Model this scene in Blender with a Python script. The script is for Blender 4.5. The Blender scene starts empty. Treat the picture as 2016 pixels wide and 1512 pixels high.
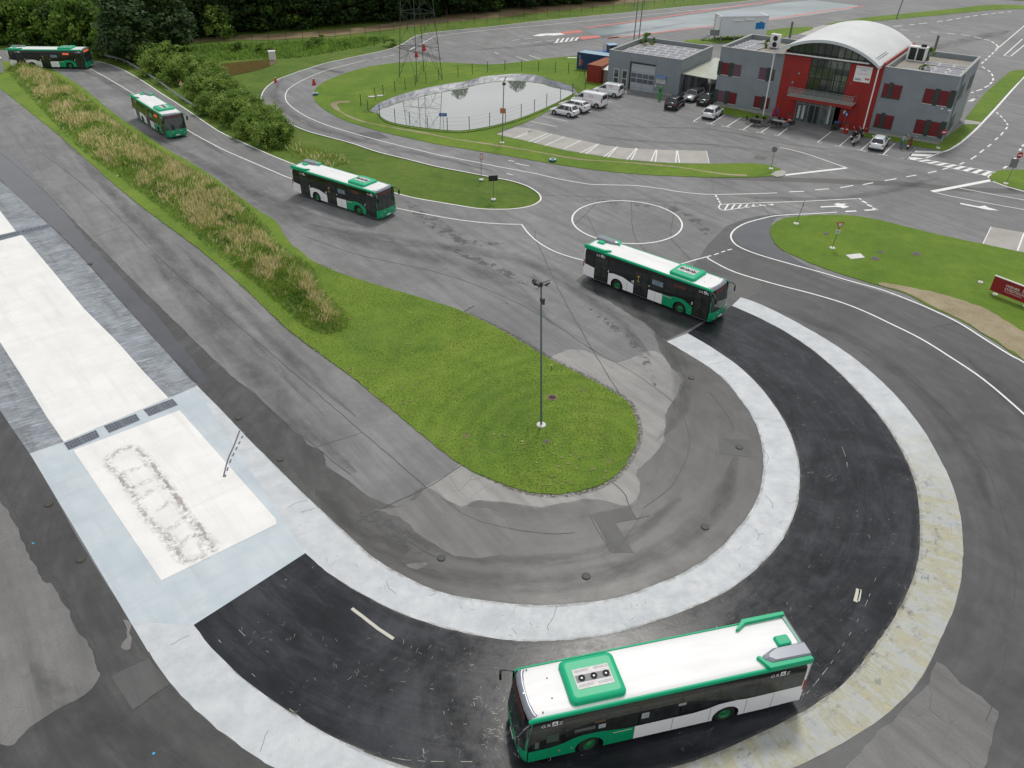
import bpy, math, random
from math import sin, cos, pi, radians, sqrt, atan2
from mathutils import Vector, Matrix, noise
from mathutils.geometry import tessellate_polygon

S = bpy.context.scene
COL = S.collection

# ---------------------------------------------------------------- camera
F_PX, PITCH, ROLL, CAM_H = 1550.0, radians(34.28664), radians(0.63600), 30.0634
_cp, _sp = cos(PITCH), sin(PITCH)
FWD = Vector((0, _cp, -_sp)); _up = Vector((0, _sp, _cp)); _rt = Vector((1, 0, 0))
RT = _rt*cos(ROLL) + _up*sin(ROLL); UP = _up*cos(ROLL) - _rt*sin(ROLL)
cd = bpy.data.cameras.new('camera'); cam = bpy.data.objects.new('camera', cd); COL.objects.link(cam)
cd.sensor_width = 36.0; cd.sensor_fit = 'HORIZONTAL'; cd.lens = F_PX/2016*36.0
cd.clip_start = 0.5; cd.clip_end = 6000
M = Matrix((RT, UP, -FWD)).transposed().to_4x4(); M.translation = Vector((0, 0, CAM_H))
cam.matrix_world = M
S.camera = cam

# ---------------------------------------------------------------- world, sun, exposure
SUN_EL, SUN_AZ = radians(57), radians(13)      # azimuth measured from +Y towards +X; the sun stands behind the scene
w = bpy.data.worlds.new('World'); S.world = w; w.use_nodes = True
nt = w.node_tree; nt.nodes.clear()
out = nt.nodes.new('ShaderNodeOutputWorld'); bg = nt.nodes.new('ShaderNodeBackground')
sky = nt.nodes.new('ShaderNodeTexSky'); sky.sky_type = 'NISHITA'; sky.sun_disc = False
sky.sun_elevation = SUN_EL; sky.sun_rotation = SUN_AZ; sky.air_density = 1.0; sky.dust_density = 3.0; sky.ozone_density = 1.0
hs = nt.nodes.new('ShaderNodeHueSaturation'); hs.inputs['Saturation'].default_value = 0.28
tc = nt.nodes.new('ShaderNodeTexCoord'); mp = nt.nodes.new('ShaderNodeMapping'); mp.inputs['Scale'].default_value = (1, 1, 2.6)
cn = nt.nodes.new('ShaderNodeTexNoise'); cn.inputs['Scale'].default_value = 2.6; cn.inputs['Detail'].default_value = 6; cn.inputs['Roughness'].default_value = .55
cr = nt.nodes.new('ShaderNodeValToRGB'); cr.color_ramp.elements[0].position = .36; cr.color_ramp.elements[1].position = .66
cr.color_ramp.elements[0].color = (6.3, 6.5, 6.8, 1); cr.color_ramp.elements[1].color = (8.3, 8.3, 8.3, 1)
mx = nt.nodes.new('ShaderNodeMix'); mx.data_type = 'RGBA'; mx.inputs[0].default_value = 0.86
L = nt.links.new
L(tc.outputs['Generated'], mp.inputs['Vector']); L(mp.outputs[0], cn.inputs['Vector']); L(cn.outputs['Fac'], cr.inputs[0])
L(sky.outputs[0], hs.inputs['Color']); L(hs.outputs[0], mx.inputs[6]); L(cr.outputs[0], mx.inputs[7])
L(mx.outputs[2], bg.inputs['Color']); bg.inputs['Strength'].default_value = 0.10; L(bg.outputs[0], out.inputs[0])
sl = bpy.data.lights.new('sun', 'SUN'); sl.energy = 1.75; sl.angle = radians(10); sl.color = (1, .965, .91)
so = bpy.data.objects.new('sun', sl); COL.objects.link(so)
so.rotation_euler = Vector((-sin(SUN_AZ)*cos(SUN_EL), -cos(SUN_AZ)*cos(SUN_EL), -sin(SUN_EL))).to_track_quat('-Z', 'Y').to_euler()
so.location = (0, 60, 80)
S.view_settings.view_transform = 'Standard'; S.view_settings.look = 'None'
S.view_settings.exposure = 0.0; S.view_settings.gamma = 1.0; S.view_settings.use_curve_mapping = False
S.cycles.max_bounces = 5; S.cycles.diffuse_bounces = 2; S.cycles.glossy_bounces = 3; S.cycles.transparent_max_bounces = 8

# ---------------------------------------------------------------- survey: a photo pixel to the ground point it shows
def at(x, y, z=0.0):
    d = RT*((x-1008)/F_PX) + UP*(-(y-756)/F_PX) + FWD
    return Vector((0, 0, CAM_H)) + d*((z-CAM_H)/d.z)
def ats(pts, z=0.0): return [at(x, y, z) for x, y in pts]
def zz(s, x0, y0, pts): return [tuple(zz(s, x0, y0, p)) if isinstance(p[0], tuple) else (x0+p[0]/s, y0+p[1]/s) for p in pts]

# ---------------------------------------------------------------- materials
MAT = {}
def mat(name, col, rough=.6, metal=0.0, spec=.5, var=0.0, vscale=3.0, bump=0.0, bscale=20.0, coat=0.0, emit=0.0, col2=None, rough2=None, aniso=None, detail=5):
    if name in MAT: return MAT[name]
    m = bpy.data.materials.new(name); m.use_nodes = True; t = m.node_tree
    b = t.nodes['Principled BSDF']
    b.inputs['Base Color'].default_value = (*col, 1); b.inputs['Roughness'].default_value = rough
    b.inputs['Metallic'].default_value = metal; b.inputs['Specular IOR Level'].default_value = spec
    b.inputs['Coat Weight'].default_value = coat; b.inputs['Coat Roughness'].default_value = .05
    if emit: b.inputs['Emission Color'].default_value = (*col, 1); b.inputs['Emission Strength'].default_value = emit
    if var or col2 or rough2 is not None:
        g = t.nodes.new('ShaderNodeTexCoord'); n = t.nodes.new('ShaderNodeTexNoise')
        n.inputs['Scale'].default_value = vscale; n.inputs['Detail'].default_value = detail; n.inputs['Roughness'].default_value = .6
        src = g.outputs['Object']
        if aniso:
            p = t.nodes.new('ShaderNodeMapping'); p.inputs['Scale'].default_value = aniso; t.links.new(src, p.inputs['Vector']); src = p.outputs[0]
        t.links.new(src, n.inputs['Vector'])
        r = t.nodes.new('ShaderNodeValToRGB'); r.color_ramp.elements[0].position = .33; r.color_ramp.elements[1].position = .67
        c2 = col2 or tuple(min(1, c*(1+var)) for c in col)
        c1 = col if col2 else tuple(c*(1-var) for c in col)
        r.color_ramp.elements[0].color = (*c1, 1); r.color_ramp.elements[1].color = (*c2, 1)
        t.links.new(n.outputs['Fac'], r.inputs[0]); t.links.new(r.outputs[0], b.inputs['Base Color'])
        if rough2 is not None:
            q = t.nodes.new('ShaderNodeMapRange'); q.inputs['From Min'].default_value = .35; q.inputs['From Max'].default_value = .65
            q.inputs['To Min'].default_value = rough; q.inputs['To Max'].default_value = rough2
            t.links.new(n.outputs['Fac'], q.inputs['Value']); t.links.new(q.outputs[0], b.inputs['Roughness'])
    if bump:
        g2 = t.nodes.new('ShaderNodeTexCoord'); n2 = t.nodes.new('ShaderNodeTexNoise'); n2.inputs['Scale'].default_value = bscale; n2.inputs['Detail'].default_value = 4
        bp = t.nodes.new('ShaderNodeBump'); bp.inputs['Strength'].default_value = bump; bp.inputs['Distance'].default_value = .05
        t.links.new(g2.outputs['Object'], n2.inputs['Vector']); t.links.new(n2.outputs['Fac'], bp.inputs['Height']); t.links.new(bp.outputs[0], b.inputs['Normal'])
    MAT[name] = m; return m

class NB:                                            # small node-builder for the ground materials
    def __init__(s, name):
        s.m = bpy.data.materials.new(name); s.m.use_nodes = True; s.t = s.m.node_tree; s.b = s.t.nodes['Principled BSDF']
        s.pos = s.t.nodes.new('ShaderNodeNewGeometry').outputs['Position']; MAT[name] = s.m
    def link(s, a, b): s.t.links.new(a, b)
    def mapped(s, scale=(1, 1, 1), rot=0.0):
        p = s.t.nodes.new('ShaderNodeMapping'); p.vector_type = 'POINT'
        r = s.t.nodes.new('ShaderNodeVectorRotate'); r.rotation_type = 'Z_AXIS'; r.inputs['Angle'].default_value = rot
        s.link(s.pos, r.inputs['Vector']); s.link(r.outputs[0], p.inputs['Vector']); p.inputs['Scale'].default_value = scale
        return p.outputs[0]
    def noise(s, scale, detail=5, rough=.6, vec=None, dist=0.0):
        n = s.t.nodes.new('ShaderNodeTexNoise'); n.inputs['Scale'].default_value = scale; n.inputs['Detail'].default_value = detail
        n.inputs['Roughness'].default_value = rough; n.inputs['Distortion'].default_value = dist; s.link(vec or s.pos, n.inputs['Vector']); return n.outputs['Fac']
    def polar(s, c, sr=1.0, st=1.0):                   # (radius, arc length) about a bend's centre: tyre-wear direction
        d = s.t.nodes.new('ShaderNodeVectorMath'); d.operation = 'SUBTRACT'; s.link(s.pos, d.inputs[0]); d.inputs[1].default_value = (c[0], c[1], 0)
        x = s.t.nodes.new('ShaderNodeSeparateXYZ'); s.link(d.outputs[0], x.inputs[0]); ln = s.t.nodes.new('ShaderNodeVectorMath'); ln.operation = 'LENGTH'; s.link(d.outputs[0], ln.inputs[0])
        a = s.math('ARCTAN2', x.outputs[1], x.outputs[0]); cb = s.t.nodes.new('ShaderNodeCombineXYZ')
        s.link(s.math('MULTIPLY', ln.outputs['Value'], sr), cb.inputs[0]); s.link(s.math('MULTIPLY', a, 18*st), cb.inputs[1]); s.ang = a; s.rad = ln.outputs['Value']; return cb.outputs[0]
    def vor(s, scale, feature='DISTANCE_TO_EDGE', vec=None):
        n = s.t.nodes.new('ShaderNodeTexVoronoi'); n.feature = feature; n.inputs['Scale'].default_value = scale; s.link(vec or s.pos, n.inputs['Vector']); return n.outputs['Distance']
    def ramp(s, v, stops):
        r = s.t.nodes.new('ShaderNodeValToRGB'); e = r.color_ramp.elements
        while len(e) < len(stops): e.new(.5)
        for k, (p, c) in enumerate(stops):
            e[k].position = p; e[k].color = (*c, 1) if isinstance(c, tuple) else (c, c, c, 1)
        s.link(v, r.inputs[0]); return r.outputs[0]
    def mix(s, f, a, b, mode='MIX'):
        n = s.t.nodes.new('ShaderNodeMix'); n.data_type = 'RGBA'; n.blend_type = mode
        for k, v in ((0, f), (6, a), (7, b)):
            if isinstance(v, (int, float)): n.inputs[k].default_value = v if k == 0 else (v, v, v, 1)
            elif isinstance(v, tuple): n.inputs[k].default_value = (*v, 1)
            else: s.link(v, n.inputs[k])
        return n.outputs[2]
    def math(s, op, a, b=0.0):
        n = s.t.nodes.new('ShaderNodeMath'); n.operation = op
        for k, v in ((0, a), (1, b)):
            if isinstance(v, (int, float)): n.inputs[k].default_value = v
            else: s.link(v, n.inputs[k])
        return n.outputs[0]
    def range(s, v, a, b, c, d):
        n = s.t.nodes.new('ShaderNodeMapRange'); s.link(v, n.inputs[0])
        for k, x in zip((1, 2, 3, 4), (a, b, c, d)): n.inputs[k].default_value = x
        return n.outputs[0]
    def done(s, col, rough, bump=None, bs=.3, spec=None):
        s.link(col, s.b.inputs['Base Color'])
        if isinstance(rough, (int, float)): s.b.inputs['Roughness'].default_value = rough
        else: s.link(rough, s.b.inputs['Roughness'])
        if spec is not None: s.b.inputs['Specular IOR Level'].default_value = spec
        if bump is not None:
            b = s.t.nodes.new('ShaderNodeBump'); b.inputs['Strength'].default_value = bs; b.inputs['Distance'].default_value = .04
            s.link(bump, b.inputs['Height']); s.link(b.outputs[0], s.b.inputs['Normal'])
        return s.m

# ---------------------------------------------------------------- objects and meshes
def tag(o, label=None, cat=None, group=None, kind=None):
    if label: o['label'] = label
    if cat: o['category'] = cat
    if group: o['group'] = group
    if kind: o['kind'] = kind
    return o
def empty(name, loc=(0, 0, 0), rz=0.0, label=None, cat=None, group=None):
    o = bpy.data.objects.new(name, None); COL.objects.link(o); o.location = loc; o.rotation_euler = (0, 0, rz); o.empty_display_size = .3
    return tag(o, label, cat, group)
def copy_tree(o, parent=None):
    c = o.copy(); COL.objects.link(c)
    if parent is not None: c.parent = parent
    for ch in list(o.children): copy_tree(ch, c)
    return c

class MB:
    def __init__(s): s.v = []; s.f = []; s.mi = []; s.cur = 0
    def add(s, vs, fs, mi=None):
        o = len(s.v); s.v += [tuple(v) for v in vs]
        for f in fs: s.f.append(tuple(i+o for i in f)); s.mi.append(s.cur if mi is None else mi)
        return s
    def box(s, x0, x1, y0, y1, z0, z1, mi=None):
        return s.add([(x, y, z) for z in (z0, z1) for y in (y0, y1) for x in (x0, x1)],
                     [(0, 2, 3, 1), (4, 5, 7, 6), (0, 1, 5, 4), (2, 6, 7, 3), (0, 4, 6, 2), (1, 3, 7, 5)], mi)
    def obox(s, c, sx, sy, sz, rot, mi=None):
        vs = [Vector(c)+rot @ Vector((x*sx/2, y*sy/2, z*sz/2)) for z in (-1, 1) for y in (-1, 1) for x in (-1, 1)]
        return s.add(vs, [(0, 2, 3, 1), (4, 5, 7, 6), (0, 1, 5, 4), (2, 6, 7, 3), (0, 4, 6, 2), (1, 3, 7, 5)], mi)
    def tube(s, a, b, r0, r1=None, n=8, mi=None, cap=True):
        a, b = Vector(a), Vector(b); r1 = r0 if r1 is None else r1
        q = (b-a).to_track_quat('Z', 'Y').to_matrix()
        vs = []
        for p, r in ((a, r0), (b, r1)):
            for k in range(n): vs.append(p + q @ Vector((r*cos(2*pi*k/n), r*sin(2*pi*k/n), 0)))
        fs = [(k, (k+1) % n, n+(k+1) % n, n+k) for k in range(n)]
        if cap: fs += [tuple(range(n-1, -1, -1)), tuple(range(n, 2*n))]
        return s.add(vs, fs, mi)
    def path(s, pts, r, n=6, mi=None):
        for a, b in zip(pts[:-1], pts[1:]): s.tube(a, b, r, r, n, mi)
        return s
    def prism(s, pts, z0, z1, mi=None, axis='z'):          # pts: 2-D outline, extruded
        n = len(pts)
        if axis == 'z': P = lambda p, z: (p[0], p[1], z)
        elif axis == 'y': P = lambda p, z: (p[0], z, p[1])
        else: P = lambda p, z: (z, p[0], p[1])
        vs = [P(p, z0) for p in pts] + [P(p, z1) for p in pts]
        tri = tessellate_polygon([[Vector((p[0], p[1], 0)) for p in pts]])
        ar = sum(pts[i][0]*pts[(i+1) % n][1]-pts[(i+1) % n][0]*pts[i][1] for i in range(n))
        fs = []
        for t in tri:
            a, b, c = [pts[i] for i in t]
            ccw = (b[0]-a[0])*(c[1]-a[1])-(b[1]-a[1])*(c[0]-a[0]) > 0
            t2 = t if ccw else t[::-1]
            fs.append(tuple(i+n for i in t2)); fs.append(tuple(t2[::-1]))
        for i in range(n):
            j = (i+1) % n
            fs.append((i, j, j+n, i+n) if ar > 0 else (j, i, i+n, j+n))
        if axis == 'y': fs = [f[::-1] for f in fs]
        return s.add(vs, fs, mi)
    def lathe(s, prof, n=16, c=(0, 0), mi=None):
        vs = []; fs = []
        for r, z in prof:
            for k in range(n): vs.append((c[0]+r*cos(2*pi*k/n), c[1]+r*sin(2*pi*k/n), z))
        for i in range(len(prof)-1):
            for k in range(n):
                a = i*n+k; b = i*n+(k+1) % n; fs.append((a, b, b+n, a+n))
        return s.add(vs, fs, mi)
    def xf(s, m):
        s.v = [tuple(m @ Vector(v)) for v in s.v]; return s
    def build(s, name, mats, parent=None, smooth=False, bevel=0.0):
        me = bpy.data.meshes.new(name); me.from_pydata(s.v, [], s.f)
        for m in (mats if isinstance(mats, (list, tuple)) else [mats]): me.materials.append(m)
        if any(s.mi): me.polygons.foreach_set('material_index', s.mi)
        if smooth: me.polygons.foreach_set('use_smooth', [True]*len(me.polygons))
        me.update()
        o = bpy.data.objects.new(name, me); COL.objects.link(o)
        if parent is not None: o.parent = parent
        if bevel:
            bv = o.modifiers.new('bevel', 'BEVEL'); bv.width = bevel; bv.segments = 3; bv.limit_method = 'ANGLE'; bv.angle_limit = radians(35)
            bv.harden_normals = False
        return o

def text_mb(txt, size, mirror=False, align='LEFT'):
    cu = bpy.data.curves.new('t', 'FONT'); cu.body = txt; cu.size = size; cu.align_x = align; cu.resolution_u = 2
    o = bpy.data.objects.new('t', cu); COL.objects.link(o)
    dg = bpy.context.evaluated_depsgraph_get(); me = bpy.data.meshes.new_from_object(o.evaluated_get(dg))
    b = MB(); b.add([v.co[:] for v in me.vertices], [tuple(p.vertices) for p in me.polygons])
    COL.objects.unlink(o); bpy.data.objects.remove(o); bpy.data.curves.remove(cu); bpy.data.meshes.remove(me)
    return b

def smooth(pts, n=6, closed=False):                  # Catmull-Rom
    N = len(pts); outp = []
    rng = range(N) if closed else range(N-1)
    for i in rng:
        p0 = pts[(i-1) % N] if closed or i > 0 else pts[0]; p1 = pts[i]; p2 = pts[(i+1) % N]
        p3 = pts[(i+2) % N] if closed or i+2 < N else pts[-1]
        for k in range(n):
            t = k/n
            outp.append(.5*((2*p1)+(p2-p0)*t+(2*p0-5*p1+4*p2-p3)*t*t+(3*p1-p0-3*p2+p3)*t**3))
    if not closed: outp.append(pts[-1])
    return outp
def dense(pts, step, closed=True):
    o = []
    N = len(pts)
    for i in range(N if closed else N-1):
        a, b = pts[i], pts[(i+1) % N]; n = max(1, int((b-a).length/step))
        for k in range(n): o.append(a.lerp(b, k/n))
    if not closed: o.append(pts[-1])
    return o
def relax(pts, step=1.2, it=6):
    q = dense(pts, step, False)
    for _ in range(it): q = [q[0]]+[(q[i-1]+q[i]*2+q[i+1])/4 for i in range(1, len(q)-1)]+[q[-1]]
    return q
def decal(name, pts, wd, z, col, lo=.45, hi=.6, amax=.8, scale=6.0, rough=.7, closed=False, parent=None, stretch=1.0):
    key = 'stain_%s' % name
    if key not in MAT:
        m = bpy.data.materials.new(key); m.use_nodes = True; t = m.node_tree; t.nodes['Principled BSDF'].inputs['Base Color'].default_value = (*col, 1); t.nodes['Principled BSDF'].inputs['Roughness'].default_value = rough
        uv = t.nodes.new('ShaderNodeUVMap'); sp = t.nodes.new('ShaderNodeSeparateXYZ'); t.links.new(uv.outputs[0], sp.inputs[0])
        def M_(op, a, b=0.0):
            n = t.nodes.new('ShaderNodeMath'); n.operation = op; n.use_clamp = op == 'MULTIPLY'
            for k, v in ((0, a), (1, b)):
                if isinstance(v, (int, float)): n.inputs[k].default_value = v
                else: t.links.new(v, n.inputs[k])
            return n.outputs[0]
        q = M_('SUBTRACT', M_('MULTIPLY', sp.outputs[1], 1.0), .5); fall = M_('SUBTRACT', 1.0, M_('MULTIPLY', M_('MULTIPLY', M_('ABSOLUTE', q), M_('ABSOLUTE', q)), 4.0))
        mpn = t.nodes.new('ShaderNodeMapping'); mpn.inputs['Scale'].default_value = (stretch, 1, 1); t.links.new(uv.outputs[0], mpn.inputs[0])
        g = t.nodes.new('ShaderNodeNewGeometry'); nn = t.nodes.new('ShaderNodeTexNoise'); nn.inputs['Scale'].default_value = scale; nn.inputs['Detail'].default_value = 8; nn.inputs['Roughness'].default_value = .72
        t.links.new(g.outputs['Position'] if stretch == 1.0 else mpn.outputs[0], nn.inputs['Vector']); r = t.nodes.new('ShaderNodeMapRange'); t.links.new(nn.outputs['Fac'], r.inputs[0])
        for k, v in zip((1, 2, 3, 4), (lo, hi, 0, amax)): r.inputs[k].default_value = v
        t.links.new(M_('MULTIPLY', r.outputs[0], fall), t.nodes['Principled BSDF'].inputs['Alpha']); MAT[key] = m
    N = len(pts); vs = []; L_ = 0; us = []
    if not closed and not callable(wd): w0 = wd; wd = lambda t: w0*(.03+.97*min(1, t*5, (1-t)*5))
    for i in range(N):
        a = pts[i-1] if i else (pts[-1] if closed else pts[0]); c = pts[(i+1) % N] if closed or i < N-1 else pts[-1]; d = (c-a); d.z = 0; d.normalize(); n = Vector((-d.y, d.x, 0)); ww = wd(i/N) if callable(wd) else wd
        if i: L_ += (pts[i]-pts[i-1]).length
        us.append(L_); vs += [tuple(pts[i]+n*ww/2+Vector((0, 0, z))), tuple(pts[i]-n*ww/2+Vector((0, 0, z)))]
    fs = [(2*i, 2*i+1, (2*i+3) % (2*N), (2*i+2) % (2*N)) for i in range(N if closed else N-1)]
    me = bpy.data.meshes.new(name); me.from_pydata(vs, [], fs); me.materials.append(MAT[key]); ul = me.uv_layers.new()
    for p in me.polygons:
        for li in p.loop_indices: v = me.loops[li].vertex_index; ul.data[li].uv = (us[v//2], v % 2)
    o = bpy.data.objects.new(name, me); COL.objects.link(o); o['kind'] = 'structure'; return o
def jitter(pts, amp, sc=1.0, seed=0.0):
    o = []
    for p in pts:
        v = noise.noise_vector(Vector((p.x*sc+seed, p.y*sc, seed))) + .5*noise.noise_vector(Vector((p.x*sc*3.1, p.y*sc*3.1+seed, 3.0)))
        o.append(Vector((p.x+v.x*amp, p.y+v.y*amp, 0)))
    return o
def sheet(name, pts, z, material, thick=0.0, parent=None, kind='structure'):
    b = MB(); n = len(pts)
    tri = tessellate_polygon([[Vector((p.x, p.y, 0)) for p in pts]])
    vs = [(p.x, p.y, z) for p in pts]; fs = []
    for t in tri:
        a, c, d = [pts[i] for i in t]
        fs.append(tuple(t) if (c.x-a.x)*(d.y-a.y)-(c.y-a.y)*(d.x-a.x) > 0 else tuple(t[::-1]))
    b.add(vs, fs)
    if thick:
        ar = sum(pts[i].x*pts[(i+1) % n].y-pts[(i+1) % n].x*pts[i].y for i in range(n))
        vs = [(p.x, p.y, z) for p in pts]+[(p.x, p.y, z-thick) for p in pts]
        b.add(vs, [((i, i+n, (i+1) % n+n, (i+1) % n) if ar > 0 else ((i+1) % n, (i+1) % n+n, i+n, i)) for i in range(n)])
    o = b.build(name, material, parent)
    if kind: o['kind'] = kind
    return o
def stripe(b, pts, wd, z, closed=False):             # a flat ribbon along a ground polyline
    N = len(pts); L_ = []; R_ = []
    for i in range(N):
        a = pts[(i-1) % N] if closed or i else pts[0]; c = pts[(i+1) % N] if closed or i < N-1 else pts[-1]
        d = (c-a); d.z = 0
        if d.length < 1e-6: d = Vector((1, 0, 0))
        d.normalize(); n = Vector((-d.y, d.x, 0)); ww = wd(i/N) if callable(wd) else wd
        L_.append(pts[i]+n*ww/2); R_.append(pts[i]-n*ww/2)
    vs = [(p.x, p.y, z) for p in L_]+[(p.x, p.y, z) for p in R_]
    fs = [(i, i+N, (i+1) % N+N, (i+1) % N) for i in range(N if closed else N-1)]
    b.add(vs, fs)
def quad(b, pts, z):
    n = len(pts); ar = sum(pts[i].x*pts[(i+1) % n].y-pts[(i+1) % n].x*pts[i].y for i in range(n))
    tri = tessellate_polygon([[Vector((p.x, p.y, 0)) for p in pts]])
    fs = []
    for t in tri:
        a, c, d = [pts[i] for i in t]
        fs.append(tuple(t) if (c.x-a.x)*(d.y-a.y)-(c.y-a.y)*(d.x-a.x) > 0 else tuple(t[::-1]))
    b.add([(p.x, p.y, z) for p in pts], fs)
# ================================================================ ground materials
BC = (1.32, 39.5)                                      # centre of the slide bend
def asphalt(name, lo, hi, rlo, rhi, crack=.6, warm=(1.0, 1.0, 1.0), bump=.25, seed=0.0, mottle=1.0, bend=0.0):
    n = NB(name)
    def C(v): return tuple(v*k for k in warm)
    big = n.noise(.11+seed*.01, 6, .62, dist=1.2); med = n.noise(.8, 6, .65); fine = n.noise(14, 3, .7); grit = n.noise(60, 2, .5)
    s = n.math('ADD', n.math('MULTIPLY', big, .62), n.math('MULTIPLY', med, .38))
    c = n.ramp(s, [(.38, C(lo)), (.5, C((lo+hi)/2)), (.62, C(hi))])
    c = n.mix(n.range(fine, .3, .7, 0, 1), c, n.mix(1.0, c, (.80, .80, .80), 'MULTIPLY'))
    c = n.mix(n.range(grit, .35, .65, 0, .5), c, n.mix(1.0, c, (1.35, 1.35, 1.34), 'MULTIPLY'))
    # faint wear streaks along the straights
    st = n.noise(1.0, 5, .6, n.mapped((1.3, .12, 1), radians(-38)))
    c = n.mix(n.range(st, .45, .75, 0, .6*mottle), c, C(lo*.66))
    st3 = n.noise(1.0, 6, .65, n.mapped((.9, .05, 1), radians(-34))); c = n.mix(n.range(st3, .40, .62, .5*mottle, 0), c, n.mix(1.0, c, (1.28, 1.28, 1.27), 'MULTIPLY'))
    if bend:
        pv_ = n.polar(BC, 1.1, .22); sb = n.noise(1.0, 6, .65, pv_, dist=.3); c = n.mix(n.range(sb, .42, .62, 0, bend), c, C(lo*.62)); sb2 = n.noise(.55, 5, .6, pv_); c = n.mix(n.range(sb2, .45, .65, 0, bend*.6), c, n.mix(1.0, c, (1.35, 1.35, 1.36), 'MULTIPLY'))
    blt = n.noise(.045, 3, .5, dist=.5); c = n.mix(n.range(blt, .38, .62, .55, 0), c, n.mix(1.0, c, (.74, .74, .75), 'MULTIPLY'))
    wob = n.noise(2.5, 3)
    v = n.vor(.16, vec=n.mapped((1, 1, 1), .4)); ck = n.math('SUBTRACT', v, n.math('MULTIPLY', n.range(wob, .3, .7, 0, 1), .05))
    cm = n.math('MULTIPLY', n.range(ck, -.012, .0, 1, 0), n.range(n.noise(.13, 2), .52, .6, 0, crack))
    v2 = n.vor(.7); cm2 = n.math('MULTIPLY', n.range(v2, 0, .018, 1, 0), n.range(n.noise(.2, 3), .57, .66, 0, crack*.8))
    c = n.mix(cm2, c, C(lo*.45))
    r = n.range(s, .35, .65, rlo, rhi)
    h = n.math('ADD', n.math('MULTIPLY', fine, .5), n.math('MULTIPLY', grit, .5))
    return n.done(c, r, h, bump)
A_DRY = asphalt('asphalt_dry', .142, .24, .62, .85, warm=(.985, .985, .995))
A_WET = asphalt('asphalt_damp', .044, .083, .3, .5, warm=(1.0, .99, .985), bump=.16, seed=2, crack=.4, bend=.6)
A_WETR = asphalt('asphalt_damp_dark', .048, .078, .3, .48, warm=(.98, 1.0, 1.04), bump=.1, seed=4, crack=.2, bend=.5)
A_PATCH = asphalt('asphalt_patch', .075, .10, .5, .7, seed=1, crack=.2)
A_PALE = asphalt('asphalt_pale', .25, .35, .7, .9, warm=(1.02, 1.0, .97), seed=3, crack=.9)
A_CRACKED = asphalt('asphalt_cracked', .15, .21, .7, .9, seed=5, crack=1.0, warm=(1.01, 1, .985))

def puddle():
    n = NB('puddle_film'); c = n.ramp(n.noise(.3, 4), [(.3, (.05, .055, .065)), (.7, (.075, .08, .09))])
    return n.done(c, n.range(n.noise(.6, 3), .4, .6, .06, .16), n.noise(9, 3), .03, spec=.6)
A_PUD = puddle()

def blackskid():
    n = NB('black_sealant'); big = n.noise(.16, 6, .65, dist=1.4); med = n.noise(1.6, 6, .7)
    c = n.ramp(big, [(.35, (.014, .016, .019)), (.52, (.021, .0235, .028)), (.68, (.036, .039, .047))])
    pv_ = n.polar(BC, .9, .25); sb = n.noise(1.0, 7, .7, pv_, dist=.4); c = n.mix(n.range(sb, .48, .70, 0, .7), c, (.056, .060, .070)); sb3 = n.noise(2.3, 6, .7, n.polar(BC, 1.6, .12)); c = n.mix(n.range(sb3, .5, .68, 0, .6), c, (.009, .010, .012))
    # flaked spots where pale substrate shows
    fk = n.math('MULTIPLY', n.range(n.noise(9, 4, .8), .70, .72, 0, 1), n.range(n.noise(.3, 3), .54, .62, 0, 1))
    c = n.mix(fk, c, (.42, .40, .34))
    # thin scratches
    sv = n.vor(1.5, vec=n.mapped((2.6, .5, 1), .9)); sv2 = n.vor(2.1, vec=n.mapped((.6, 2.4, 1), .2))
    sm = n.math('MULTIPLY', n.range(sv, 0, .011, 1, 0), n.math('MULTIPLY', n.range(n.noise(1.1, 3), .58, .63, 0, 1), n.range(n.noise(.22, 2), .5, .6, 0, 1)))
    sm2 = n.math('MULTIPLY', n.range(sv2, 0, .012, 1, 0), n.math('MULTIPLY', n.range(n.noise(1.4, 3), .6, .64, 0, 1), n.range(n.noise(.31, 2), .5, .58, 0, 1)))
    c = n.mix(n.math('MAXIMUM', sm, sm2), c, (.40, .40, .38))
    r = n.math('ADD', n.range(big, .35, .68, .12, .26), n.range(med, .35, .65, 0, .10))
    h = n.math('ADD', n.noise(5, 5), n.math('MULTIPLY', n.noise(1.2, 3), .8))
    return n.done(c, r, h, .04, spec=.19)
BLACK = blackskid()

def painted(name, base, base2, dirt, amt, rough=.5, blotch=None, blot_amt=0.0, blotch2=None, rot=0.0, scale=(1, 1, 1), spec=.4):
    n = NB(name)
    c = n.ramp(n.noise(.35, 5), [(.35, base), (.65, base2)])
    if blotch:
        f = n.range(n.noise(.55, 9, .75, n.mapped((1, 2.0, 1), rot), dist=1.0), .5-blot_amt*.12, .53, 0, .85)
        c = n.mix(f, c, blotch)
    if blotch2:
        f = n.math('MULTIPLY', n.range(n.noise(1.1, 10, .8, n.mapped((1, 2.6, 1), rot), dist=1.5), .53, .56, 0, .9), n.range(n.noise(.16, 3), .42, .58, 0, 1))
        c = n.mix(f, c, blotch2)
    f = n.range(n.noise(1.2, 9, .72, n.mapped(scale, rot), dist=.8), .56, .72, 0, amt)
    c = n.mix(f, c, dirt)
    f2 = n.math('MULTIPLY', n.range(n.vor(.55), 0, .012, 1, 0), n.range(n.noise(.5, 3), .6, .66, 0, amt*1.2))
    c = n.mix(f2, c, tuple(k*.4 for k in dirt))
    return n.done(c, rough, n.noise(12, 4), .15, spec=spec)
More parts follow.
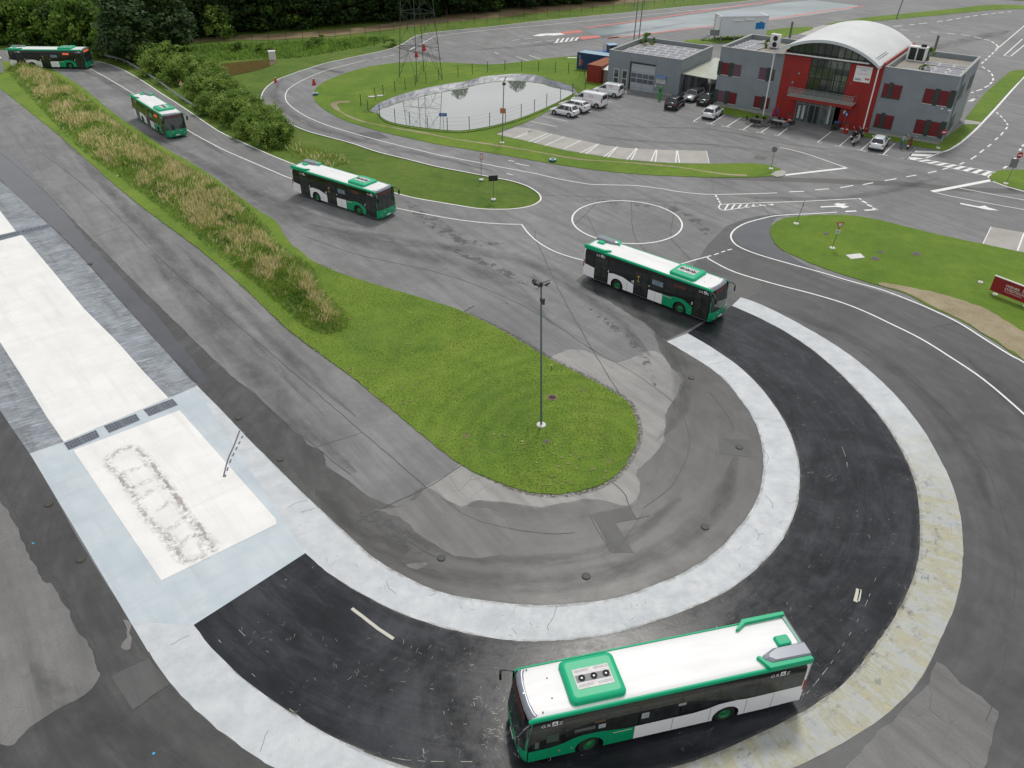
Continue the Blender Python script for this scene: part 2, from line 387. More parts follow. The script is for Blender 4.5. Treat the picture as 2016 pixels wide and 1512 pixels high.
def ringmat(name, weather):
    n = NB(name); pv_ = n.polar(BC, .35, 1.1); ang = n.ang; rad = n.rad
    c = n.ramp(n.noise(.8, 6, .65), [(.35, (.46, .49, .515)), (.65, (.585, .605, .62))])
    c = n.mix(n.range(n.noise(1.6, 8, .7, pv_), .52, .72, 0, .45), c, (.42, .44, .46))
    c = n.mix(n.range(n.noise(3.0, 9, .78), .60, .70, 0, .55), c, (.26, .26, .265))
    c = n.mix(n.range(n.noise(.9, 9, .78, pv_, dist=1.0), .60, .68, 0, .5), c, (.50, .42, .33))
    if weather:
        # the outer ring yellows and wears from the right-hand side round to the bottom
        w_ = n.math('MULTIPLY', n.range(ang, radians(-98), radians(-86), 0, 1), n.range(ang, radians(12), radians(-22), 0, 1))
        w2 = n.range(n.math('ADD', w_, n.math('MULTIPLY', n.noise(.5, 4), .5)), .45, 1.15, 0, 1)
        y = n.ramp(n.noise(1.5, 10, .8, pv_, dist=.15), [(.36, (.34, .375, .41)), (.46, (.42, .43, .40)), (.55, (.37, .36, .265)), (.66, (.46, .43, .29))])
        c = n.mix(w2, c, y)
        d = n.math('MULTIPLY', n.range(n.noise(1.5, 11, .82, n.polar(BC, 1.3, .9), dist=.25), .53, .60, 0, .85), n.math('MULTIPLY', n.math('MULTIPLY', w2, n.range(rad, 23.9, 22.7, .30, 1)), n.range(n.noise(.35, 4), .40, .50, 0, 1)))
        c = n.mix(d, c, (.085, .09, .105))
    h = n.noise(9, 6, .7); return n.done(c, n.range(n.noise(2, 4), .4, .6, .45, .7), h, .3, spec=.3)
RING_W = ringmat('ring_white', False); RING_O = ringmat('ring_weathered', True)
def platemat(name, c0, c1, c2, amt, ang_, worn=0.0):
    n = NB(name); along = n.mapped((1.4, .10, 1), ang_); across = n.mapped((.12, 1.6, 1), ang_)
    c = n.ramp(n.noise(.45, 6, .6), [(.35, c0), (.65, c1)])
    c = n.mix(n.range(n.noise(1.0, 8, .7, along), .5, .72, 0, amt), c, c2)
    c = n.mix(n.range(n.noise(1.0, 8, .7, across), .52, .74, 0, amt*.8), c, c2)
    if worn: c = n.mix(n.range(n.noise(2.4, 9, .75, n.mapped((.32, 2.2, 1), ang_+.12), dist=1.2), .50, .66, 0, worn), c, (.50, .55, .60))
    c = n.mix(n.range(n.noise(7, 8, .8), .62, .72, 0, amt*.6), c, tuple(k*.7 for k in c2))
    return n.done(c, .5, n.noise(10, 5), .2, spec=.35)
PA = radians(-41)
BLUEP = platemat('plate_blue', (.45, .52, .565), (.54, .59, .62), (.38, .42, .45), .5, PA)
WHITEP = platemat('plate_white', (.74, .735, .71), (.82, .815, .795), (.63, .63, .62), .6, PA)
MARBLE = platemat('plate_worn', (.15, .165, .185), (.28, .305, .335), (.10, .105, .115), .8, PA, .75)
CONC = painted('concrete_lot', (.30, .29, .26), (.38, .37, .335), (.16, .155, .14), .4)
PAINT = mat('road_paint', (.76, .76, .75), .55, var=.10, vscale=2.0)
REDP = mat('red_paint', (.55, .13, .11), .6, var=.2, vscale=1.0)
SEAM = mat('bitumen', (.055, .055, .056), .6, var=.3, vscale=3)

def lawn(name, cols, stripes=None, straw=.0, dirt=0.0, bare=None):
    n = NB(name)
    big = n.noise(.14, 5, .6, dist=.7); med = n.noise(.9, 6, .7); fine = n.noise(7, 5, .75); gr = n.noise(28, 3, .7)
    s = n.math('ADD', n.math('MULTIPLY', big, .45), n.math('ADD', n.math('MULTIPLY', med, .3), n.math('MULTIPLY', fine, .25)))
    c = n.ramp(s, [(.38, cols[0]), (.5, cols[1]), (.62, cols[2])])
    if stripes is not None:
        cx, cy = stripes
        v = n.t.nodes.new('ShaderNodeVectorMath'); v.operation = 'DISTANCE'; n.link(n.pos, v.inputs[0]); v.inputs[1].default_value = (cx, cy, 0)
        wv = n.math('SINE', n.math('MULTIPLY', n.math('ADD', v.outputs['Value'], n.math('MULTIPLY', med, .6)), 2*pi/1.25))
        near = n.range(v.outputs['Value'], 10, 15, 1, .15)
        c = n.mix(n.math('MULTIPLY', n.range(wv, -1, 1, 0, .38), near), c, n.mix(1.0, c, (.62, .70, .7), 'MULTIPLY'))
    c = n.mix(n.range(gr, .3, .7, .55, 0), c, n.mix(1.0, c, (.42, .5, .45), 'MULTIPLY'))
    c = n.mix(n.range(gr, .55, .8, 0, .5), c, n.mix(1.0, c, (1.5, 1.45, 1.3), 'MULTIPLY'))
    if straw: c = n.mix(n.range(n.noise(.5, 8, .75), .55, .7, 0, straw), c, (.26, .22, .08))
    if dirt:
        d = n.math('MULTIPLY', n.range(n.vor(.45, 'F1'), .08, .16, 1, 0), n.range(n.noise(.12, 2), .48, .6, 0, dirt))
        c = n.mix(d, c, (.20, .15, .10))
    return n.done(c, .8, n.math('ADD', fine, gr), .55, spec=.15)
G1 = lawn('lawn_island', [(.12, .20, .03), (.17, .26, .035), (.23, .31, .05)], stripes=(4.6, 37.5), straw=.25, dirt=.8)
G2 = lawn('lawn', [(.10, .18, .022), (.14, .23, .026), (.20, .28, .038)], straw=.15)
G3 = lawn('rough_grass', [(.07, .13, .02), (.11, .18, .025), (.16, .22, .04)], straw=.35)
SOIL = lawn('dry_soil', [(.27, .21, .13), (.38, .31, .21), (.46, .39, .28)])
PATHM = lawn('dirt_path', [(.16, .115, .06), (.24, .18, .10), (.30, .24, .15)])

# ================================================================ ground sheets
b = MB()
N = 40
b.add([(x, y, -.06) for y in (-60, 1500) for x in (-900, 900)], [(0, 1, 3, 2)])
ground = b.build('ground', G3); tag(ground, kind='structure')

# main paved area: outer edge follows the white edge line
EDGE_A = zz(3.36, 0, 0, [(640,405),(720,425),(830,470),(950,540),(1070,620),(1180,690),(1300,770),(1450,870),(1600,940),(1750,1008)]) + [(550,312.3),(582,324.5),(620,336),(680,352),(730,366),(774,379),(815,389.5)] + zz(3.6, 860, 260, [(0,495),(150,520),(300,543),(440,548),(560,543),(660,525),(715,500),(737,475),(725,440),(680,405),(620,375),(520,345),(400,322),(200,283),(0,245)])
EDGE_B = [(800,313),(743,299),(689,281),(640,268),(600,256.4),(550.6,235),(524,221.7),(514,205),(514,190.5),(524,172.6),(544.6,157.7),(574,146),(600,137),(644.6,123.5),(704,110.7),(766.7,96.7),(793.5,86),(814,73),(829,68),(856,63.4),(957,53.6),(1076,40),(1200,28),(1330,15),(1450,4),(1580,-10)]
PAVE = [(-160,86),(-60,93),(0,98),(60,103),(130,112)] + EDGE_A + EDGE_B + [(1800,-40),(2300,-60),(3000,60)]
pv = [at(x, y) for x, y in PAVE]
pv = smooth(pv, 3) + [Vector((260, 60, 0)), Vector((140, -20, 0)), Vector((-60, -20, 0)), Vector((-110, 60, 0)), Vector((-130, 120, 0))]
o = sheet('asphalt_road', pv, 0.0, A_DRY, .06)

# damp asphalt zones
RI_IN = zz(3.36, 1100, 640, [(715,110),(850,190),(980,270),(1100,360),(1200,490),(1290,620),(1340,760),(1355,900),(1345,1050),(1300,1190),(1200,1330),(1100,1440)]) + [(1406.5,1090),(1350,1126),(1280,1156),(1230,1173),(1180,1184)] + zz(3.252, 560, 900, [(1700,950),(1500,945),(1300,920),(1100,890),(980,860),(800,780),(600,670),(450,540),(300,400),(150,260),(0,115)]) + [(479.7,854.6),(430.5,802),(378,750),(330.7,697),(231.5,587.7),(165,511.6),(99,445.5),(0,356),(-60,305)]
RI_OUT = zz(3.36, 1100, 640, [(850,55),(1000,140),(1150,240),(1300,370),(1420,520),(1520,680),(1580,850),(1598,1000),(1585,1150),(1550,1290),(1480,1420),(1410,1512)]) + [(1477,1131),(1440,1160),(1380,1190),(1300,1220),(1220,1245),(1140,1258)] + zz(3.252, 560, 900, [(1700,1183),(1500,1180),(1300,1160),(1100,1115),(900,1060),(700,985),(500,880),(350,790),(250,720),(135,615)])
RO_IN = zz(2.739, 1280, 540, [(440,170),(600,240),(800,350),(950,470),(1070,580),(1200,720),(1300,850),(1380,1000),(1430,1120),(1450,1250),(1455,1370)]) + [(1811.4,1071),(1805.7,1111),(1791,1157),(1768.6,1202.9),(1742.9,1242.9),(1714,1282.9),(1677,1332),(1640,1362),(1590,1397),(1500,1442),(1400,1487),(1330,1510),(1200,1535),(1050,1548),(900,1538),(780,1505),(700,1473),(620,1432.8),(553.5,1391),(492,1348),(430.5,1293),(381,1231)]
RO_OUT = zz(2.739, 1280, 540, [(490,125),(620,170),(800,265),(1000,380),(1200,530),(1350,680),(1470,830),(1560,990),(1630,1130),(1670,1280),(1685,1400)]) + [(1896,1092),(1893,1134),(1883,1186),(1863,1234),(1840,1283),(1817,1332),(1770,1385),(1700,1440),(1620,1485),(1560,1512),(1400,1572),(1200,1612),(1000,1625),(800,1600),(640,1553),(538,1512),(507,1493),(446,1450),(384,1397.5),(332,1342),(292,1283.7),(261,1225),(215,1157.6),(147.6,1050),(123,1005),(61.5,897.6),(0,808),(-50,728)]

dryline = [(1290,658),(1302,696),(1323,723),(1344,747),(1329,786),(1311,818.6),(1313,839),(1305,869),(1290,896),(1262,925.7),(1265,946.5),(1262,970),(1240,994),(1201,991),(1159.5,983.8),(1130,988),(1100,992.7),(1067,1000),(1021,995),(965,988),(929,989),(907.5,998),(867.5,980),(836.7,961.5),(810,975),(787.5,995),(745,985),(700,958),(640,905),(618,884),(560,832),(505,775),(456,741),(380,668),(297.6,587.7),(230,520),(172,462),(120,410),(66,356),(0,298),(-40,262)]
inner = smooth(ats(dryline), 4); NJ = 4*dryline.index((505,775))
wetA = jitter(dense(inner[:NJ], .6, False), .30, .8, 2.0) + jitter(dense(inner[NJ:], 1.0, False), .05, .3, 2.0) + smooth(ats([(p[0], p[1]) for p in RI_IN]), 3)[::-1]
sheet('damp_asphalt', wetA, .004, A_WET)
wetb_e = [(1135,552),(1165,575),(1205,595),(1240,618),(1275,640),(1292,662),(1312,672)]
wetB = jitter(dense(smooth(ats(wetb_e), 4), .5, False), .3, .8, 5) + smooth(ats([(1344,655),(1440,602),(1459,586)] + RO_OUT[1:19] + [(1817,1332),(1700,1440),(1560,1520)]), 3)
wetB += ats([(1560,1700),(2500,1900),(3200,1200),(2300,800),(2100,745),(2016,716),(1950,675),(1889,634),(1827,606),(1782,590),(1720,570),(1629,545),(1550,515),(1500,480),(1498,452),(1530,428),(1550,420),(1500,424),(1470,430),(1430,445),(1395,480),(1360,530),(1300,520),(1200,500)])
sheet('damp_asphalt', wetB, .004, A_WETR)
wetC = smooth(ats(RO_OUT[18:]), 3) + ats([(-50,728),(-700,800),(-1200,1500),(-400,2100),(600,2100),(1300,1800),(1560,1530)])
sheet('damp_asphalt', wetC, .0044, A_WET)
# lighter, dry asphalt areas on top of the damp ones
p1 = ats([(-60,880),(0,980),(24.6,1026.7),(40,1050),(58,1090),(80,1142),(104.5,1154.6),(135,1203.7),(157,1246.8),(187.6,1296),(190,1320),(197,1333),(169,1366.7),(107.6,1397.5),(61.5,1431),(27.7,1465),(6,1465),(-60,1440),(-300,1300),(-200,1000)])
sheet('dry_asphalt', jitter(dense(smooth(p1, 3, True), .3), .16, 1.3, 1), .009, A_CRACKED)
p2 = ats([(1785,1392),(1830,1345),(1842,1303),(1862,1312),(1890,1345),(1935,1372),(1965,1400),(1950,1450),(1935,1540),(1700,1560),(1650,1530),(1700,1470),(1750,1425)])
sheet('dry_asphalt', jitter(dense(p2, .3), .16, 1.3, 4), .009, A_CRACKED)
for k, pp in enumerate([[(735,1003),(790,1000),(835,965),(870,975),(905,1000),(960,1000),(1005,1045),(1000,1085),(930,1100),(880,1085),(840,1060),(790,1020)], [(800,1108),(840,1106),(836,1114),(812,1118)], [(1440,560),(1480,545),(1500,565),(1470,590),(1440,590)] , [(236,1222),(250,1221),(258,1245),(260,1272),(248,1270),(250,1248)]]):
    sheet('dry_asphalt', jitter(dense(smooth(ats(pp), 3, True), .3), .3, .9, 11+k), .0085, A_CRACKED if k != 2 else A_PATCH)
# repaired strips and dark patches
for pts in ([(1165,1012),(1237,997),(1253,1022),(1212,1030),(1248,1088),(1205,1088)], [(700,262),(745,260),(765,271),(722,276)], [(218,1331),(292,1294.5),(333.6,1346.7),(262,1398)], [(1483,313),(1488,306),(1511,309),(1506,315)], [(776,92),(792,90),(874,115),(860,118)], [(612,134),(625,132),(680,142),(670,145)], [(1415,863),(1477,866),(1479,901),(1417,893)]):
    b = MB(); quad(b, ats(pts), .0125); tag(b.build('asphalt_patch', A_PATCH), kind='structure')
b = MB(); stripe(b, ats([(1400,347),(1516,352.5),(1654,357),(1790,363),(1898,373),(2030,378),(2200,386)]), 1.5, .0035); tag(b.build('asphalt_patch', A_PATCH), kind='structure')
# puddles
for k, pts in enumerate([[(0,292),(50,330),(92,375),(128,420),(170,470),(222,528),(280,590),(330,650),(365,690),(405,742),(400,755),(385,745),(330.7,694),(231.5,585),(165,508),(99,442),(0,352)],
             [(1447,448),(1490,434),(1525,428),(1518,450),(1524,474),(1545,497),(1590,524),(1650,545),(1700,562),(1640,546),(1560,520),(1500,500),(1462,484),(1444,467)]]):
    sheet('puddle', jitter(dense(smooth(ats(pts), 3, True), .4), .16, 1, k), .0075, A_PUD)

# seams and cracks
b = MB()
for pts, wd in [([(0,300),(66,356),(172,462),(297.6,587.7),(456,741),(540,812),(640,895),(690,934)], .05), ([(79,300),(150,352),(231.5,425.7),(317.5,511.6),(397,581),(450,625),(500,667),(576.5,733),(713.5,851),(840,960.6)], .05),
    ([(1059,480),(1103.5,577),(1162.5,682),(1223.6,783.5)], .07), ([(600,465),(703,501),(854.7,534.8),(956,568.5),(1061,619),(1162.5,686.6)], .05), ([(700,1030),(770,992),(840,960.6),(909.5,916)], .07),
    ([(1790,745),(1857,803),(1882,832),(1941,919.7),(1973.7,1007),(1992,1092),(2000,1143),(1983,1257),(1971,1332),(1940,1420)], .05), ([(-40,880),(0,950),(61.5,1066.7),(123,1160.7),(190.7,1274.5),(218,1330)], .07),
    ([(218,1331),(292,1294.5)], .06), ([(264.5,1397),(333.6,1346.7)], .06), ([(206,1346.7),(233.7,1391)], .05), ([(276.8,1409.8),(366,1512),(420,1570)], .05),
    ([(1162,686),(1240,730),(1326,791.8),(1347,824.5),(1356,854),(1356,884),(1344,916.8),(1320,958.5),(1266.7,1000)], .05), ([(1201,946.5),(1228,970),(1237,994),(1253,1022.4)], .07), ([(1253,1022),(1279,1015)], .06),
    ([(1182,386),(1174,399),(1150,425),(1132,440.6)], .08), ([(1155,424),(1166,445),(1174,464)], .06), ([(1243,397.5),(1246,454),(1256,478),(1276.7,499)], .08), ([(1331,399),(1325,430),(1319.7,465.6),(1340,490),(1368,521)], .08), ([(1054,454),(1054,471),(1059,480)], .07),
    ([(867.5,980),(929,1020),(1006,1041),(1082.8,1050.7),(1132,1049)], .05), ([(744.5,1013.8),(806,1066),(858,1096.8)], .05), ([(860,375),(960,380),(1054,384),(1182,388),(1331,399),(1400,408)], .05), ([(872,485),(980,535),(1040,563)], .04),
    ([(913,613),(933,602)], .16), ([(1484,390),(1500,405),(1515,425),(1518,440)], .06), ([(1889,636),(1860,640),(1835,645)], .05), ([(1160,1012),(1200,1085)], .05), ([(1266,1010),(1210,1090)], .03),
    ([(1396,772),(1420,800),(1438,830),(1446,850)], .05), ([(1417,993),(1400,1012)], .1), ([(120,352),(150,345)], .04), ([(180,468),(240,446)], .04), ([(404,757),(450,740)], .03), ([(625,880),(713,851)], .03), ([(1392,325),(1400,350),(1405,380)], .03)]:
    p = jitter(dense(smooth(ats(pts), 4), .5, False), .06, 1.5, 7)
    stripe(b, p, wd*.75, .0145)
tag(b.build('asphalt_seams', SEAM), kind='structure')

# slide track: black sealed surface between the two painted rings
tin = relax(smooth(ats(RI_OUT), 4)); tou = relax(smooth(ats(RO_IN), 4))
sheet('slide_surface', tin + tou[::-1], .012, BLACK)
kk = RO_OUT.index((261,1225))
def ring(name, A, B, m, z=.017):
    A = jitter(dense(relax(A), .4, False), .045, 2.2, 1); B = jitter(dense(relax(B), .4, False), .045, 2.2, 8); sheet(name, A + B[::-1], z, m)
TI, TO = smooth(ats(RI_IN), 4), smooth(ats(RI_OUT), 4)
ring('inner_painted_ring', TI[:4*30+1], TO, RING_W)
ring('outer_painted_ring', smooth(ats(RO_OUT), 4)[:4*kk+1], smooth(ats(RO_IN), 4), RING_O)
# painted plates at the left
left = RO_OUT[36:]
plate = smooth(ats(RI_IN[24:]), 3) + ats([(-300,160),(-700,300)]) + [p for p in smooth(ats(left[::-1]), 3)] + ats([(381,1231),(492,1160),(601.5,1089),(636.9,1121.4),(667.6,1143),(700,1066)])
pl = smooth(ats(RI_IN[25:]), 3)
pl = pl + ats([(-200,200),(-500,400)]) + smooth(ats(left[::-1]), 3) + ats([(292,1283.7),(381,1231),(492,1160),(601.5,1089)])
sheet('painted_plate', pl, .0155, BLUEP)
b = MB()
quad(b, jitter(ats([(58,893),(126,870),(92,820.7),(49,750),(0,673.7),(-60,585),(-60,715),(0,808)]), .05, 1, 3), .0195)
mq = ats([(332,784),(390,759)])+TI[4*30:][:]+ats([(-90,290),(0,414),(33,457),(46,465),(99,528),(165,607.5),(231.5,673.7),(281,730)])
quad(b, mq, .0195)
tag(b.build('worn_plate', MARBLE), kind='structure')
b = MB()
for q in ([(126,870),(92,820.7),(49,750),(0,673.7),(-90,545),(-90,300),(0,415.7),(33,458.7),(46,465),(99,528),(165,607.5),(231.5,673.7),(281,730),(332,784)], [(144.5,887),(318,1143.6),(545,1032),(543,1022),(440,905),(353.6,808)]):
    quad(b, ats(q), .0235)
tag(b.build('white_plate', WHITEP), kind='structure')
# wear marks on the white plate: the tyre-worn outline
b = MB(); random.seed(5)
loop = ats([(213,905),(240,886),(268,884),(298,915),(330,955),(362,1005),(385,1035),(418,1070),(412,1090),(366,1104),(345,1085),(318,1050),(285,1015),(262,975),(235,935),(215,920)])
lp = dense(smooth(loop, 4, True), .12)
lp4 = dense(smooth(loop, 4, True), .2)
decal('worn_outline', lp4, .75, .0262, (.42, .39, .37), .44, .66, .48, 3.2, closed=True); decal('worn_outline', lp4, .30, .0268, (.42, .39, .37), closed=True)
for i_, q in enumerate([[(234,937),(262,925),(292,915)], [(252,965),(285,950),(318,938)], [(270,990),(300,965),(330,958)], [(305,1010),(340,985),(358,990)], [(318,1055),(345,1035),(372,1015)], [(350,1085),(368,1060),(400,1050)], [(330,1045),(350,1075),(362,1095)], [(385,1040),(395,1070),(405,1088)]]):
    decal('worn_outline', dense(smooth(ats(q), 4), .2, False), .5, .0272+.0003*i_, (.30, .27, .25))
b = MB()
for q in ([(300,915),(315,935)], [(322,945),(338,965)], [(345,972),(368,1005)], [(388,1030),(408,1062)], [(236,940),(246,958)]):
    pq = dense(smooth(ats(q), 3), .08, False); stripe(b, jitter(pq, .10, 5, 2), lambda u: .10+.12*random.random(), .031)
tag(b.build('wear_marks', mat('worn_primer', (.40, .37, .36), .8, var=.25, vscale=4)), kind='structure')
sd = (.045, .045, .046)
for i_, (q, w_) in enumerate([([(300,500),(420,640),(560,800),(700,930)], 2.2), ([(120,270),(240,400),(380,560),(520,700),(640,820)], 1.6), ([(350,480),(470,600),(590,720),(700,820)], 1.2), ([(430,350),(560,420),(700,470),(860,510),(1000,560),(1090,640)], 2.6), ([(600,440),(760,470),(900,490),(1050,520),(1180,600),(1280,700)], 2.0), ([(260,250),(360,300),(470,360),(600,420),(720,450)], 1.8), ([(140,130),(220,165),(330,235),(450,310)], 1.6), ([(1290,870),(1340,800),(1330,700),(1250,600)], 1.5), ([(700,1060),(850,1125),(1050,1150),(1250,1110),(1400,1010),(1450,900)], 1.5), ([(780,1040),(900,1090),(1060,1105),(1220,1070),(1340,980)], 1.0), ([(620,960),(700,1030),(800,1090)], 1.4), ([(1500,600),(1640,650),(1780,740),(1890,860),(1950,1000)], 1.6), ([(1900,700),(2000,800),(2100,930)], 1.4), ([(560,150),(540,190),(600,240),(720,280),(860,310),(1000,345)], 1.6), ([(900,100),(1050,90),(1200,70),(1350,45)], 2.5), ([(1150,262),(1250,277),(1400,285),(1520,300)], 1.0), ([(1120,240),(1250,250),(1400,255),(1560,285),(1700,300)], .7), ([(1400,380),(1550,392),(1700,385),(1850,350)], 1.6), ([(1820,100),(1900,80),(1990,60)], 4.0), ([(60,1300),(160,1400),(300,1480),(420,1560)], 1.8)]):
    decal('tyre_wear', dense(smooth(ats(q), 4), .7, False), w_, .0066+.00012*i_ if i_ not in (8, 9, 10, 19, 11, 12, 7) else .0068+.00012*i_, sd, .36, .74, .50, 1.0, stretch=.22)
for i_, (q, w_) in enumerate([([(800,395),(900,470),(990,480)], 2.0), ([(860,480),(960,520),(1060,570)], 1.2), ([(1150,395),(1250,400),(1350,420),(1400,470)], 1.6), ([(1150,600),(1250,680),(1290,760)], .8), ([(700,1000),(780,1045),(840,1085)], 1.2)]):
    decal('damp_stain', dense(smooth(ats(q), 4), .5, False), w_, .0102+.0002*i_, (.07, .07, .072), .50, .56, .8, .9, rough=.4)
# moss and grit along the ring edges and lawn rims
decal('moss_rim', dense(smooth(ats(I1_RIM := [(909.5,918),(977,950),(1040,972),(1103.5,976),(1166.7,963),(1211,941),(1242,902),(1259,859),(1252,816),(1233,786),(1168,748),(1084,705),(1000,654),(915,612)]), 4), .3, False), .5, .0125, (.06, .055, .03), .42, .62, .8, 5.0)
decal('moss_rim', dense(smooth(ats([(903,914),(829.4,853),(703,748),(576.5,655),(500,582),(397,493),(264.6,394),(154,298)]), 4), .3, False), .45, .0125, (.06, .055, .03))
decal('ring_grime', dense(TO[4:-4], .4, False), .30, .0225, (.20, .18, .15), .40, .70, .55, 1.3); decal('ring_grime', dense(TI[4:112], .4, False), .32, .0227, (.16, .14, .11))
decal('ring_grime', dense(smooth(ats(RO_IN), 4)[4:-4], .4, False), .35, .0229, (.16, .14, .11))
b = MB()
for off in (0, 1):
    pts = smooth(ats([(472+off*10,848+off*3),(462+off*8,875),(449+off*6,905),(440+off*3,940)]), 5)
    for i in range(len(pts)-1):
        if off and i % 2: continue
        stripe(b, pts[i:i+2], .09, .0275)
tag(b.build('skid_marks', mat('tyre_black', (.12, .13, .16), .7)), kind='structure')
# cracks and scuffs on the rings
b = MB(); random.seed(9)
def scuff(pts, wd): stripe(b, jitter(dense(smooth(ats(pts), 3), .25, False), .05, 3, 2), wd, .0215)
for q in ([(762,1144),(766,1158),(780,1170)], [(1097,1193),(1090,1215),(1078,1232),(1080,1243)], [(337,1270),(352,1262),(372,1251)], [(530,1439),(520,1455),(514,1480)], [(1488,1042),(1494,1054),(1489,1064)], [(1494,1054),(1502,1050)], [(1502,885),(1512,900),(1510,915)], [(1475,823),(1495,824)], [(1486,856),(1500,870),(1505,876)], [(845,1175),(857,1169)], [(605,985),(585,990),(566,1000)], [(620,1000),(590,1010)], [(1505,975),(1520,990),(1522,1000)], [(1395,718),(1425,712)], [(1560,990),(1572,985)]): scuff(q, .026)
for k in range(45):
    i = random.randrange(len(TO)-2); p = TO[i].lerp(TI[min(len(TI)-1, int(i/len(TO)*4*29))], random.uniform(.1, .9)); a = random.random()*pi; l = random.uniform(.08, .5)
    stripe(b, jitter(dense([p, p+Vector((cos(a)*l, sin(a)*l, 0))], .08, False), .05, 5, k), random.uniform(.008, .02), .0212+k*1e-5)
tag(b.build('paint_cracks', mat('crack_dark', (.24, .24, .25), .8)), kind='structure')
# pale shards, scratches and painted sun sparkle in the black surface
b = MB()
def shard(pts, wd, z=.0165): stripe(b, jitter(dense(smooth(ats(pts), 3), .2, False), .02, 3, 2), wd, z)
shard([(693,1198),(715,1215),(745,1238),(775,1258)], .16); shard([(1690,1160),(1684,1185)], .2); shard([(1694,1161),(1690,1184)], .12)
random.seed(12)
for cx, cy, n_, sp in ((1290,1215,10,1.2),(780,1290,14,2.2),(860,1330,18,2.0),(1000,1330,20,1.6),(930,1400,24,2.2),(985,1455,60,1.3),(700,1330,10,2.4),(560,1260,8,2.0),(1100,1470,16,1.5),(1700,1030,20,1.6),(1740,1080,10,1.4),(1730,1250,6,2.0),(1600,840,10,3.0),(1530,720,10,3.0),(1420,660,8,2.0),(1650,1180,8,3.0),(1540,1210,14,1.0),(620,1380,8,2.5),(480,1240,10,1.5),(1585,1300,8,1.0),(985,1400,26,1.0)):  # dense clusters before the nearest bus stand in for sun sparkle
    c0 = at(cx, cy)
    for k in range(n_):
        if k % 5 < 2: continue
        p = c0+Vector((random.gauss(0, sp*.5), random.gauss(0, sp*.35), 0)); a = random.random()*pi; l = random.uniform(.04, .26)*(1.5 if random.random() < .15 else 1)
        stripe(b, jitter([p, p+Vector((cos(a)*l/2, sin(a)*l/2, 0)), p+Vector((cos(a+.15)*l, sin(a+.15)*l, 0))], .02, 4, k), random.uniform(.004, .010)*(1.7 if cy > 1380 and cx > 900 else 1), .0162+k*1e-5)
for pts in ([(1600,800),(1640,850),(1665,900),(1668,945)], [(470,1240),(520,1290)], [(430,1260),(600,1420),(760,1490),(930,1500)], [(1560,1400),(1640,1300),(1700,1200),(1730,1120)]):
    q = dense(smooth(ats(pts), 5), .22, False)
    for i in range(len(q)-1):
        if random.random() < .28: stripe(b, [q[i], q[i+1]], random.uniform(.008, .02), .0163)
tag(b.build('scratches_and_sparkle', mat('substrate_and_sparkle', (.52, .51, .44), .6)), kind='structure')

# pale dry rim of older asphalt round the island's bend
rimp = [(1090,700),(1150,690),(1215,715),(1275,690),(1302,698),(1321,725),(1340,748),(1327,786),(1309,818.6),(1311,839),(1303,869),(1288,896),(1260,925.7),(1263,946.5),(1260,970),(1238,994),(1201,989),(1159.5,982),(1130,986),(1100,991),(1067,998),(1021,993),(965,986),(929,987),(907.5,996),(867.5,979),(840,958),(905,915),(1000,800)]
sheet('pale_asphalt', jitter(dense(smooth(ats(rimp), 2, True), .5), .12, .8, 2), .0038, A_PALE)
# grass islands
def island(name, px, m, z=.05, amp=.09, sm=3): return sheet(name, jitter(dense(smooth(ats(px), sm, True), .28), amp, 1.6, 3), z, m, z+.02)
I1 = [(-60,110),(0,121),(39.7,120.4),(69.4,125),(99,135),(129,151),(168.7,177),(218,218.6),(278,260),(337,300),(364,313),(430,356),(500,409),(540,434),(560,462),(575,483),(589,492.6),(618.6,515.8),(660.8,534.8),(724,556),(808,581),(850.5,593.8),(913.7,615),(998,657),(1082.4,707.7),(1166.7,750),(1230,787.8),(1249,817),(1256,859.4),(1239,901.6),(1209,939.5),(1166.7,960.6),(1103.5,973),(1040,969),(977,948),(909.5,916.3),(829.4,855),(703,750),(576.5,657),(500,584.4),(463,551),(397,495),(330.7,445.5),(264.6,396),(198,339.7),(154,300),(110,262),(60,222),(0,175),(-60,140)]
island('grass_island', I1, G1)
I3 = [(617.9,181.5),(620.8,199.4),(644.6,220),(689,241),(749,259),(826,277),(882.7,288),(957,300),(1032,313),(1101.7,325),(1179,336),(1276.7,344.7),(1400,349.7),(1470,349.5),(1516,347.6),(1534,345),(1541,339),(1531,331),(1500.8,323.5),(1446,321.8),(1393,323.3),(1318,321.7),(1221,314),(1110,296),(1026.7,276),(976.7,264),(1015,249),(1043,238),(1088,214),(1127,193),(1150,181),(1180,170),(1197,169),(1215,150),(1190,108),(1133,110),(1061,117.6),(987,126.5),(942,126.5),(883,123.5),(808,122),(749,128),(704,137),(659.5,152),(630,166.7)]
island('grass_island', I3, G2, amp=.05, sm=2)
I4 = [(1516,451.7),(1522,473),(1534.4,488.3),(1562,503.6),(1629,531),(1720.8,560),(1782,578),(1827.7,603),(1889,630),(1950,667),(1996,698),(2100,765),(2300,900),(2500,760),(2350,570),(2200,530),(2016,498),(1934.7,480.7),(1858,465),(1766.6,442.5),(1720.8,431.8),(1675,424.8),(1614,424),(1552.8,428.7),(1527,438)]
island('grass_island', I4, G2)
sheet('dry_soil', jitter(dense(smooth(ats([(1728,556),(1782,565),(1843,577),(1889,590.7),(1934.7,607.5),(1980.5,634),(2030,665),(2120,720),(2100,762),(1996,696),(1950,665),(1889,628),(1827.7,600),(1780,576),(1745,566)]), 3, True), .3), .2, 1.2, 6), .062, SOIL)
island('grass_island', [(1947,349),(1966.5,336.5),(2016,335),(2200,337),(2250,410),(2080,392),(2016,375),(1978,365.5),(1953,355)], G2, sm=2)
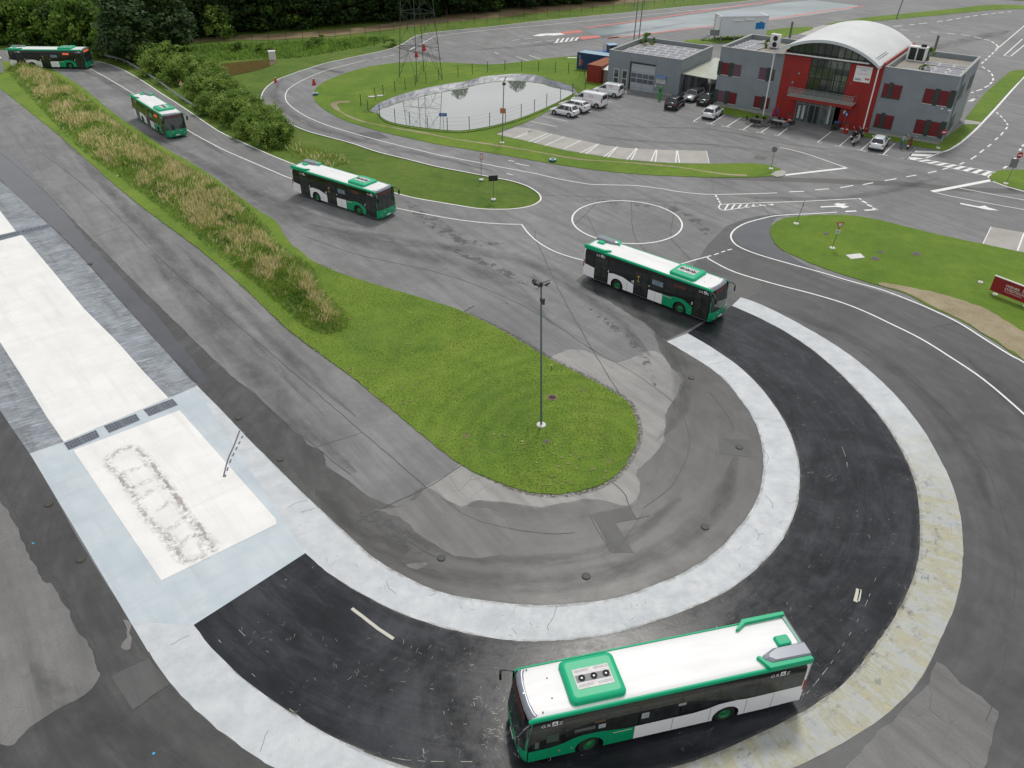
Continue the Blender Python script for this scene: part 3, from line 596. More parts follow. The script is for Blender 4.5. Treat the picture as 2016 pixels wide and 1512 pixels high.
island('grass_island', [(1899,235),(1940,183),(1988,141),(2002,138.5),(2040,138),(2040,130),(2016,151),(1980,187),(1957.5,212.5),(1931.8,240.5)], G2, sm=1)
island('grass_island', [(1897,245),(1925.5,246.3),(1918,255),(1890,280),(1868,293.7),(1853.4,296.6),(1800,287.5),(1749,276),(1716,272.5),(1699,269.5),(1697,262),(1849,282)], G2, sm=1)
island('grass_island', [(1404,205),(1421.3,224.3),(1455,230.6),(1510,237.3),(1514,230)], G2, sm=1)
island('grass_island', [(1346,82),(1375,86.5),(1413,85),(1480,84),(1530,76),(1575,66),(1600,57),(1600,53),(1550,54.5),(1504,61),(1450,68),(1400,76),(1352,79)], G2, sm=1)
island('grass_island', [(1622,49),(1705,43.5),(1806,34),(1907,24.5),(1960,19),(2030,17.5),(2080,17),(2080,12),(2016,11.5),(1983,9.5),(1930,11),(1882,17),(1756,29.5),(1690,37)], G2, sm=2)
island('meadow', [(1900,-6),(2016,2),(2150,8),(2300,-20),(2000,-30)], G3, sm=1)
b = MB(); random.seed(31)
for (cx, cy, sx, sy, n_) in ((1120,905,70,30,26),(1010,880,60,25,16),(1110,950,60,12,8),(790,780,25,25,10),(780,690,60,50,10),(900,640,90,40,8),(1180,880,40,30,6),(700,620,30,20,6)):
    for k in range(n_):
        p = at(cx+random.gauss(0, sx*.6), cy+random.gauss(0, sy*.6)); r = random.uniform(.04, .11); 
        quad(b, [p+Vector((cos(a*pi/5)*r*random.uniform(.6, 1.3), sin(a*pi/5)*r*.8*random.uniform(.6, 1.3), 0)) for a in range(10)], .082+k*1e-4)
tag(b.build('bare_soil_spots', mat('bare_soil', (.20, .19, .08), .9, var=.5, vscale=1.5)), kind='structure')
# worn sandy path on the pond island
b = MB()
stripe(b, jitter(dense(smooth(ats([(688,201.5),(671,201),(657,207),(668.5,219),(689,230.7),(719,241),(778.6,253),(838,263),(897.6,275),(985,287.8),(1054.4,299),(1137.8,314),(1221,319.7),(1332,329.4),(1420,343),(1470,346)]), 4), .4, False), .08, 1, 3), lambda t: .35+.5*(1-t)*(t < .1)+.12*sin(t*40), .056)
tag(b.build('footpath', SOIL), kind='structure')
b = MB(); quad(b, ats([(1516,344),(1527,338),(1541,336),(1549,340),(1541,348),(1528,349.5)]), .075); tag(b.build('concrete_apron', CONC), kind='structure')
b = MB(); quad(b, ats([(1900,236),(1933,241.5),(1927,246),(1897,245)]), .065); tag(b.build('concrete_path', CONC), kind='structure')

# parking lot slabs
lot = [(975.5,264),(993,259),(1015,250.5),(1040,252),(1080,262),(1142.7,276),(1188,286),(1234,291.5),(1291,294.7),(1391,297),(1396.4,321.8),(1318,320.7),(1221,313),(1110,295),(1026.7,275)]
b = MB(); quad(b, ats(lot), .010); quad(b, ats([(1935,481),(1950,446.5),(2016,458),(2200,490),(2200,530),(2016,497.5)]), .010); quad(b, ats([(1560,66),(1622,49),(1655,47),(1612,62),(1600,72)]), .01)
tag(b.build('concrete_parking', CONC), kind='structure')

# ================================================================ painted markings
b = MB(); Z = .0195
def ln(px, wd=.14, n=4, closed=False): stripe(b, smooth(ats(px), n, closed) if n else ats(px), wd, Z, closed)
def dashes(px, wd=.14):
    for a, c in px: stripe(b, ats([a, c]), wd, Z)
ln(EDGE_A[:-15][0:len(EDGE_A)-15] + EDGE_A[-15:] + EDGE_B, .16)
ln([(600,156),(580,166.7),(565.5,178.6),(562,193.5),(571.4,208),(600,227.7),(644.6,247),(704,265),(763.7,281),(838,299),(860,304.4),(929.4,318),(999,331.7),(1054,342),(1096,351.7),(1137.8,359.4),(1165.6,363.3),(1207,364.4),(1249,365.6),(1290.6,370),(1332,377),(1374,381.7),(1409,383),(1470,382),(1530,380)])
ln([(600,156),(644.6,138),(719,119)]); ln([(808,98),(856,71.4)], .14, 0); ln([(856,71.4),(957,59.5),(1076,49),(1200,37),(1350,22),(1500,8)], .16)
dashes(zz(3.36, 600, 0, [((460,388),(490,383)),((510,381),(545,376)),((560,370),(595,362)),((690,330),(735,308)),((1255,345),(1285,360)),((1400,375),(1478,403)),((1482,365),(1562,393)),((1370,268),(1422,262)),((1432,289),(1490,284)),((1452,258),(1505,252)),((1515,281),(1570,274)),((1600,272),(1650,266))]))
ln([(177,135.4),(208,152),(253,178.6),(290,203),(369,256),(416.7,282.7),(449,299),(500,321),(550,342.6),(574.5,352),(650,375),(720,394),(777,409),(810,416),(860,425.8),(901.7,432.8),(943,437.8),(985,441),(1026.7,442)])
ln([(1026.7,442),(1040.6,460),(1057,475),(1082,490.6),(1110,502),(1149,513),(1190,521),(1240,526),(1300,525),(1340.6,519.7),(1368,512),(1400,503.6)])
cc = at(1233, 436.5); pts = [Vector((11.03+5.33*cos(a*pi/30), 72.55+5.33*sin(a*pi/30), 0)) for a in range(60)]; stripe(b, pts, .16, Z, True)
dashes([((1406,502),(1415,499)),((1420,497),(1427.5,494.4)),((1432,493),(1441,490.8))])
ln([(1647.5,418),(1598.6,421),(1552.8,423),(1522,425.7),(1491.7,432.7),(1467,440),(1449,450),(1439.7,461),(1441,473),(1455,486),(1491.7,501),(1552.8,519),(1614,535.7),(1675,554),(1736,570.8),(1797,594),(1843,614),(1889,636.5),(1934.7,665.5),(1989.7,700),(2016,714),(2100,770)], .16)
ln([(1392,506),(1400,512.8),(1446,535.7),(1522,558.6),(1598.6,578.5),(1659.7,596.8),(1705.5,615),(1751,636.5),(1812.5,667),(1873.6,705),(1937,748),(2016,815.6),(2100,895)], .16)
dashes([((1554,378),(1583,376.8)),((1604.7,374),(1632,372)),((1654,369.8),(1679.6,365.5)),((1699,363.7),(1719,360)),((1741.6,355.9),(1765,352)),((1784,348.5),(1804,345)),((1827,341),(1843.6,337)),((1855,334),(1866,331)),((1889,324),(1898,320)),((1911,314),(1922,307)),((1928.6,301),(1937,294.8)),((1944,289.6),(1951,284)),((1959,276),(1964.6,271)),((1970,266.7),(1975,260.5)),((1980,255),(1983,250)),((1984,246.8),(1982,243)),((1980,240),(1976,235.5)),((1973,232),(1969,227.5)),((1965,225),(1962,221))], .2)
r5 = lambda l: zz(3.273, 1400, 360, l)
ln(r5([(60,140),(300,130),(600,120),(950,102)]), .14, 0); ln(r5([(62,140),(48,158),(75,177),(130,172),(400,137)]), .14, 2)
for k in range(8):
    x = 92+k*42; ln(r5([(x+18,140),(x-4,174-k*4)]), .18, 0)
dashes([tuple(r5([a, c])) for a, c in [((28,80),(35,92)),((40,98),(46,110)),((50,116),(55,126)),((57,130),(62,139))]], .2)
dashes([tuple(r5([a, c])) for a, c in [((945,100),(968,108)),((973,117),(1003,132)),((1005,140),(1035,154)),((1038,162),(1070,173)),((1070,173),(988,178)),((865,186),(935,182))]], .3)
quad(b, ats(r5([(705,153),(812,148),(790,139),(815,130),(835,135),(878,135),(852,144),(892,155),(850,165),(832,158),(800,156),(705,160)])), Z)
quad(b, ats(r5([(1605,130),(1725,153),(1765,147),(1782,158),(1857,180),(1780,174),(1720,161),(1605,138)])), Z)
ln([(1835,377.5),(1952,355)], .55, 0); ln([(1843,379.7),(1889,390),(2016,413),(2100,428)], .14, 3); ln([(1889,370.5),(1950,382),(2016,394),(2100,408)], .14, 3)
ln([(1536,290.5),(1577,300),(1620,314),(1653.6,326),(1669,331)], .16, 3); ln([(1545,345),(1666,331)], .45, 0)
r1 = lambda l: zz(4.724, 1180, 20, l); r2 = lambda l: zz(4.383, 1500, 20, l); r8 = lambda l: zz(4.383, 1040, 130, l)
for st, t in [([(945,990),(875,1035)],[(870,1040),(915,1042)]),([(1168,972),(1030,1060)],[(990,1053),(1065,1065)]),([(1320,997),(1180,1088)],[(1130,1078),(1215,1092)]),([(1425,1055),(1335,1112)],[(1298,1106),(1372,1118)]),([(1590,1080),(1500,1140)],[(1458,1134),(1540,1146)]),([(1755,1095),(1660,1168)],[(1625,1163),(1660,1168)])]:
    ln(r1(st), .13, 0); ln(r1(t), .13, 0)
for st, t in [([(598,1050),(478,1143)],[(478,1143),(515,1148)]),([(775,1080),(665,1178)],[(628,1170),(708,1184)]),([(935,1137),(850,1213)],[(820,1205),(898,1220)]),([(1147,1150),(1045,1248)],[(1005,1242),(1090,1256)]),([(1335,1188),(1245,1283)],[(1200,1278),(1245,1283)])]:
    ln(r2(st), .13, 0); ln(r2(t), .13, 0)
for l in [[(120,434),(350,480)],[(18,478),(245,525)],[(395,427),(453,437)],[(500,388),(548,396)],[(655,302),(727,312)],[(-2,572),(38,553)],[(-85,612),(0,590)],[(0,655),(173,580)],[(140,690),(315,610)],[(305,715),(455,642)],[(440,755),(605,672)],[(495,760),(610,672)],[(650,785),(768,695)],[(685,790),(772,695)],[(850,808),(932,710)],[(890,812),(940,712)],[(1058,825),(1102,725)],[(1098,828),(1110,725)],[(1272,835),(1281,732)],[(1305,836),(1288,732)]]:
    ln(r8(l), .12, 0)
ln([(1007.7,273.8),(1048.8,256.5)], .12, 0); ln([(2003,494),(2016,459)], .14, 0); ln([(1052,281),(1087,264)], .1, 0)
ln([(1935,480),(1951,447)], .08, 0); ln([(1391,297),(1396.4,321.6)], .06, 0)
r7 = lambda l: zz(5.04, 1780, 120, l)
ln(r7([(385,903),(450,880),(560,812),(700,692),(770,620),(900,482),(1050,312),(1189,160),(1300,60)]), .28, 3)
ln(r7([(122,862),(25,970),(-5,968)]), .22, 0); ln(r7([(388,903),(300,935),(215,965)]), .2, 2)
for q in ([(92,890),(388,900),(352,916),(75,908)], [(62,922),(295,928),(240,948),(45,942)], [(30,956),(135,958),(110,990),(60,972)]): quad(b, ats(r7(q)), Z)
ln(r7([(135,962),(400,1015),(905,1105)]), .12, 0); ln(r7([(20,970),(400,1047),(830,1145)]), .12, 0)
T0, T1, B0, B1 = at(*r7([(135,962)])[0]), at(*r7([(905,1105)])[0]), at(*r7([(20,970)])[0]), at(*r7([(830,1145)])[0])
for k in range(9):
    t0, t1 = (k+.22)/9, (k+.74)/9; quad(b, [T0.lerp(T1, t0), T0.lerp(T1, t1), B0.lerp(B1, t1), B0.lerp(B1, t0)], Z+.001)
ln(r7([(960,1090),(905,1108),(830,1145),(870,1192),(1000,1242),(1189,1295),(1400,1340)]), .22, 1)
dashes([tuple(r7([a, c])) for a, c in [((985,1068),(1020,1045)),((1145,892),(1158,870)),((1170,850),(1189,830)),((1080,990),(1105,962)),((665,318),(690,308)),((715,300),(775,280)),((795,265),(840,245)),((850,232),(872,210)),((880,197),(885,172)),((880,152),(868,127)),((855,110),(830,90)),((805,78),(768,55)),((640,402),(718,362)),((718,362),(672,402))]], .25)
r9 = lambda l: zz(3.907, 1500, 0, l)
dashes([tuple(r9([a, c])) for a, c in [((1860,430),(2005,300)),((1915,432),(2040,330)),((1860,430),(1915,434)),((1815,372),(2040,180))]], .2)
for k in range(5): dashes([tuple(r9([(1690+k*26,490-k*24),(1705+k*26,476-k*24)]))], .25)
for a, c in [((1010,205),(1080,198)),((1135,192),(1175,188)),((1205,184),(1270,178)),((1345,168),(1390,162)),((1420,158),(1465,150)),((1490,146),(1530,140)),((1560,134),(1600,128)),((1620,125),(1660,118)),((1690,115),(1740,108)),((1760,106),(1800,102)),((1820,99),(1860,95)),((1890,92),(1920,88)),((1300,245),(1350,250)),((1530,267),(1600,276)),((1630,285),(1690,297)),((1705,303),(1755,312)),((1430,258),(1490,262)),((1765,320),(1790,335)),((1800,342),(1818,360)),((1818,360),(1800,385)),((1060,228),(1130,235)),((1190,285),(1220,285))]:
    dashes([tuple(r9([a, c]))], .3)
dashes([((1015,322),(1042,327)),((1001,316),(1012,318)),((997,342),(1010,345))], .16)
# braking-zone arrows near the slide plate
q2 = lambda l: zz(3.36, 600, 0, l)
for q in ([(1505,238),(1560,224),(1690,218),(1722,228),(1650,236),(1600,234),(1560,240)], ): quad(b, ats(q2(q)), Z)
for k in range(5):
    x = 1655+k*32; quad(b, ats(q2([(x,283-k*4),(x+18,256-k*2),(x+32,254-k*2),(x+14,283-k*4)])), Z)
ln(q2([(1645,286),(1800,268)]), .25, 0)
tag(b.build('road_markings', PAINT), kind='structure')
b = MB()
for q in ([(1695,213),(1820,200),(1845,213),(1715,225)], [(1815,243),(1940,235),(1962,247),(1830,262)], [(1998,250),(2080,240),(2080,250),(2005,258)]): quad(b, ats(q2(q)), .012)
for px in ([(1151,55),(1242,43),(1363,25),(1463,10),(1560,-3)], [(1196,75.6),(1262,68),(1393,52),(1504,40),(1630,21),(1700,12)]): stripe(b, smooth(ats(px), 4), .7, .012)
tag(b.build('red_markings', REDP), kind='structure')
def wetblue():
    n = NB('wet_slide_plate'); c = n.ramp(n.noise(.12, 6, .6, n.mapped((.4, 1, 1), .1)), [(.35, (.16, .20, .21)), (.6, (.28, .33, .34))]); return n.done(c, .28, n.noise(6, 3), .05)
b = MB(); quad(b, ats([(1166,67),(1151,59),(1237,46),(1353,30),(1453.6,17.6),(1544,5),(1600,0),(1690,11),(1675,18),(1554.4,35.5),(1453.6,47.5),(1353,58),(1227,71),(1186.5,72)]), .008); tag(b.build('wet_slide_plate', wetblue()), kind='structure')
# strips of ground beyond: dirt track, ditch, stream
sheet('dirt_track', jitter(dense(smooth(ats([(300,92),(420,80),(560,77),(700,66),(860,46),(1000,32),(1150,16),(1260,4),(1400,-10),(1400,-22),(1200,-2),(1050,12),(900,26),(800,40),(700,54),(560,65),(420,72),(300,84)]), 3, True), 2), .5, .2, 3), -.02, PATHM)
SWATER = mat('brown_water', (.13, .10, .035), .12, var=.1, vscale=.5)
sheet('stream_water', smooth(ats([(372,140),(400,131),(430,126),(480,121),(535,116),(545,122),(520,134),(470,146),(430,152),(400,150)]), 3, True), -.012, SWATER)

GRATE = mat('cast_grate', (.14, .16, .19), .5, metal=.3, var=.2, vscale=4)
def grate(px, nx, ny, label, group):
    P = [at(x, y) for x, y in px]; c = sum(P, Vector())/4; t = empty('drain_grate', c, 0, label, 'drain', group)
    P = [p-c for p in P]
    b = MB(); quad(b, [Vector((p.x, p.y, 0)) for p in P], .030); b.build('slab', GRATE, t)
    b = MB()
    for i in range(nx):
        if i == nx//2: continue
        for j in range(ny):
            u0, u1, v0, v1 = (i+.3)/nx, (i+.62)/nx, (j+.5)/(ny+.5), (j+.85)/(ny+.5)
            f = lambda u, v: P[0].lerp(P[1], u).lerp(P[3].lerp(P[2], u), v)
            quad(b, [f(u0, v0), f(u1, v0), f(u1, v1), f(u0, v1)], .0335)
    o_ = b.build('drain_hole', RUBBER_D, t); o_['kind'] = 'stuff'
RUBBER_D = mat('hole_black', (.006, .006, .007), .9)
r1c = lambda l: zz(3.252, 0, 750, l)
grate(r1c([(410,400),(615,315),(640,360),(440,445)]), 11, 3, 'slotted steel drain grate nearest the left edge of the white plate', 'drain grates across the white plate')
grate(r1c([(665,290),(870,212),(897,252),(700,335)]), 11, 3, 'middle of the three slotted drain grates across the white plate', 'drain grates across the white plate')
grate(r1c([(918,185),(1105,115),(1140,155),(955,228)]), 11, 3, 'slotted drain grate at the right edge of the white plate, palest of three', 'drain grates across the white plate')
grate([(-30,470),(100,440),(104,447),(-26,481)], 24, 1, 'long narrow drain grate crossing the white plate at the far left', 'drain grates across the white plate')

b = MB()
for px in ((65,1070),(302,1484)): p = at(*px); quad(b, [p+Vector(v) for v in ((-.05,-.03,0),(.05,-.04,0),(.07,.05,0),(-.03,.06,0))], .0165)
tag(b.build('survey_marks', mat('survey_blue', (.02, .42, .70), .5)), kind='structure')
# ================================================================ buses
BL = 12.135
GREEN = mat('bus_green', (.0, .30, .13), .25, coat=.5, var=.05, vscale=.6)
GREEN_UP = mat('bus_trim_green', (.0, .40, .19), .4, spec=.35)
BWHITE = mat('bus_white', (.86, .87, .88), .3, coat=.4, var=.03, vscale=.8)
ROOFW = mat('bus_roof', (.70, .70, .705), .45, col2=(.80, .80, .80), vscale=.9, detail=9, aniso=(.35, 2.0, 1))
BBLACK = mat('bus_black', (.008, .009, .010), .12, coat=.3)
TINT = mat('tinted_glass', (.012, .016, .017), .05, spec=.7, var=.3, vscale=1.2)
TINT2 = mat('tinted_glass_light', (.03, .036, .034), .05, spec=.7, col2=(.012, .014, .013), vscale=1.6)
SHIELD = mat('windscreen', (.05, .062, .06), .04, spec=.8, col2=(.012, .016, .016), vscale=1.7)
DGREY = mat('dark_grey', (.05, .053, .06), .45)
SILVER = mat('silver_cowl', (.22, .235, .27), .3, metal=.3)
RUBBER = mat('rubber', (.012, .012, .012), .75)
LAMPW = mat('lamp_glass', (.75, .78, .8), .08, spec=.8)
LAMPR = mat('tail_lamp', (.32, .01, .012), .15)
AMBER = mat('amber', (.75, .22, .02), .3)
ORANGE = mat('display_led', (.9, .16, .06), .5, emit=.35)
DARKRED = mat('display_off', (.10, .03, .025), .4)
LTR = mat('lettering_white', (.8, .8, .8), .5)
YEL = mat('pictogram_yellow', (.75, .5, .02), .5)
STICK = mat('sticker_grey', (.34, .38, .38), .5, var=.2, vscale=6)
STICKB = mat('poster_blue', (.08, .15, .22), .3, col2=(.25, .30, .34), vscale=4)
HUBG = mat('rim_green', (.01, .16, .05), .4)
PLATEM = mat('number_plate', (.75, .76, .77), .4)
WARM = mat('interior_warm', (.10, .07, .035), .3)

def hw(z): return 1.275 if z < 2.1 else 1.275-.075*((z-2.1)/.78)**1.6
def fx(z): return 0.0 if z < 1.15 else .02+.30*((z-1.15)/1.75)**1.35
def ring_pts(z, w, xf, xr, rf=.42, rr=.12):          # plan outline; front at +x: x = -u
    o = []
    def arc(cx, cy, rx, ry, a0, a1, n):
        for k in range(n+1):
            a = a0+(a1-a0)*k/n; o.append((cx+rx*cos(a), cy+ry*sin(a), z))
    arc(-xf-rf*.6, w-rf, rf*.6, rf, pi/2, 0, 8)
    for k in range(1, 8): y = (w-rf)*(1-2*k/8); o.append((-xf+.05*(1-(y/w)**2), y, z))
    arc(-xf-rf*.6, -w+rf, rf*.6, rf, 0, -pi/2, 8)
    arc(-xr+rr, -w+rr, rr, rr, -pi/2, -pi, 4); arc(-xr+rr, w-rr, rr, rr, pi, pi/2, 4)
    return o
def shell(b, levels):                                # levels: list of rings, joined
    n = len(levels[0]); vs = [v for r in levels for v in r]; fs = []
    for i in range(len(levels)-1):
        for k in range(n): fs.append((i*n+(k+1) % n, i*n+k, (i+1)*n+k, (i+1)*n+(k+1) % n))
    return b.add(vs, fs), n

def arch(cx, r=.60, n=16, z0=.33, cz=.48):
    a0 = math.asin((z0-cz)/r); o = []
    for k in range(n+1):
        a = a0+(pi-2*a0)*k/n; o.append((cx+r*cos(a), cz+r*sin(a)))
    return o                                          # runs from +u side to -u side, over the wheel

def bus(label, loc, yaw, lit, scale=1.0):
    B = empty('city_bus', (loc[0], loc[1], 0), yaw, label, 'bus', 'green and white city buses')
    # --- under-frame (hidden in the wheel wells) and shell
    b = MB(); b.box(-BL+.15, -.3, -.92, .92, .30, 1.0); b.box(-BL+.2, -.35, -1.26, 1.26, 1.02, 1.04); b.build('chassis', RUBBER, B)
    cz = .0
    # front mask: below the windscreen
    b = MB(); lv = [[(x, y, z) for x, y, z in ring_pts(z, w, xf, .9)] for z, w, xf in ((.24, 1.20, .10), (.34, 1.262, .02), (.62, 1.275, -.03), (.9, 1.275, -.02), (1.10, 1.275, .0))]
    nfront = 9+7+9
    def frontonly(b, lv, m0=0, m1=nfront):
        n = len(lv[0]); o = []
        for r in lv: o.append(r[m0:m1])
        n = m1-m0; vs = [v for r in o for v in r]
        b.add(vs, [(i*n+k+1, i*n+k, (i+1)*n+k, (i+1)*n+k+1) for i in range(len(o)-1) for k in range(n-1)])
    frontonly(b, lv); b.build('front_panel', GREEN, B, smooth=True)
    # glass front above it
    lv = [ring_pts(z, hw(z)-.004, fx(z), .9) for z in (1.10, 1.35, 1.6, 1.9, 2.2, 2.42)]
    b = MB(); frontonly(b, lv, 3, nfront-3); b.build('windscreen', SHIELD, B, smooth=True)
    b = MB(); frontonly(b, lv, 0, 4); b.build('corner_glass', TINT, B, smooth=True); b = MB(); frontonly(b, lv, nfront-4, nfront); b.build('corner_glass', TINT, B, smooth=True)
    lv = [ring_pts(z, hw(z)-.004, fx(z), .9) for z in (2.42, 2.6, 2.78)]
    b = MB(); frontonly(b, lv); b.build('display_hood', BBLACK, B, smooth=True)
    b = MB(); dm = []
    for z in (2.47, 2.72):
        for k in range(13): y = -.86+1.72*k/12; dm.append((-fx(z)+.064-.045*(y/1.2)**2+.004, y, z))
    b.add(dm, [(k+1, k, 13+k, 13+k+1) for k in range(12)]); b.build('destination_display', ORANGE if lit == 2 else DARKRED, B)
    # visor strip between display and roof
    lv = [ring_pts(2.78, hw(2.78), fx(2.78)-.015, .9), ring_pts(2.86, hw(2.86)-.01, fx(2.86)+.0, .9), ring_pts(2.95, hw(2.86)-.06, .40, .9), ring_pts(2.99, hw(2.86)-.1, .50, .9), ring_pts(2.94, hw(2.86)-.12, .56, .9)]
    b = MB(); frontonly(b, lv, 3, nfront-3); b.build('front_visor', SILVER, B, smooth=True)
    b = MB(); b.box(-.43, -.35, -.04, .04, 2.955, 2.985); b.build('emblem_badge', LTR, B)
    # black glazing band along both sides and the rear
    zs = (1.0, 1.5, 2.1, 2.3, 2.5, 2.66, 2.78)
    for sgn in (1, -1):
        b = MB()
        vs = []
        for z in zs:
            for u in (.25, BL-.12): vs.append((-u, sgn*(hw(z)-.006), z))
        fs = [(2*i, 2*i+1, 2*i+3, 2*i+2) if sgn > 0 else (2*i+1, 2*i, 2*i+2, 2*i+3) for i in range(len(zs)-1)]
        fs = [f[::-1] for f in fs]
        b.add(vs, fs); b.build('side_glazing', BBLACK, B, smooth=True)
    # rear wall
    b = MB(); b.box(-BL, -BL+.14, -1.268, 1.268, .38, 1.02); b.add([(-BL+.005, y, z) for z in (1.02, 2.86) for y in (-1.27, -1.17, 1.17, 1.27)], [(0, 4, 5, 1), (2, 6, 7, 3)])
    for s_ in (1, -1): b.add([(-BL+.005, s_*1.272, 1.02), (-BL+.17, s_*1.281, 1.02), (-BL+.17, s_*1.222, 2.80), (-BL+.005, s_*1.215, 2.80)], [(0, 1, 2, 3)])
    b.build('rear_panel', BWHITE, B)
    b = MB(); b.box(-BL+.01, -BL+.12, -1.17, 1.17, 1.03, 2.84); b.build('rear_window', BBLACK, B)
    # roof skin
    b = MB(); prof = [(-1.205, 2.80), (-1.195, 2.86), (-1.14, 2.905), (-.9, 2.935), (-.45, 2.955), (0, 2.962), (.45, 2.955), (.9, 2.935), (1.14, 2.905), (1.195, 2.86), (1.205, 2.80)]
    vs = [(-u, y*k, z) for u, k in ((.44, .97), (.75, 1.0), (BL-.02, 1.0)) for y, z in prof]; n = len(prof)
    b.add(vs, [(i*n+k, i*n+k+1, (i+1)*n+k+1, (i+1)*n+k) for i in range(2) for k in range(n-1)])
    b.build('roof', ROOFW, B, smooth=True)
    # green edge rails
    for s_ in (1, -1):
        b = MB()
        rp = [(1.222, 2.76), (1.232, 2.80), (1.226, 2.87), (1.19, 2.925), (1.12, 2.94), (1.11, 2.92), (1.15, 2.86), (1.15, 2.76)]
        vs = []
        for u, kz in ((.30, -.10), (.42, -.015), (.7, 0.0), (BL-.0, 0.0)):
            for y, z in rp: vs.append((-u, s_*y*(.985 if u < .4 else 1), z+kz))
        n = len(rp); fs = []
        for i in range(3):
            for k in range(n): f = (i*n+k, i*n+(k+1) % n, (i+1)*n+(k+1) % n, (i+1)*n+k); fs.append(f if s_ < 0 else f[::-1])
        b.add(vs, fs); b.build('roof_rail', GREEN_UP, B, smooth=True)
    # corner posts by the windscreen
    for s_ in (1, -1):
        b = MB(); pts = [Vector((-.02-.17, s_*1.24, 1.08)), Vector((-.06-.17, s_*1.245, 1.6)), Vector((-.15-.17, s_*1.235, 2.2)), Vector((-.28-.14, s_*1.205, 2.76))]
        b.path(pts, .035, 6); b.build('corner_post', GREEN, B)
    # lower side panels
    def side(name, outline, s_, m, y=1.281, th=.03):
        b = MB(); b.prism([(-u, z) for u, z in outline], s_*(y-th), s_*y, axis='y'); return b.build(name, m, B)
    for s_ in (1, -1):                               # +1: driver's side, -1: door side
        if s_ > 0:
            side('lower_panel', [(.28,.33),(.28,.98),(1.2,1.0),(1.7,1.10),(2.1,1.28),(2.5,1.36),(3.2,1.36),(3.7,1.26),(4.2,1.18),(4.65,1.16),(4.65,.33)] + arch(2.8), s_, GREEN)
            side('lower_panel', [(4.66,.33),(4.66,1.16),(7.2,1.16),(7.8,1.24),(8.3,1.38),(9.1,1.40),(9.5,1.34),(10.0,1.34),(BL-.13,1.40),(BL-.13,.42),(10.4,.34)] + arch(8.7), s_, BWHITE)
            for u, zt in ((4.66, 1.15), (6.3, 1.15), (7.95, 1.25), (9.55, 1.3), (10.75, 1.3), (1.1, .97), (3.55, .97)): b = MB(); b.box(-u-.008, -u+.008, 1.279, 1.2835, .36, zt); b.build('panel_joint', DGREY, B)
        else:
            side('lower_panel', [(.20,.30),(.20,1.0),(.30,1.0),(.30,.30)], s_, GREEN)
            side('lower_panel', [(1.72,.33),(1.72,.98),(2.0,1.14),(2.4,1.32),(2.8,1.38),(3.3,1.36),(3.8,1.24),(4.4,1.20),(4.4,.33)] + arch(2.8), s_, GREEN)
            side('lower_panel', [(4.41,.33),(4.41,1.20),(5.72,1.16),(5.72,.33)], s_, BWHITE)
            side('lower_panel', [(7.12,.33),(7.12,1.12),(7.6,1.22),(8.2,1.40),(9.1,1.42),(9.45,1.34),(9.6,1.34),(9.6,.33)] + arch(8.7), s_, BWHITE)
            side('lower_panel', [(11.02,.36),(11.02,1.30),(BL-.13,1.42),(BL-.13,.42)], s_, BWHITE)
            for u in (7.72, 5.05): b = MB(); b.box(-u-.008, -u+.008, -1.2835, -1.279, .36, 1.12); b.build('panel_joint', DGREY, B)
            for u0, u1 in ((.36, 1.68), (5.76, 7.08), (9.66, 10.98)):   # double doors
                d = MB(); d.box(-u1, -u0, -1.279, -1.25, .33, 2.44); door = d.build('door', BBLACK, B)
                g = MB(); mid = (u0+u1)/2
                for a, c in ((u0+.06, mid-.04), (mid+.04, u1-.06)): g = MB(); g.box(-c, -a, -1.283, -1.279, .46, 2.34); g.build('pane', TINT2, door)
                h = MB(); h.box(-u1, -u0, -1.287, -1.25, .315, .345); h.build('sill', SILVER, door)
                for uu, d_ in ((mid-.1, -1), (mid+.1, 1)):
                    h = MB(); h.path([Vector((-uu, -1.285, 1.35)), Vector((-uu-d_*.12, -1.285, 1.2)), Vector((-uu-d_*.2, -1.285, 1.0)), Vector((-uu-d_*.42, -1.285, .93))], .014, 5); h.build('grab_rail', WARM, door)
    # windows set in the black band
    wins_l = [(.42, 1.55, 1.12, 2.35), (1.75, 3.05, 1.45, 2.52), (3.15, 4.75, 1.28, 2.52), (4.85, 6.5, 1.28, 2.52), (6.6, 8.15, 1.42, 2.52), (8.25, 9.85, 1.5, 2.52), (9.95, 10.9, 1.5, 2.52), (11.0, 11.85, 1.62, 2.35)]
    wins_r = [(1.85, 3.1, 1.5, 2.5), (3.2, 4.35, 1.45, 2.5), (4.45, 5.65, 1.35, 2.5), (7.2, 8.0, 1.45, 2.5), (8.1, 9.55, 1.55, 2.5), (11.15, 11.85, 1.6, 2.4)]
    for s_, ws in ((1, wins_l), (-1, wins_r)):
        for u0, u1, z0, z1 in ws:
            b = MB(); zl = [z0, min(2.1, z1), (2.1+z1)/2, z1]
            vs = [(-u, s_*(hw(z)-.0015), z) for z in zl for u in (u0, u1)]
            fs = [(2*i, 2*i+1, 2*i+3, 2*i+2) for i in range(3)]
            b.add(vs, [f[::-1] for f in fs] if s_ > 0 else fs); b.build('window', TINT2 if s_ > 0 else TINT, B)
    # stickers behind the glass, lettering on it
    def patch(name, u, z, w_, h_, s_, m, dy=.002):
        b = MB(); b.add([(-u-w_/2, s_*(hw(z-h_/2)+dy), z-h_/2), (-u+w_/2, s_*(hw(z-h_/2)+dy), z-h_/2), (-u+w_/2, s_*(hw(z+h_/2)+dy), z+h_/2), (-u-w_/2, s_*(hw(z+h_/2)+dy), z+h_/2)], [(0, 1, 2, 3) if s_ < 0 else (3, 2, 1, 0)]); return b.build(name, m, B)
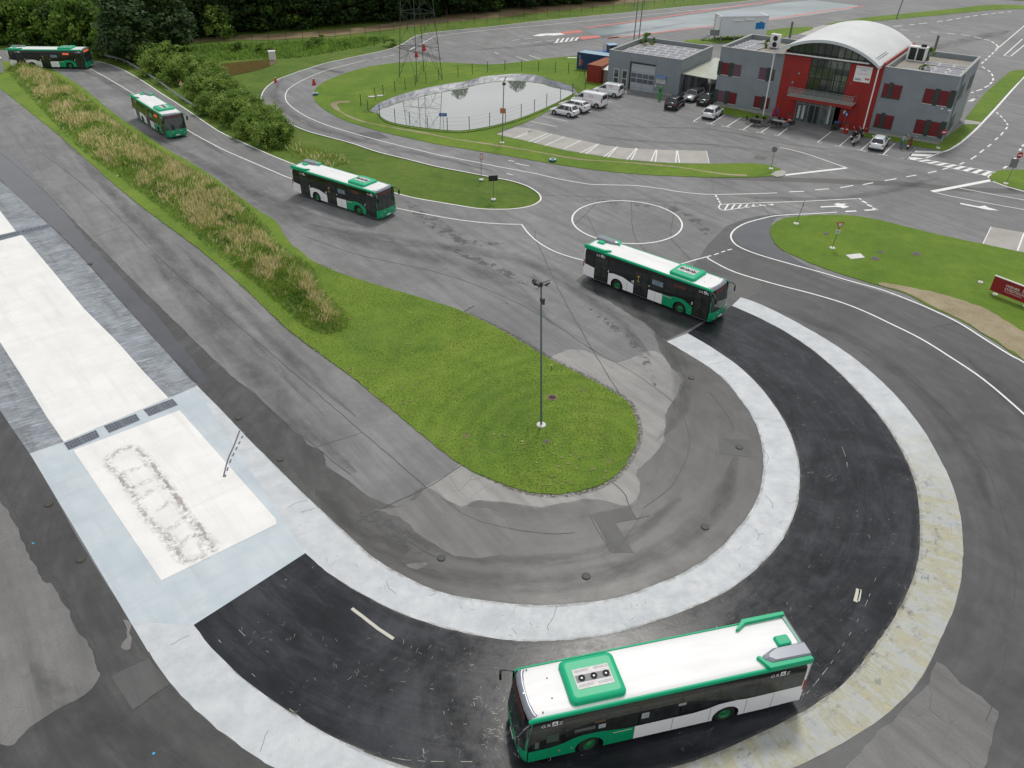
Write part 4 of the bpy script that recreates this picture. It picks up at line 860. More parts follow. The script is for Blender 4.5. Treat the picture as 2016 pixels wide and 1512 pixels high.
    patch('sticker', 5.05, 1.78, .32, .36, 1, STICK); patch('sticker', 6.6, 1.98, .34, .16, 1, STICK); patch('sticker', 3.25, 1.72, .3, .26, 1, STICK); patch('sticker', 2.55, 1.75, .85, .2, 1, mat('interior_grey', (.10, .115, .11), .5)); patch('sticker', 3.15, 2.08, .45, .18, 1, WARM)
    patch('cab_panel', 1.25, 1.62, .5, .5, 1, mat('cab_green', (.05, .08, .06), .5)); patch('sticker', .62, 1.35, .16, .42, 1, mat('cab_grey', (.11, .13, .14), .4))
    patch('poster', 4.95, 1.95, 1.0, .42, -1, STICKB); patch('side_display', 3.0, 2.30, 1.0, .26, -1, ORANGE if lit else DARKRED)
    for u in (9.98, 6.1):
        s0 = patch('door_notice', u+.02, 1.98, .26, .34, -1, mat('notice_black', (.02, .02, .02), .4), .004)
        for k in range(4): p = patch('notice_line', u+.03*(k % 2), 2.1-.085*k, .22-.05*(k % 2), .028, -1, LTR, .007)
    b = MB(); b.add([(-6.72+.09*cos(a*pi/5)*(1 if a % 2 else .6), -1.2855, 1.92+.12*sin(a*pi/5)*(1 if a % 2 else .6)) for a in range(10)], [tuple(range(10))]); b.build('pictogram', YEL, B)
    b = MB(); b.tube((-6.74, -1.2855, 1.62), (-6.70, -1.2855, 1.72), .018, n=5); b.tube((-6.76, -1.2855, 1.52), (-6.64, -1.2855, 1.5), .016, n=5); b.tube((-6.74, -1.2855, 1.62), (-6.76, -1.2855, 1.52), .018, n=5); b.tube((-6.68, -1.2855, 1.6), (-6.64, -1.2855, 1.5), .016, n=5); b.build('pictogram', YEL, B)
    for u, z, w_ in ((1.78, 1.42, .09), (1.80, 1.28, .10), (7.16, 1.42, .1), (7.28, 1.34, .1), (7.16, 1.28, .1), (9.6, 1.55, .07), (9.62, 1.42, .1), (5.68, 1.48, .09)): patch('sticker', u, z, w_, w_, -1, LTR, .004)
    patch('cream_lettering', 3.95, 1.13, .75, .045, -1, mat('cream', (.6, .6, .5), .5), .008)
    patch('cream_lettering', 4.15, 1.06, .8, .045, 1, mat('cream', (.6, .6, .5), .5), .008)
    def graz(u, s_, z=2.44, h=.27):
        x = -u; wd = .235
        for k, ch in enumerate('GRAZ'):
            px = x + (k*wd if s_ < 0 else -k*wd)
            sx = -1 if s_ > 0 else 1
            y = s_*(hw(z)+.012)
            if ch == 'A':
                bx = MB(); x0 = px-(.02 if s_ < 0 else -.02); x1 = px+sx*.205
                bx.add([(x0, y, z-.03), (x1, y, z-.03), (x1, y-s_*.016, z+h-.05), (x0, y-s_*.016, z+h-.05)], [(0, 1, 2, 3)]); bx.build('lettering_box', LTR, B)
            t = text_mb(ch, h*.95)
            t.xf(Matrix.Translation((px, y+s_*.004, z)) @ Matrix(((sx, 0, 0, 0), (0, 0, s_, 0), (0, 1, 0, 0), (0, 0, 0, 1))))
            t.build('lettering', BBLACK if ch == 'A' else LTR, B)
    graz(.75, 1); graz(10.35, 1); graz(1.4, -1); graz(10.9, -1)
    # wheels
    for u in (2.8, 8.7):
        for s_ in (1, -1):
            ax = Matrix.Translation((-u, s_*1.06, .48)) @ Matrix.Rotation(-s_*pi/2, 4, 'X')
            if u < 3: ax = Matrix.Translation((-u, s_*1.04, .48)) @ Matrix.Rotation(radians(12), 4, 'Z') @ Matrix.Rotation(-s_*pi/2, 4, 'X')
            t = MB(); t.lathe([(.0, -.14), (.44, -.14), (.48, -.10), (.48, .12), (.455, .165), (.31, .17), (.28, .12)], 28); t.xf(ax); wh = t.build('wheel', RUBBER, B, smooth=True)
            t = MB(); t.lathe([(.285, .15), (.27, .165), (.24, .13 if u < 3 else .10), (.15, .15 if u < 3 else .06), (.12, .2 if u < 3 else .11), (0, .21 if u < 3 else .11)], 28); t.xf(ax); t.build('rim', HUBG, wh, smooth=True)
    # front details
    for s_ in (1, -1):
        b = MB(); c = Vector((-.085, s_*.98, .62)); rot = Matrix.Rotation(s_*radians(32), 3, 'Z')
        b.obox(c, .10, .34, .16, rot); b.build('headlight', LAMPW, B, bevel=.04)
        b = MB(); b.obox(Vector((-.04, s_*.80, .42)), .08, .14, .08, Matrix.Rotation(s_*radians(12), 3, 'Z')); b.build('fog_lamp', LAMPW, B, bevel=.02)
        b = MB(); b.box(-BL-.012, -BL+.06, s_*1.235-.06, s_*1.235+.06, 1.15, 1.75); b.build('tail_light', LAMPR, B)
        b = MB()                                      # mirrors on arms
        b.path([Vector((-.36, s_*1.19, 2.72)), Vector((-.02, s_*1.36, 2.70)), Vector((.20, s_*1.50 if s_ < 0 else 1.46, 2.55))], .035, 6); arm = b.build('mirror', DGREY, B)
        b = MB(); b.obox(Vector((.20, s_*1.48, 2.28)), .10, .22, .46, Matrix.Rotation(s_*radians(14), 3, 'Z')); b.build('mirror_head', BBLACK, arm, bevel=.04)
    b = MB(); b.add([(.066, -.6, .88), (.066, .6, .88), (.061, .6, .92), (.061, -.6, .92)], [(0, 1, 2, 3)]); b.build('front_trim', LAMPW, B)
    b = MB(); b.box(.045, .082, -.26, .26, .42, .53); b.build('number_plate', PLATEM, B)
    b = MB(); b.lathe([(.09, 0), (.09, .012), (0, .012)], 20); b.xf(Matrix.Translation((.078, 0, 1.0)) @ Matrix.Rotation(pi/2, 4, 'Y')); b.build('emblem_badge', SILVER, B)
    b = MB(); b.path([Vector((.03, .5, 1.14)), Vector((-.02, .2, 1.5)), Vector((-.07, -.1, 1.9))], .012, 5); b.build('wiper', RUBBER, B); b = MB(); b.path([Vector((.03, -.55, 1.14)), Vector((-.03, -.5, 1.55)), Vector((-.09, -.5, 1.95))], .012, 5); b.build('wiper', RUBBER, B)
    for u, s_ in ((1.55, 1), (2.05, 1)) if True else (): 
        b = MB(); b.lathe([(.035, 0), (.03, .012), (0, .012)], 10); b.xf(Matrix.Translation((-u, s_*1.281, .72-.02*u)) @ Matrix.Rotation(-pi/2, 4, 'X')); b.build('side_marker', AMBER, B)
    b = MB(); b.lathe([(.035, 0), (.03, .012), (0, .012)], 10); b.xf(Matrix.Translation((-1.9, -1.281, .72)) @ Matrix.Rotation(pi/2, 4, 'X')); b.build('side_marker', AMBER, B)
    # roof air-conditioning unit
    def rrect(x0, x1, y0, y1, r, n=5):
        o = []
        for cx, cy, a0 in ((x1-r, y1-r, 0), (x0+r, y1-r, pi/2), (x0+r, y0+r, pi), (x1-r, y0+r, 1.5*pi)):
            for k in range(n+1): a = a0+pi/2*k/n; o.append((cx+r*cos(a), cy+r*sin(a)))
        return o
    b = MB(); lv = []
    for ins, z, r in ((0, 2.90, .24), (.0, 3.05, .24), (.03, 3.12, .24), (.09, 3.165, .22), (.20, 3.18, .16)):
        lv.append([(x, y, z) for x, y in rrect(-4.30+ins, -2.02-ins, -.99+ins, .99-ins, r)])
    n = len(lv[0]); vs = [v for l in lv for v in l]
    b.add(vs, [(i*n+k, i*n+(k+1) % n, (i+1)*n+(k+1) % n, (i+1)*n+k) for i in range(4) for k in range(n)]); b.add(lv[-1], [tuple(range(n))])
    ac = b.build('air_conditioner', GREEN_UP, B, smooth=True)
    b = MB(); b.box(-3.93, -2.44, -.42, .48, 3.178, 3.192); pn = b.build('fan_plate', mat('fan_plate', (.60, .58, .58), .5, var=.12, vscale=6), ac)
    b = MB(); b.box(-3.88, -2.49, -.12, .18, 3.1925, 3.206); gr = b.build('grille', mat('grille_grey', (.16, .165, .18), .5, var=.2, vscale=30), ac)
    for y in (-.36, -.30, .30, .36):
        b = MB(); b.box(-3.9, -3.3, y, y+.018, 3.1925, 3.2); b.build('vent_slot', STICK, ac); b = MB(); b.box(-3.1, -2.5, y, y+.018, 3.1925, 3.2); b.build('vent_slot', STICK, ac)
    for x in (-3.72, -3.22, -2.72):
        b = MB(); b.lathe([(.135, 3.206), (.135, 3.24), (.105, 3.24), (.10, 3.21), (.05, 3.209)], 20, (x, .03)); f = b.build('fan', RUBBER, ac)
        b = MB(); b.lathe([(.045, 3.209), (.04, 3.23), (0, 3.232)], 12, (x, .03)); b.build('fan_hub', PLATEM, f)
    # rear roof: fairings, hatch, cowl
    for s_ in (1, -1):
        ou = [(-9.75, .80), (-9.9, .78), (-10.35, 1.04), (-BL-.04, 1.06), (-BL-.06, 1.24), (-10.25, 1.25)] if s_ < 0 else [(-9.95, .62), (-10.1, .58), (-10.42, .98), (-BL-.04, 1.06), (-BL-.06, 1.25), (-10.25, 1.25)]
        b = MB(); b.prism([(x, s_*y) for x, y in ou], 2.80, 3.09); b.build('roof_fairing', GREEN_UP, B, bevel=.035)
    b = MB(); b.box(-BL-.05, -BL+.10, -1.08, 1.08, 2.82, 2.99); b.build('rear_spoiler', mat('rail_pale', (.16, .34, .27), .35), B, bevel=.02)
    b = MB(); b.box(-BL-.085, -BL-.05, -1.15, 1.15, 2.6, 2.99); b.build('rear_trim', DGREY, B)
    b = MB(); lv = []
    for ins, z in ((0, 2.93), (.02, 3.05), (.07, 3.09)): lv.append([(x, y, z) for x, y in rrect(-11.75+ins, -11.10-ins, -.16+ins, .36-ins, .08, 3)])
    n = len(lv[0]); b.add([v for l in lv for v in l], [(i*n+k, i*n+(k+1) % n, (i+1)*n+(k+1) % n, (i+1)*n+k) for i in range(2) for k in range(n)]); b.add(lv[-1], [tuple(range(n))]); b.build('roof_hatch', GREEN_UP, B)
    b = MB(); prof = [(-BL-.02, .40), (-10.75, .40), (-10.25, .60), (-10.12, .80), (-10.40, 1.04), (-BL-.02, 1.08)]
    cen = Vector((-11.3, .75, 0)); lv = []
    for k, z in ((1.0, 2.92), (1.0, 3.02), (.93, 3.12), (.75, 3.17)):
        lv.append([(max(-BL-.02, cen.x+(x-cen.x)*k) if x > -BL else x, cen.y+(y-cen.y)*k, z) for x, y in prof])
    n = len(prof); b.add([v for l in lv for v in l], [(i*n+(k+1) % n, i*n+k, (i+1)*n+k, (i+1)*n+(k+1) % n) for i in range(3) for k in range(n)]); b.add(lv[-1], [tuple(range(n))[::-1]])
    b.build('engine_cowl', SILVER, B)
    for x, y in ((-.75, -1.0), (-1.45, -.45), (-1.4, .45), (-.9, .95)): b = MB(); b.lathe([(.03, 2.93), (.03, 2.975), (0, 2.98)], 8, (x, y)); b.build('antenna', DGREY, B)
    return B

BUSES = [((.2117, 18.374), -2.898, 0, 'nearest bus, on the black slide track with its roof towards us'),
         ((15.894, 53.165), -.7122, 0, 'bus entering the black track between the two white ring ends'),
         ((-12.220, 72.603), -.6215, 0, 'bus following the white line beside the grass island with the speed board'),
         ((-41.453, 97.068), -.8740, 1, 'bus coming head-on down the road beside the leafy bushes'),
         ((-68.484, 133.600), .0190, 2, 'farthest bus, side-on by the guardrail with a lit orange display')]
for loc, yaw, lit, lab in BUSES: bus(lab, loc, yaw, lit)
# ================================================================ office building, garage, containers
OW = at(1403.3, 207.3); OANG = radians(-35.10)
CLAD = NB('grey_cladding'); 
def _clad(n):
    g = n.t.nodes.new('ShaderNodeTexCoord'); wv = n.t.nodes.new('ShaderNodeTexWave'); wv.wave_type = 'BANDS'; wv.bands_direction = 'X'; wv.inputs['Scale'].default_value = 1.25; wv.inputs['Distortion'].default_value = 0
    n.link(g.outputs['Object'], wv.inputs['Vector'])
    c = n.ramp(n.noise(.5, 4, vec=g.outputs['Object']), [(.3, (.19, .22, .245)), (.7, (.235, .265, .29))])
    c = n.mix(n.range(wv.outputs['Fac'], .0, .06, .18, 0), c, (.10, .12, .13)); 
    return n.done(c, .45, n.math('MULTIPLY', wv.outputs['Fac'], .3), .2)
_clad(CLAD); CLAD = CLAD.m
REDW = mat('red_wall', (.28, .013, .009), .5, var=.12, vscale=.8)
GRAVEL = mat('roof_gravel', (.22, .20, .17), .9, col2=(.34, .32, .28), vscale=1.2, bump=.4, bscale=12, detail=8)
COPING = mat('metal_coping', (.30, .31, .30), .45, metal=.2, var=.1)
DARKG = mat('shutter_green', (.025, .045, .04), .5)
REDBL = mat('red_blind', (.13, .007, .013), .45, var=.1, vscale=2); MAUVE = mat('mauve_blind', (.12, .06, .085), .35, var=.15, vscale=2)
WINF = mat('window_frame_pale', (.5, .51, .52), .4)
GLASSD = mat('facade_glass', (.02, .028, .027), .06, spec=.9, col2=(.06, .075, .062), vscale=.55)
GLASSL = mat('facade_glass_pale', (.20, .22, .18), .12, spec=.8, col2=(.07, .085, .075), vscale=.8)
MULL = mat('mullion_dark', (.012, .022, .02), .4)
MEMB = mat('barrel_roof_membrane', (.56, .58, .585), .5, col2=(.64, .65, .65), vscale=.35, bump=.05, bscale=2)
WSTEEL = mat('white_steel', (.74, .75, .74), .35)
SOLAR = mat('solar_glass', (.15, .155, .185), .2, spec=.8, col2=(.20, .205, .23), vscale=1.5); SFRAME = mat('solar_frame', (.68, .68, .69), .4)
GALV = mat('galvanised', (.30, .33, .34), .4, metal=.5)
CONCW = mat('plinth_concrete', (.33, .33, .30), .8, var=.15)
DOORG = mat('door_panel_grey', (.36, .40, .42), .4)
BLUEC = mat('container_blue', (.012, .045, .13), .45, var=.1); BLUET = mat('container_top_blue', (.30, .43, .52), .5, var=.15, vscale=2)
REDC = mat('container_red', (.22, .018, .012), .5, var=.15); RUSTC = mat('container_rust', (.24, .075, .022), .8, col2=(.34, .12, .04), vscale=1.5, detail=8)

T = empty('office_building', OW, OANG, 'grey two-storey office with red centre and white barrel roof', 'building')
def bx(name, x0, x1, y0, y1, z0, z1, m, par=None, bevel=0): b = MB(); b.box(x0, x1, y0, y1, z0, z1); return b.build(name, m, par or T, bevel=bevel)
# wings: walls, flat roofs behind parapets
def wing(x0, x1, d, H, par, roof=.75):
    w = bx('wall', x0, x1, 0, d, .35, H-.02, CLAD, par)
    bx('plinth', x0+.03, x1-.03, .03, d-.03, 0, .35, CONCW, par)
    # hollow the top: build parapet as four strips over a lowered gravel field
    t = .30
    for a, c, e, f in ((x0-.03, x1+.03, -.03, t), (x0-.03, x1+.03, d-t, d+.03), (x0-.03, x0+t, t, d-t), (x1-t, x1+.03, t, d-t)): bx('parapet', a, c, e, f, H-.02, H+roof*.0+.06, COPING, par)
    return w
def flatwing(x0, x1, d, H, par):
    lo = H-.62; t = .3
    b = MB(); b.box(x0, x1, 0, d, .35, lo); b.build('wall', CLAD, par)
    bx('plinth', x0+.04, x1-.04, .04, d-.04, 0, .35, CONCW, par)
    for a, c, e, f in ((x0, x1, 0, t), (x0, x1, d-t, d), (x0, x0+t, t, d-t), (x1-t, x1, t, d-t)):
        p = bx('parapet', a, c, e, f, lo, H, CLAD, par); b = MB(); b.box(a-.04 if a == x0 else a, c+.04 if c == x1 else c, e-.04 if e == 0 else e, f+.04 if f == d else f, H, H+.05); b.build('coping', COPING, p)
    bx('roof_gravel', x0+t, x1-t, t, d-t, lo, lo+.03, GRAVEL, par)
    return lo+.03
zl = flatwing(0, 8.9, 11.0, 7.82, T); zr = flatwing(21.4, 30.02, 13.6, 8.08, T)
# red centre block with a glass front
bx('red_wall', 8.9, 12.4, -.06, 15.5, 0, 7.95, REDW); bx('red_wall', 17.4, 21.4, -.06, 15.5, 0, 7.95, REDW)
bx('rear_wall', 12.4, 17.4, 15.3, 15.5, 0, 9.5, CLAD); bx('side_wall', 21.2, 21.40, 0, 15.5, 7.95, 8.5, REDW)
bx('side_wall', 8.9, 9.1, 0, 15.5, 7.95, 8.5, REDW)
gl = bx('glass_front', 12.4, 17.4, .10, .16, 3.3, 7.95, GLASSD)
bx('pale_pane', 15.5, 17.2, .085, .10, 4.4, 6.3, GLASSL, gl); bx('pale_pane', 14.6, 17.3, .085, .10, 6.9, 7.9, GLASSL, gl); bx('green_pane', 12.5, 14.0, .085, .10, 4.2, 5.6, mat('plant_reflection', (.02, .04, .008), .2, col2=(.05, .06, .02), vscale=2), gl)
for k in range(7): bx('mullion', 12.4+k*.833-.03, 12.4+k*.833+.03, .02, .085, 3.3, 7.95, MULL, gl)
for z in (4.1, 5.6, 7.0): bx('mullion', 12.4, 17.4, .03, .082, z-.03, z+.03, MULL, gl)
for k in range(6): bx('mullion', 15.5+k*.3-.015, 15.5+k*.3+.015, .04, .083, 4.15, 6.3, MULL, gl)
for z in (4.6, 4.95, 5.3): bx('mullion', 15.5, 17.3, .045, .081, z-.015, z+.015, MULL, gl)
# arc gable and barrel roof
ax0, ax1, az0, rise = 7.55, 21.05, 8.22, 2.2
half = (ax1-ax0)/2; Rr = (half*half+rise*rise)/(2*rise); cxr = (ax0+ax1)/2; czr = az0+rise-Rr
def arc(x): return czr+sqrt(max(0, Rr*Rr-(x-cxr)**2))
xs = [9.0+12.3*k/30 for k in range(31)]
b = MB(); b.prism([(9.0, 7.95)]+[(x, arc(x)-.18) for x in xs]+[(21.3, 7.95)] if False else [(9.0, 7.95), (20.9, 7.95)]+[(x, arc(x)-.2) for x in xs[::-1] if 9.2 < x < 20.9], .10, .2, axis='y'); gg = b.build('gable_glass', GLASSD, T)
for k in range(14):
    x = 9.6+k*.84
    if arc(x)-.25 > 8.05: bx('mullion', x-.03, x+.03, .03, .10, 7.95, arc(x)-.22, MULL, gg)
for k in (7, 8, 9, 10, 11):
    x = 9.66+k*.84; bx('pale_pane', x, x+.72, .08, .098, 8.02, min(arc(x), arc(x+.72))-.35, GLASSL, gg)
bx('mullion', 9.3, 20.7, .02, .09, 8.35, 8.42, MULL, gg)
xs = [ax0+(ax1-ax0)*k/48 for k in range(49)]
b = MB(); th = .22
prof = [(x, arc(x)) for x in xs]+[(x, arc(x)-th) for x in xs[::-1]]
n = len(xs); y0, y1 = -1.15, 16.2
vs = [(x, y0, z) for x, z in prof]+[(x, y1, z) for x, z in prof]; m = len(prof)
fs = [(i, i+1, i+1+m, i+m) if False else (i, i+m, i+1+m, i+1) for i in range(m)][:-1]
fs = [(i, (i+1) % m, (i+1) % m+m, i+m) for i in range(m)]
b.add(vs, fs); 
for yy, fl in ((0, 1), (m, 0)):
    for i in range(n-1): f = (yy+i, yy+i+1, yy+m-2-i, yy+m-1-i); b.add([], [])
b.f += [(i, i+1, m-2-i, m-1-i)[::-1] for i in range(n-1)]+[(m+i, m+i+1, m+m-2-i, m+m-1-i) for i in range(n-1)]; b.mi = [0]*len(b.f)
br = b.build('barrel_roof', MEMB, T)
b = MB(); vs = []
for x in xs: vs += [(x, -1.18, arc(x)+.03), (x, -1.18, arc(x)-.32)]
b.add(vs, [(2*i, 2*i+1, 2*i+3, 2*i+2) for i in range(n-1)])
vs = []
for x in xs: vs += [(x, -1.18, arc(x)-.32), (x, -1.05, arc(x)-.32)]
b.add(vs, [(2*i, 2*i+1, 2*i+3, 2*i+2) for i in range(n-1)]); b.build('roof_edge', mat('edge_trim_pale', (.55, .60, .62), .4), br)
for k in range(12): bx('snow_guard', 20.35-.0*k, 20.41, 0.2+k*.42, .24+k*.42, arc(20.38)+.0, arc(20.38)+.16, GALV, br)
bx('snow_guard', 20.1, 20.13, 0.1, 5, arc(20.1)-.05, arc(20.1)+.07, GALV, br)
bx('eaves_beam', 21.02, 21.12, -1.1, 16.1, 7.98, 8.16, WSTEEL, br); bx('gutter', 20.95, 21.15, -1.1, 16.1, 8.17, 8.21, MULL, br)
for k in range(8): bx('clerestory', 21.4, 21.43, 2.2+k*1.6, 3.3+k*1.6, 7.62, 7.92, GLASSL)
b = MB(); b.tube((8.9, -.7, 8.25), (19.6, -.7, 8.32), .09, n=8); b.build('tie_beam', WSTEEL, br)
for bxx, tx in ((7.75, 7.75), (20.95, 20.95)):
    b = MB(); b.tube((bxx-.02, -.9, 0), (tx+.0, -.9, 8.15), .085, n=10); b.build('slender_column', WSTEEL, T)
# balcony
bal = bx('balcony', 10.65, 19.05, -1.65, -.06, 2.92, 3.32, REDW); bx('balcony_floor', 10.6, 19.1, -1.7, -.06, 3.32, 3.36, mat('balcony_grey', (.33, .35, .31), .6), bal)
def rail(pts, par, h=1.05, step=1.65, r=.02):
    b = MB()
    for z in (h, ): b.path([Vector((x, y, pts[0][2]+z)) for x, y, _ in pts], r*1.3, 6)
    b.build('handrail', GALV, par)
    P = dense([Vector(p) for p in pts], step, False)
    for p in P: b = MB(); b.tube(p, p+Vector((0, 0, h)), r, n=6); b.build('baluster', GALV, par)
rail([(10.66, -.1, 3.36), (10.66, -1.62, 3.36), (19.02, -1.62, 3.36), (19.02, -.1, 3.36)], bal)
# thin glass infill of the balustrade
ms = bpy.data.materials.new('balustrade_mesh'); ms.use_nodes = True; t_ = ms.node_tree; tr = t_.nodes.new('ShaderNodeBsdfTransparent'); mxs = t_.nodes.new('ShaderNodeMixShader'); mxs.inputs[0].default_value = .3
t_.links.new(tr.outputs[0], mxs.inputs[1]); t_.links.new(t_.nodes['Principled BSDF'].outputs[0], mxs.inputs[2]); t_.nodes['Principled BSDF'].inputs['Base Color'].default_value = (.28, .30, .28, 1); t_.links.new(mxs.outputs[0], t_.nodes['Material Output'].inputs[0])
b = MB(); b.box(10.68, 19.0, -1.615, -1.605, 3.42, 4.3); b.build('infill_panel', ms, bal)
# entrance
en = bx('entrance_glass', 11.7, 16.7, -.14, -.10, .0, 2.9, mat('entrance_glass', (.05, .07, .065), .08, spec=.9, col2=(.11, .14, .13), vscale=1.3)); bx('doorway', 13.6, 14.7, -.16, -.142, 0, 2.2, MULL, en)
for k in range(7): x = 11.7+k*.833; bx('mullion', x-.03, x+.03, -.18, -.14, 0, 2.9, GALV, en)
bx('mullion', 11.7, 16.7, -.175, -.141, 2.25, 2.32, GALV, en); bx('glass_print', 12.0, 12.3, -.15, -.141, .3, 2.0, WINF, en); bx('glass_print', 12.6, 12.9, -.15, -.141, .3, 2.1, WINF, en); bx('glass_print', 16.0, 16.25, -.15, -.141, .2, 2.6, WINF, en)
# windows: (x0, x1, z0, z1, colour)
def win(x0, x1, z0, z1, m, sh, frame=WINF):
    t = bx('window', x0, x1, -.035, .0, z0, z1, m); bx('sill', x0-.03, x1+.03, -.09, -.02, z0-.07, z0, frame, t); return t
def shut(x0, x1, z0, z1): bx('shutter', x0, x1, -.085, .0, z0-.1, z1+.1, DARKG)
for z0, z1, la, lb in ((4.3, 5.85, REDBL, MAUVE), (.6, 2.15, MAUVE, REDBL)):
    shut(-.06, .5, z0, z1); win(.5, 1.55, z0, z1, la, 0); shut(1.57, 2.15, z0, z1); win(2.15, 3.28, z0, z1, lb, 0)
    win(5.82, 6.85, z0+.1, z1+.08, MAUVE if z0 > 2 else REDBL, 0); shut(6.87, 7.3, z0+.1, z1+.08); win(7.32, 7.95, z0+.1, z1+.08, GLASSD if z0 > 2 else REDBL, 0)
for z0, z1 in ((4.6, 6.2), (.9, 2.52)):
    win(21.85, 22.5, z0, z1, REDBL, 0, DARKG); shut(22.5, 22.95, z0, z1+.1); win(22.95, 24.05, z0, z1, REDBL, 0, DARKG)
    win(26.65, 27.82, z0, z1+.1, REDBL, 0, WINF); shut(27.82, 28.35, z0, z1+.15); win(28.35, 29.5, z0, z1+.12, REDBL, 0, WINF); shut(29.5, 30.08, z0, z1+.2)
for y0, y1 in ((.3, 1.2), (3.6, 6.2), (9.5, 12.5)):
    for z0, z1 in ((4.6, 6.3), (.9, 2.6)):
        if y0 > 9 and z0 < 2: continue
        b = MB(); b.box(30.02, 30.06, y0, y1, z0, z1); b.build('side_window', MULL, T)
b = MB(); b.tube((30.1, 2.4, 0), (30.1, 2.4, 8.0), .06, n=8); b.build('downpipe', CLAD, T)
# banner on the red wall
sg = bx('banner', 18.1, 20.1, -.11, -.07, 5.95, 7.82, LTR)
def wtext(txt, size, x, z, m, par, y=-.115, rot=0, align='LEFT'):
    t = text_mb(txt, size, align=align); t.xf(Matrix.Translation((x, y, z)) @ Matrix.Rotation(pi/2, 4, 'X') @ Matrix.Rotation(rot, 4, 'Z')); return t.build('lettering', m, par)
NAVY = mat('ink_navy', (.05, .08, .16), .5); REDI = mat('ink_red', (.55, .02, .03), .5)
wtext('Fahrsicherheitszentrum', .17, 18.17, 7.55, NAVY, sg); wtext('Steiermark', .17, 18.7, 7.3, NAVY, sg); wtext('Ich fahr sicher', .22, 18.45, 6.8, REDI, sg, rot=.06)
bx('banner_logo', 19.45, 19.98, -.118, -.112, 6.25, 6.47, REDI, sg); wtext('Moser', .14, 19.5, 6.31, LTR, sg, -.121); bx('banner_picture', 18.25, 19.0, -.118, -.112, 6.1, 6.35, STICK, sg)
wtext('21', .28, 17.75, 5.55, GALV, T, -.08); b = MB(); b.lathe([(.16, 0), (.12, .2), (0, .2)], 10); b.xf(Matrix.Translation((11.2, -.08, 5.9)) @ Matrix.Rotation(pi/2, 4, 'X')); b.build('wall_lamp', GALV, T)
b = MB(); b.lathe([(.16, 0), (.12, .2), (0, .2)], 10); b.xf(Matrix.Translation((10.6, -.08, 4.7)) @ Matrix.Rotation(pi/2, 4, 'X')); b.build('wall_lamp', GALV, T)
cm = bx('security_camera', 29.0, 29.25, -.4, -.05, 4.28, 4.4, WSTEEL); bx('camera_arm', 29.8, 30.15, -.35, -.02, 4.2, 4.3, WSTEEL, cm)

# roof fittings: each a thing standing on the roof
def on(par_o, ang, x, y): return par_o + Vector((cos(ang)*x-sin(ang)*y, sin(ang)*x+cos(ang)*y, 0))
def hp(loc, z, rz, label):
    t = empty('heat_pump', (loc.x, loc.y, z), rz, label, 'air conditioner'); bx('casing', -.65, .65, -.32, .32, .1, 1.85, WSTEEL, t, .02)
    for zf in (.55, 1.35):
        b = MB(); b.lathe([(.34, 0), (.34, .03), (.3, .03), (.28, .008), (0, .008)], 24); b.xf(Matrix.Translation((.12, -.322, zf)) @ Matrix.Rotation(pi/2, 4, 'X')); f = b.build('fan', MULL, t)
    for x in (-.5, .5): bx('foot', x-.05, x+.05, -.3, .3, 0, .1, GALV, t)
hp(on(OW, OANG, 5.15, 6.4), zl, OANG-.12, 'white twin-fan heat pump standing on the left roof of the office')
p = on(OW, OANG, 23.1, 9.2); t = empty('chiller_unit', (p.x, p.y, zr), OANG, 'white roof chiller with two dark coil panels and a top fan', 'air conditioner')
bx('casing', -1.15, 1.15, -.55, .55, 0, 1.75, WSTEEL, t, .02); bx('coil_panel', -.9, -.08, -.565, -.55, .15, 1.6, MULL, t); bx('coil_panel', .08, .9, -.565, -.55, .15, 1.6, MULL, t)
b = MB(); b.lathe([(.36, 1.75), (.36, 1.98), (.32, 1.98), (.3, 1.8), (0, 1.8)], 20, (.55, 0)); b.build('fan', MULL, t)
def panel(loc, z, rz, label, grp, w_=1.62, h_=.95, tilt=radians(10), proto=[None]):
    t = empty('solar_panel', (loc.x, loc.y, z), rz, label, 'solar panel', grp)
    if proto[0] is None:
        f = MB(); f.box(-w_/2, w_/2, -h_/2, h_/2, .05, .085); g = MB(); g.box(-w_/2+.055, w_/2-.055, -h_/2+.055, h_/2-.055, .085, .089)
        s = MB(); s.add([(-w_/2+.05, h_/2-.02, .05), (w_/2-.05, h_/2-.02, .05), (w_/2-.05, h_/2, .2), (-w_/2+.05, h_/2, .2)], [(0, 1, 2, 3)])
        proto[0] = []
        a = f.build('frame', SFRAME, t); c = g.build('cells', SOLAR, t); proto[0] = [a, c]
        for q in (a, c): q.rotation_euler = (tilt, 0, 0); q.location = (0, 0, .1)
    else:
        for q in proto[0]: c = q.copy(); COL.objects.link(c); c.parent = t
    return t
rows = [(3.4, 23.9, 5), (4.45, 23.9, 5), (5.5, 23.9, 3), (5.5, 28.8, 1), (6.6, 26.5, 2.9), (7.7, 27.0, 2), (8.8, 25.3, 3)]
pw = 1.7
for rr, (x, y) in enumerate([(24.3+k*pw, 1.0) for k in range(3)]+[(23.9+k*pw, 2.1) for k in range(4)]+[(25.6+k*pw, 4.4) for k in range(3)]+[(26.9+k*pw, 5.6) for k in range(2)]+[(25.4+k*pw, 7.9) for k in range(3)]+[(27.0+k*pw, 3.2) for k in range(2)]):
    panel(on(OW, OANG, x, y), zr, OANG, 'framed solar panel lying on the right-hand gravel roof of the office', 'solar panels on the office right roof')
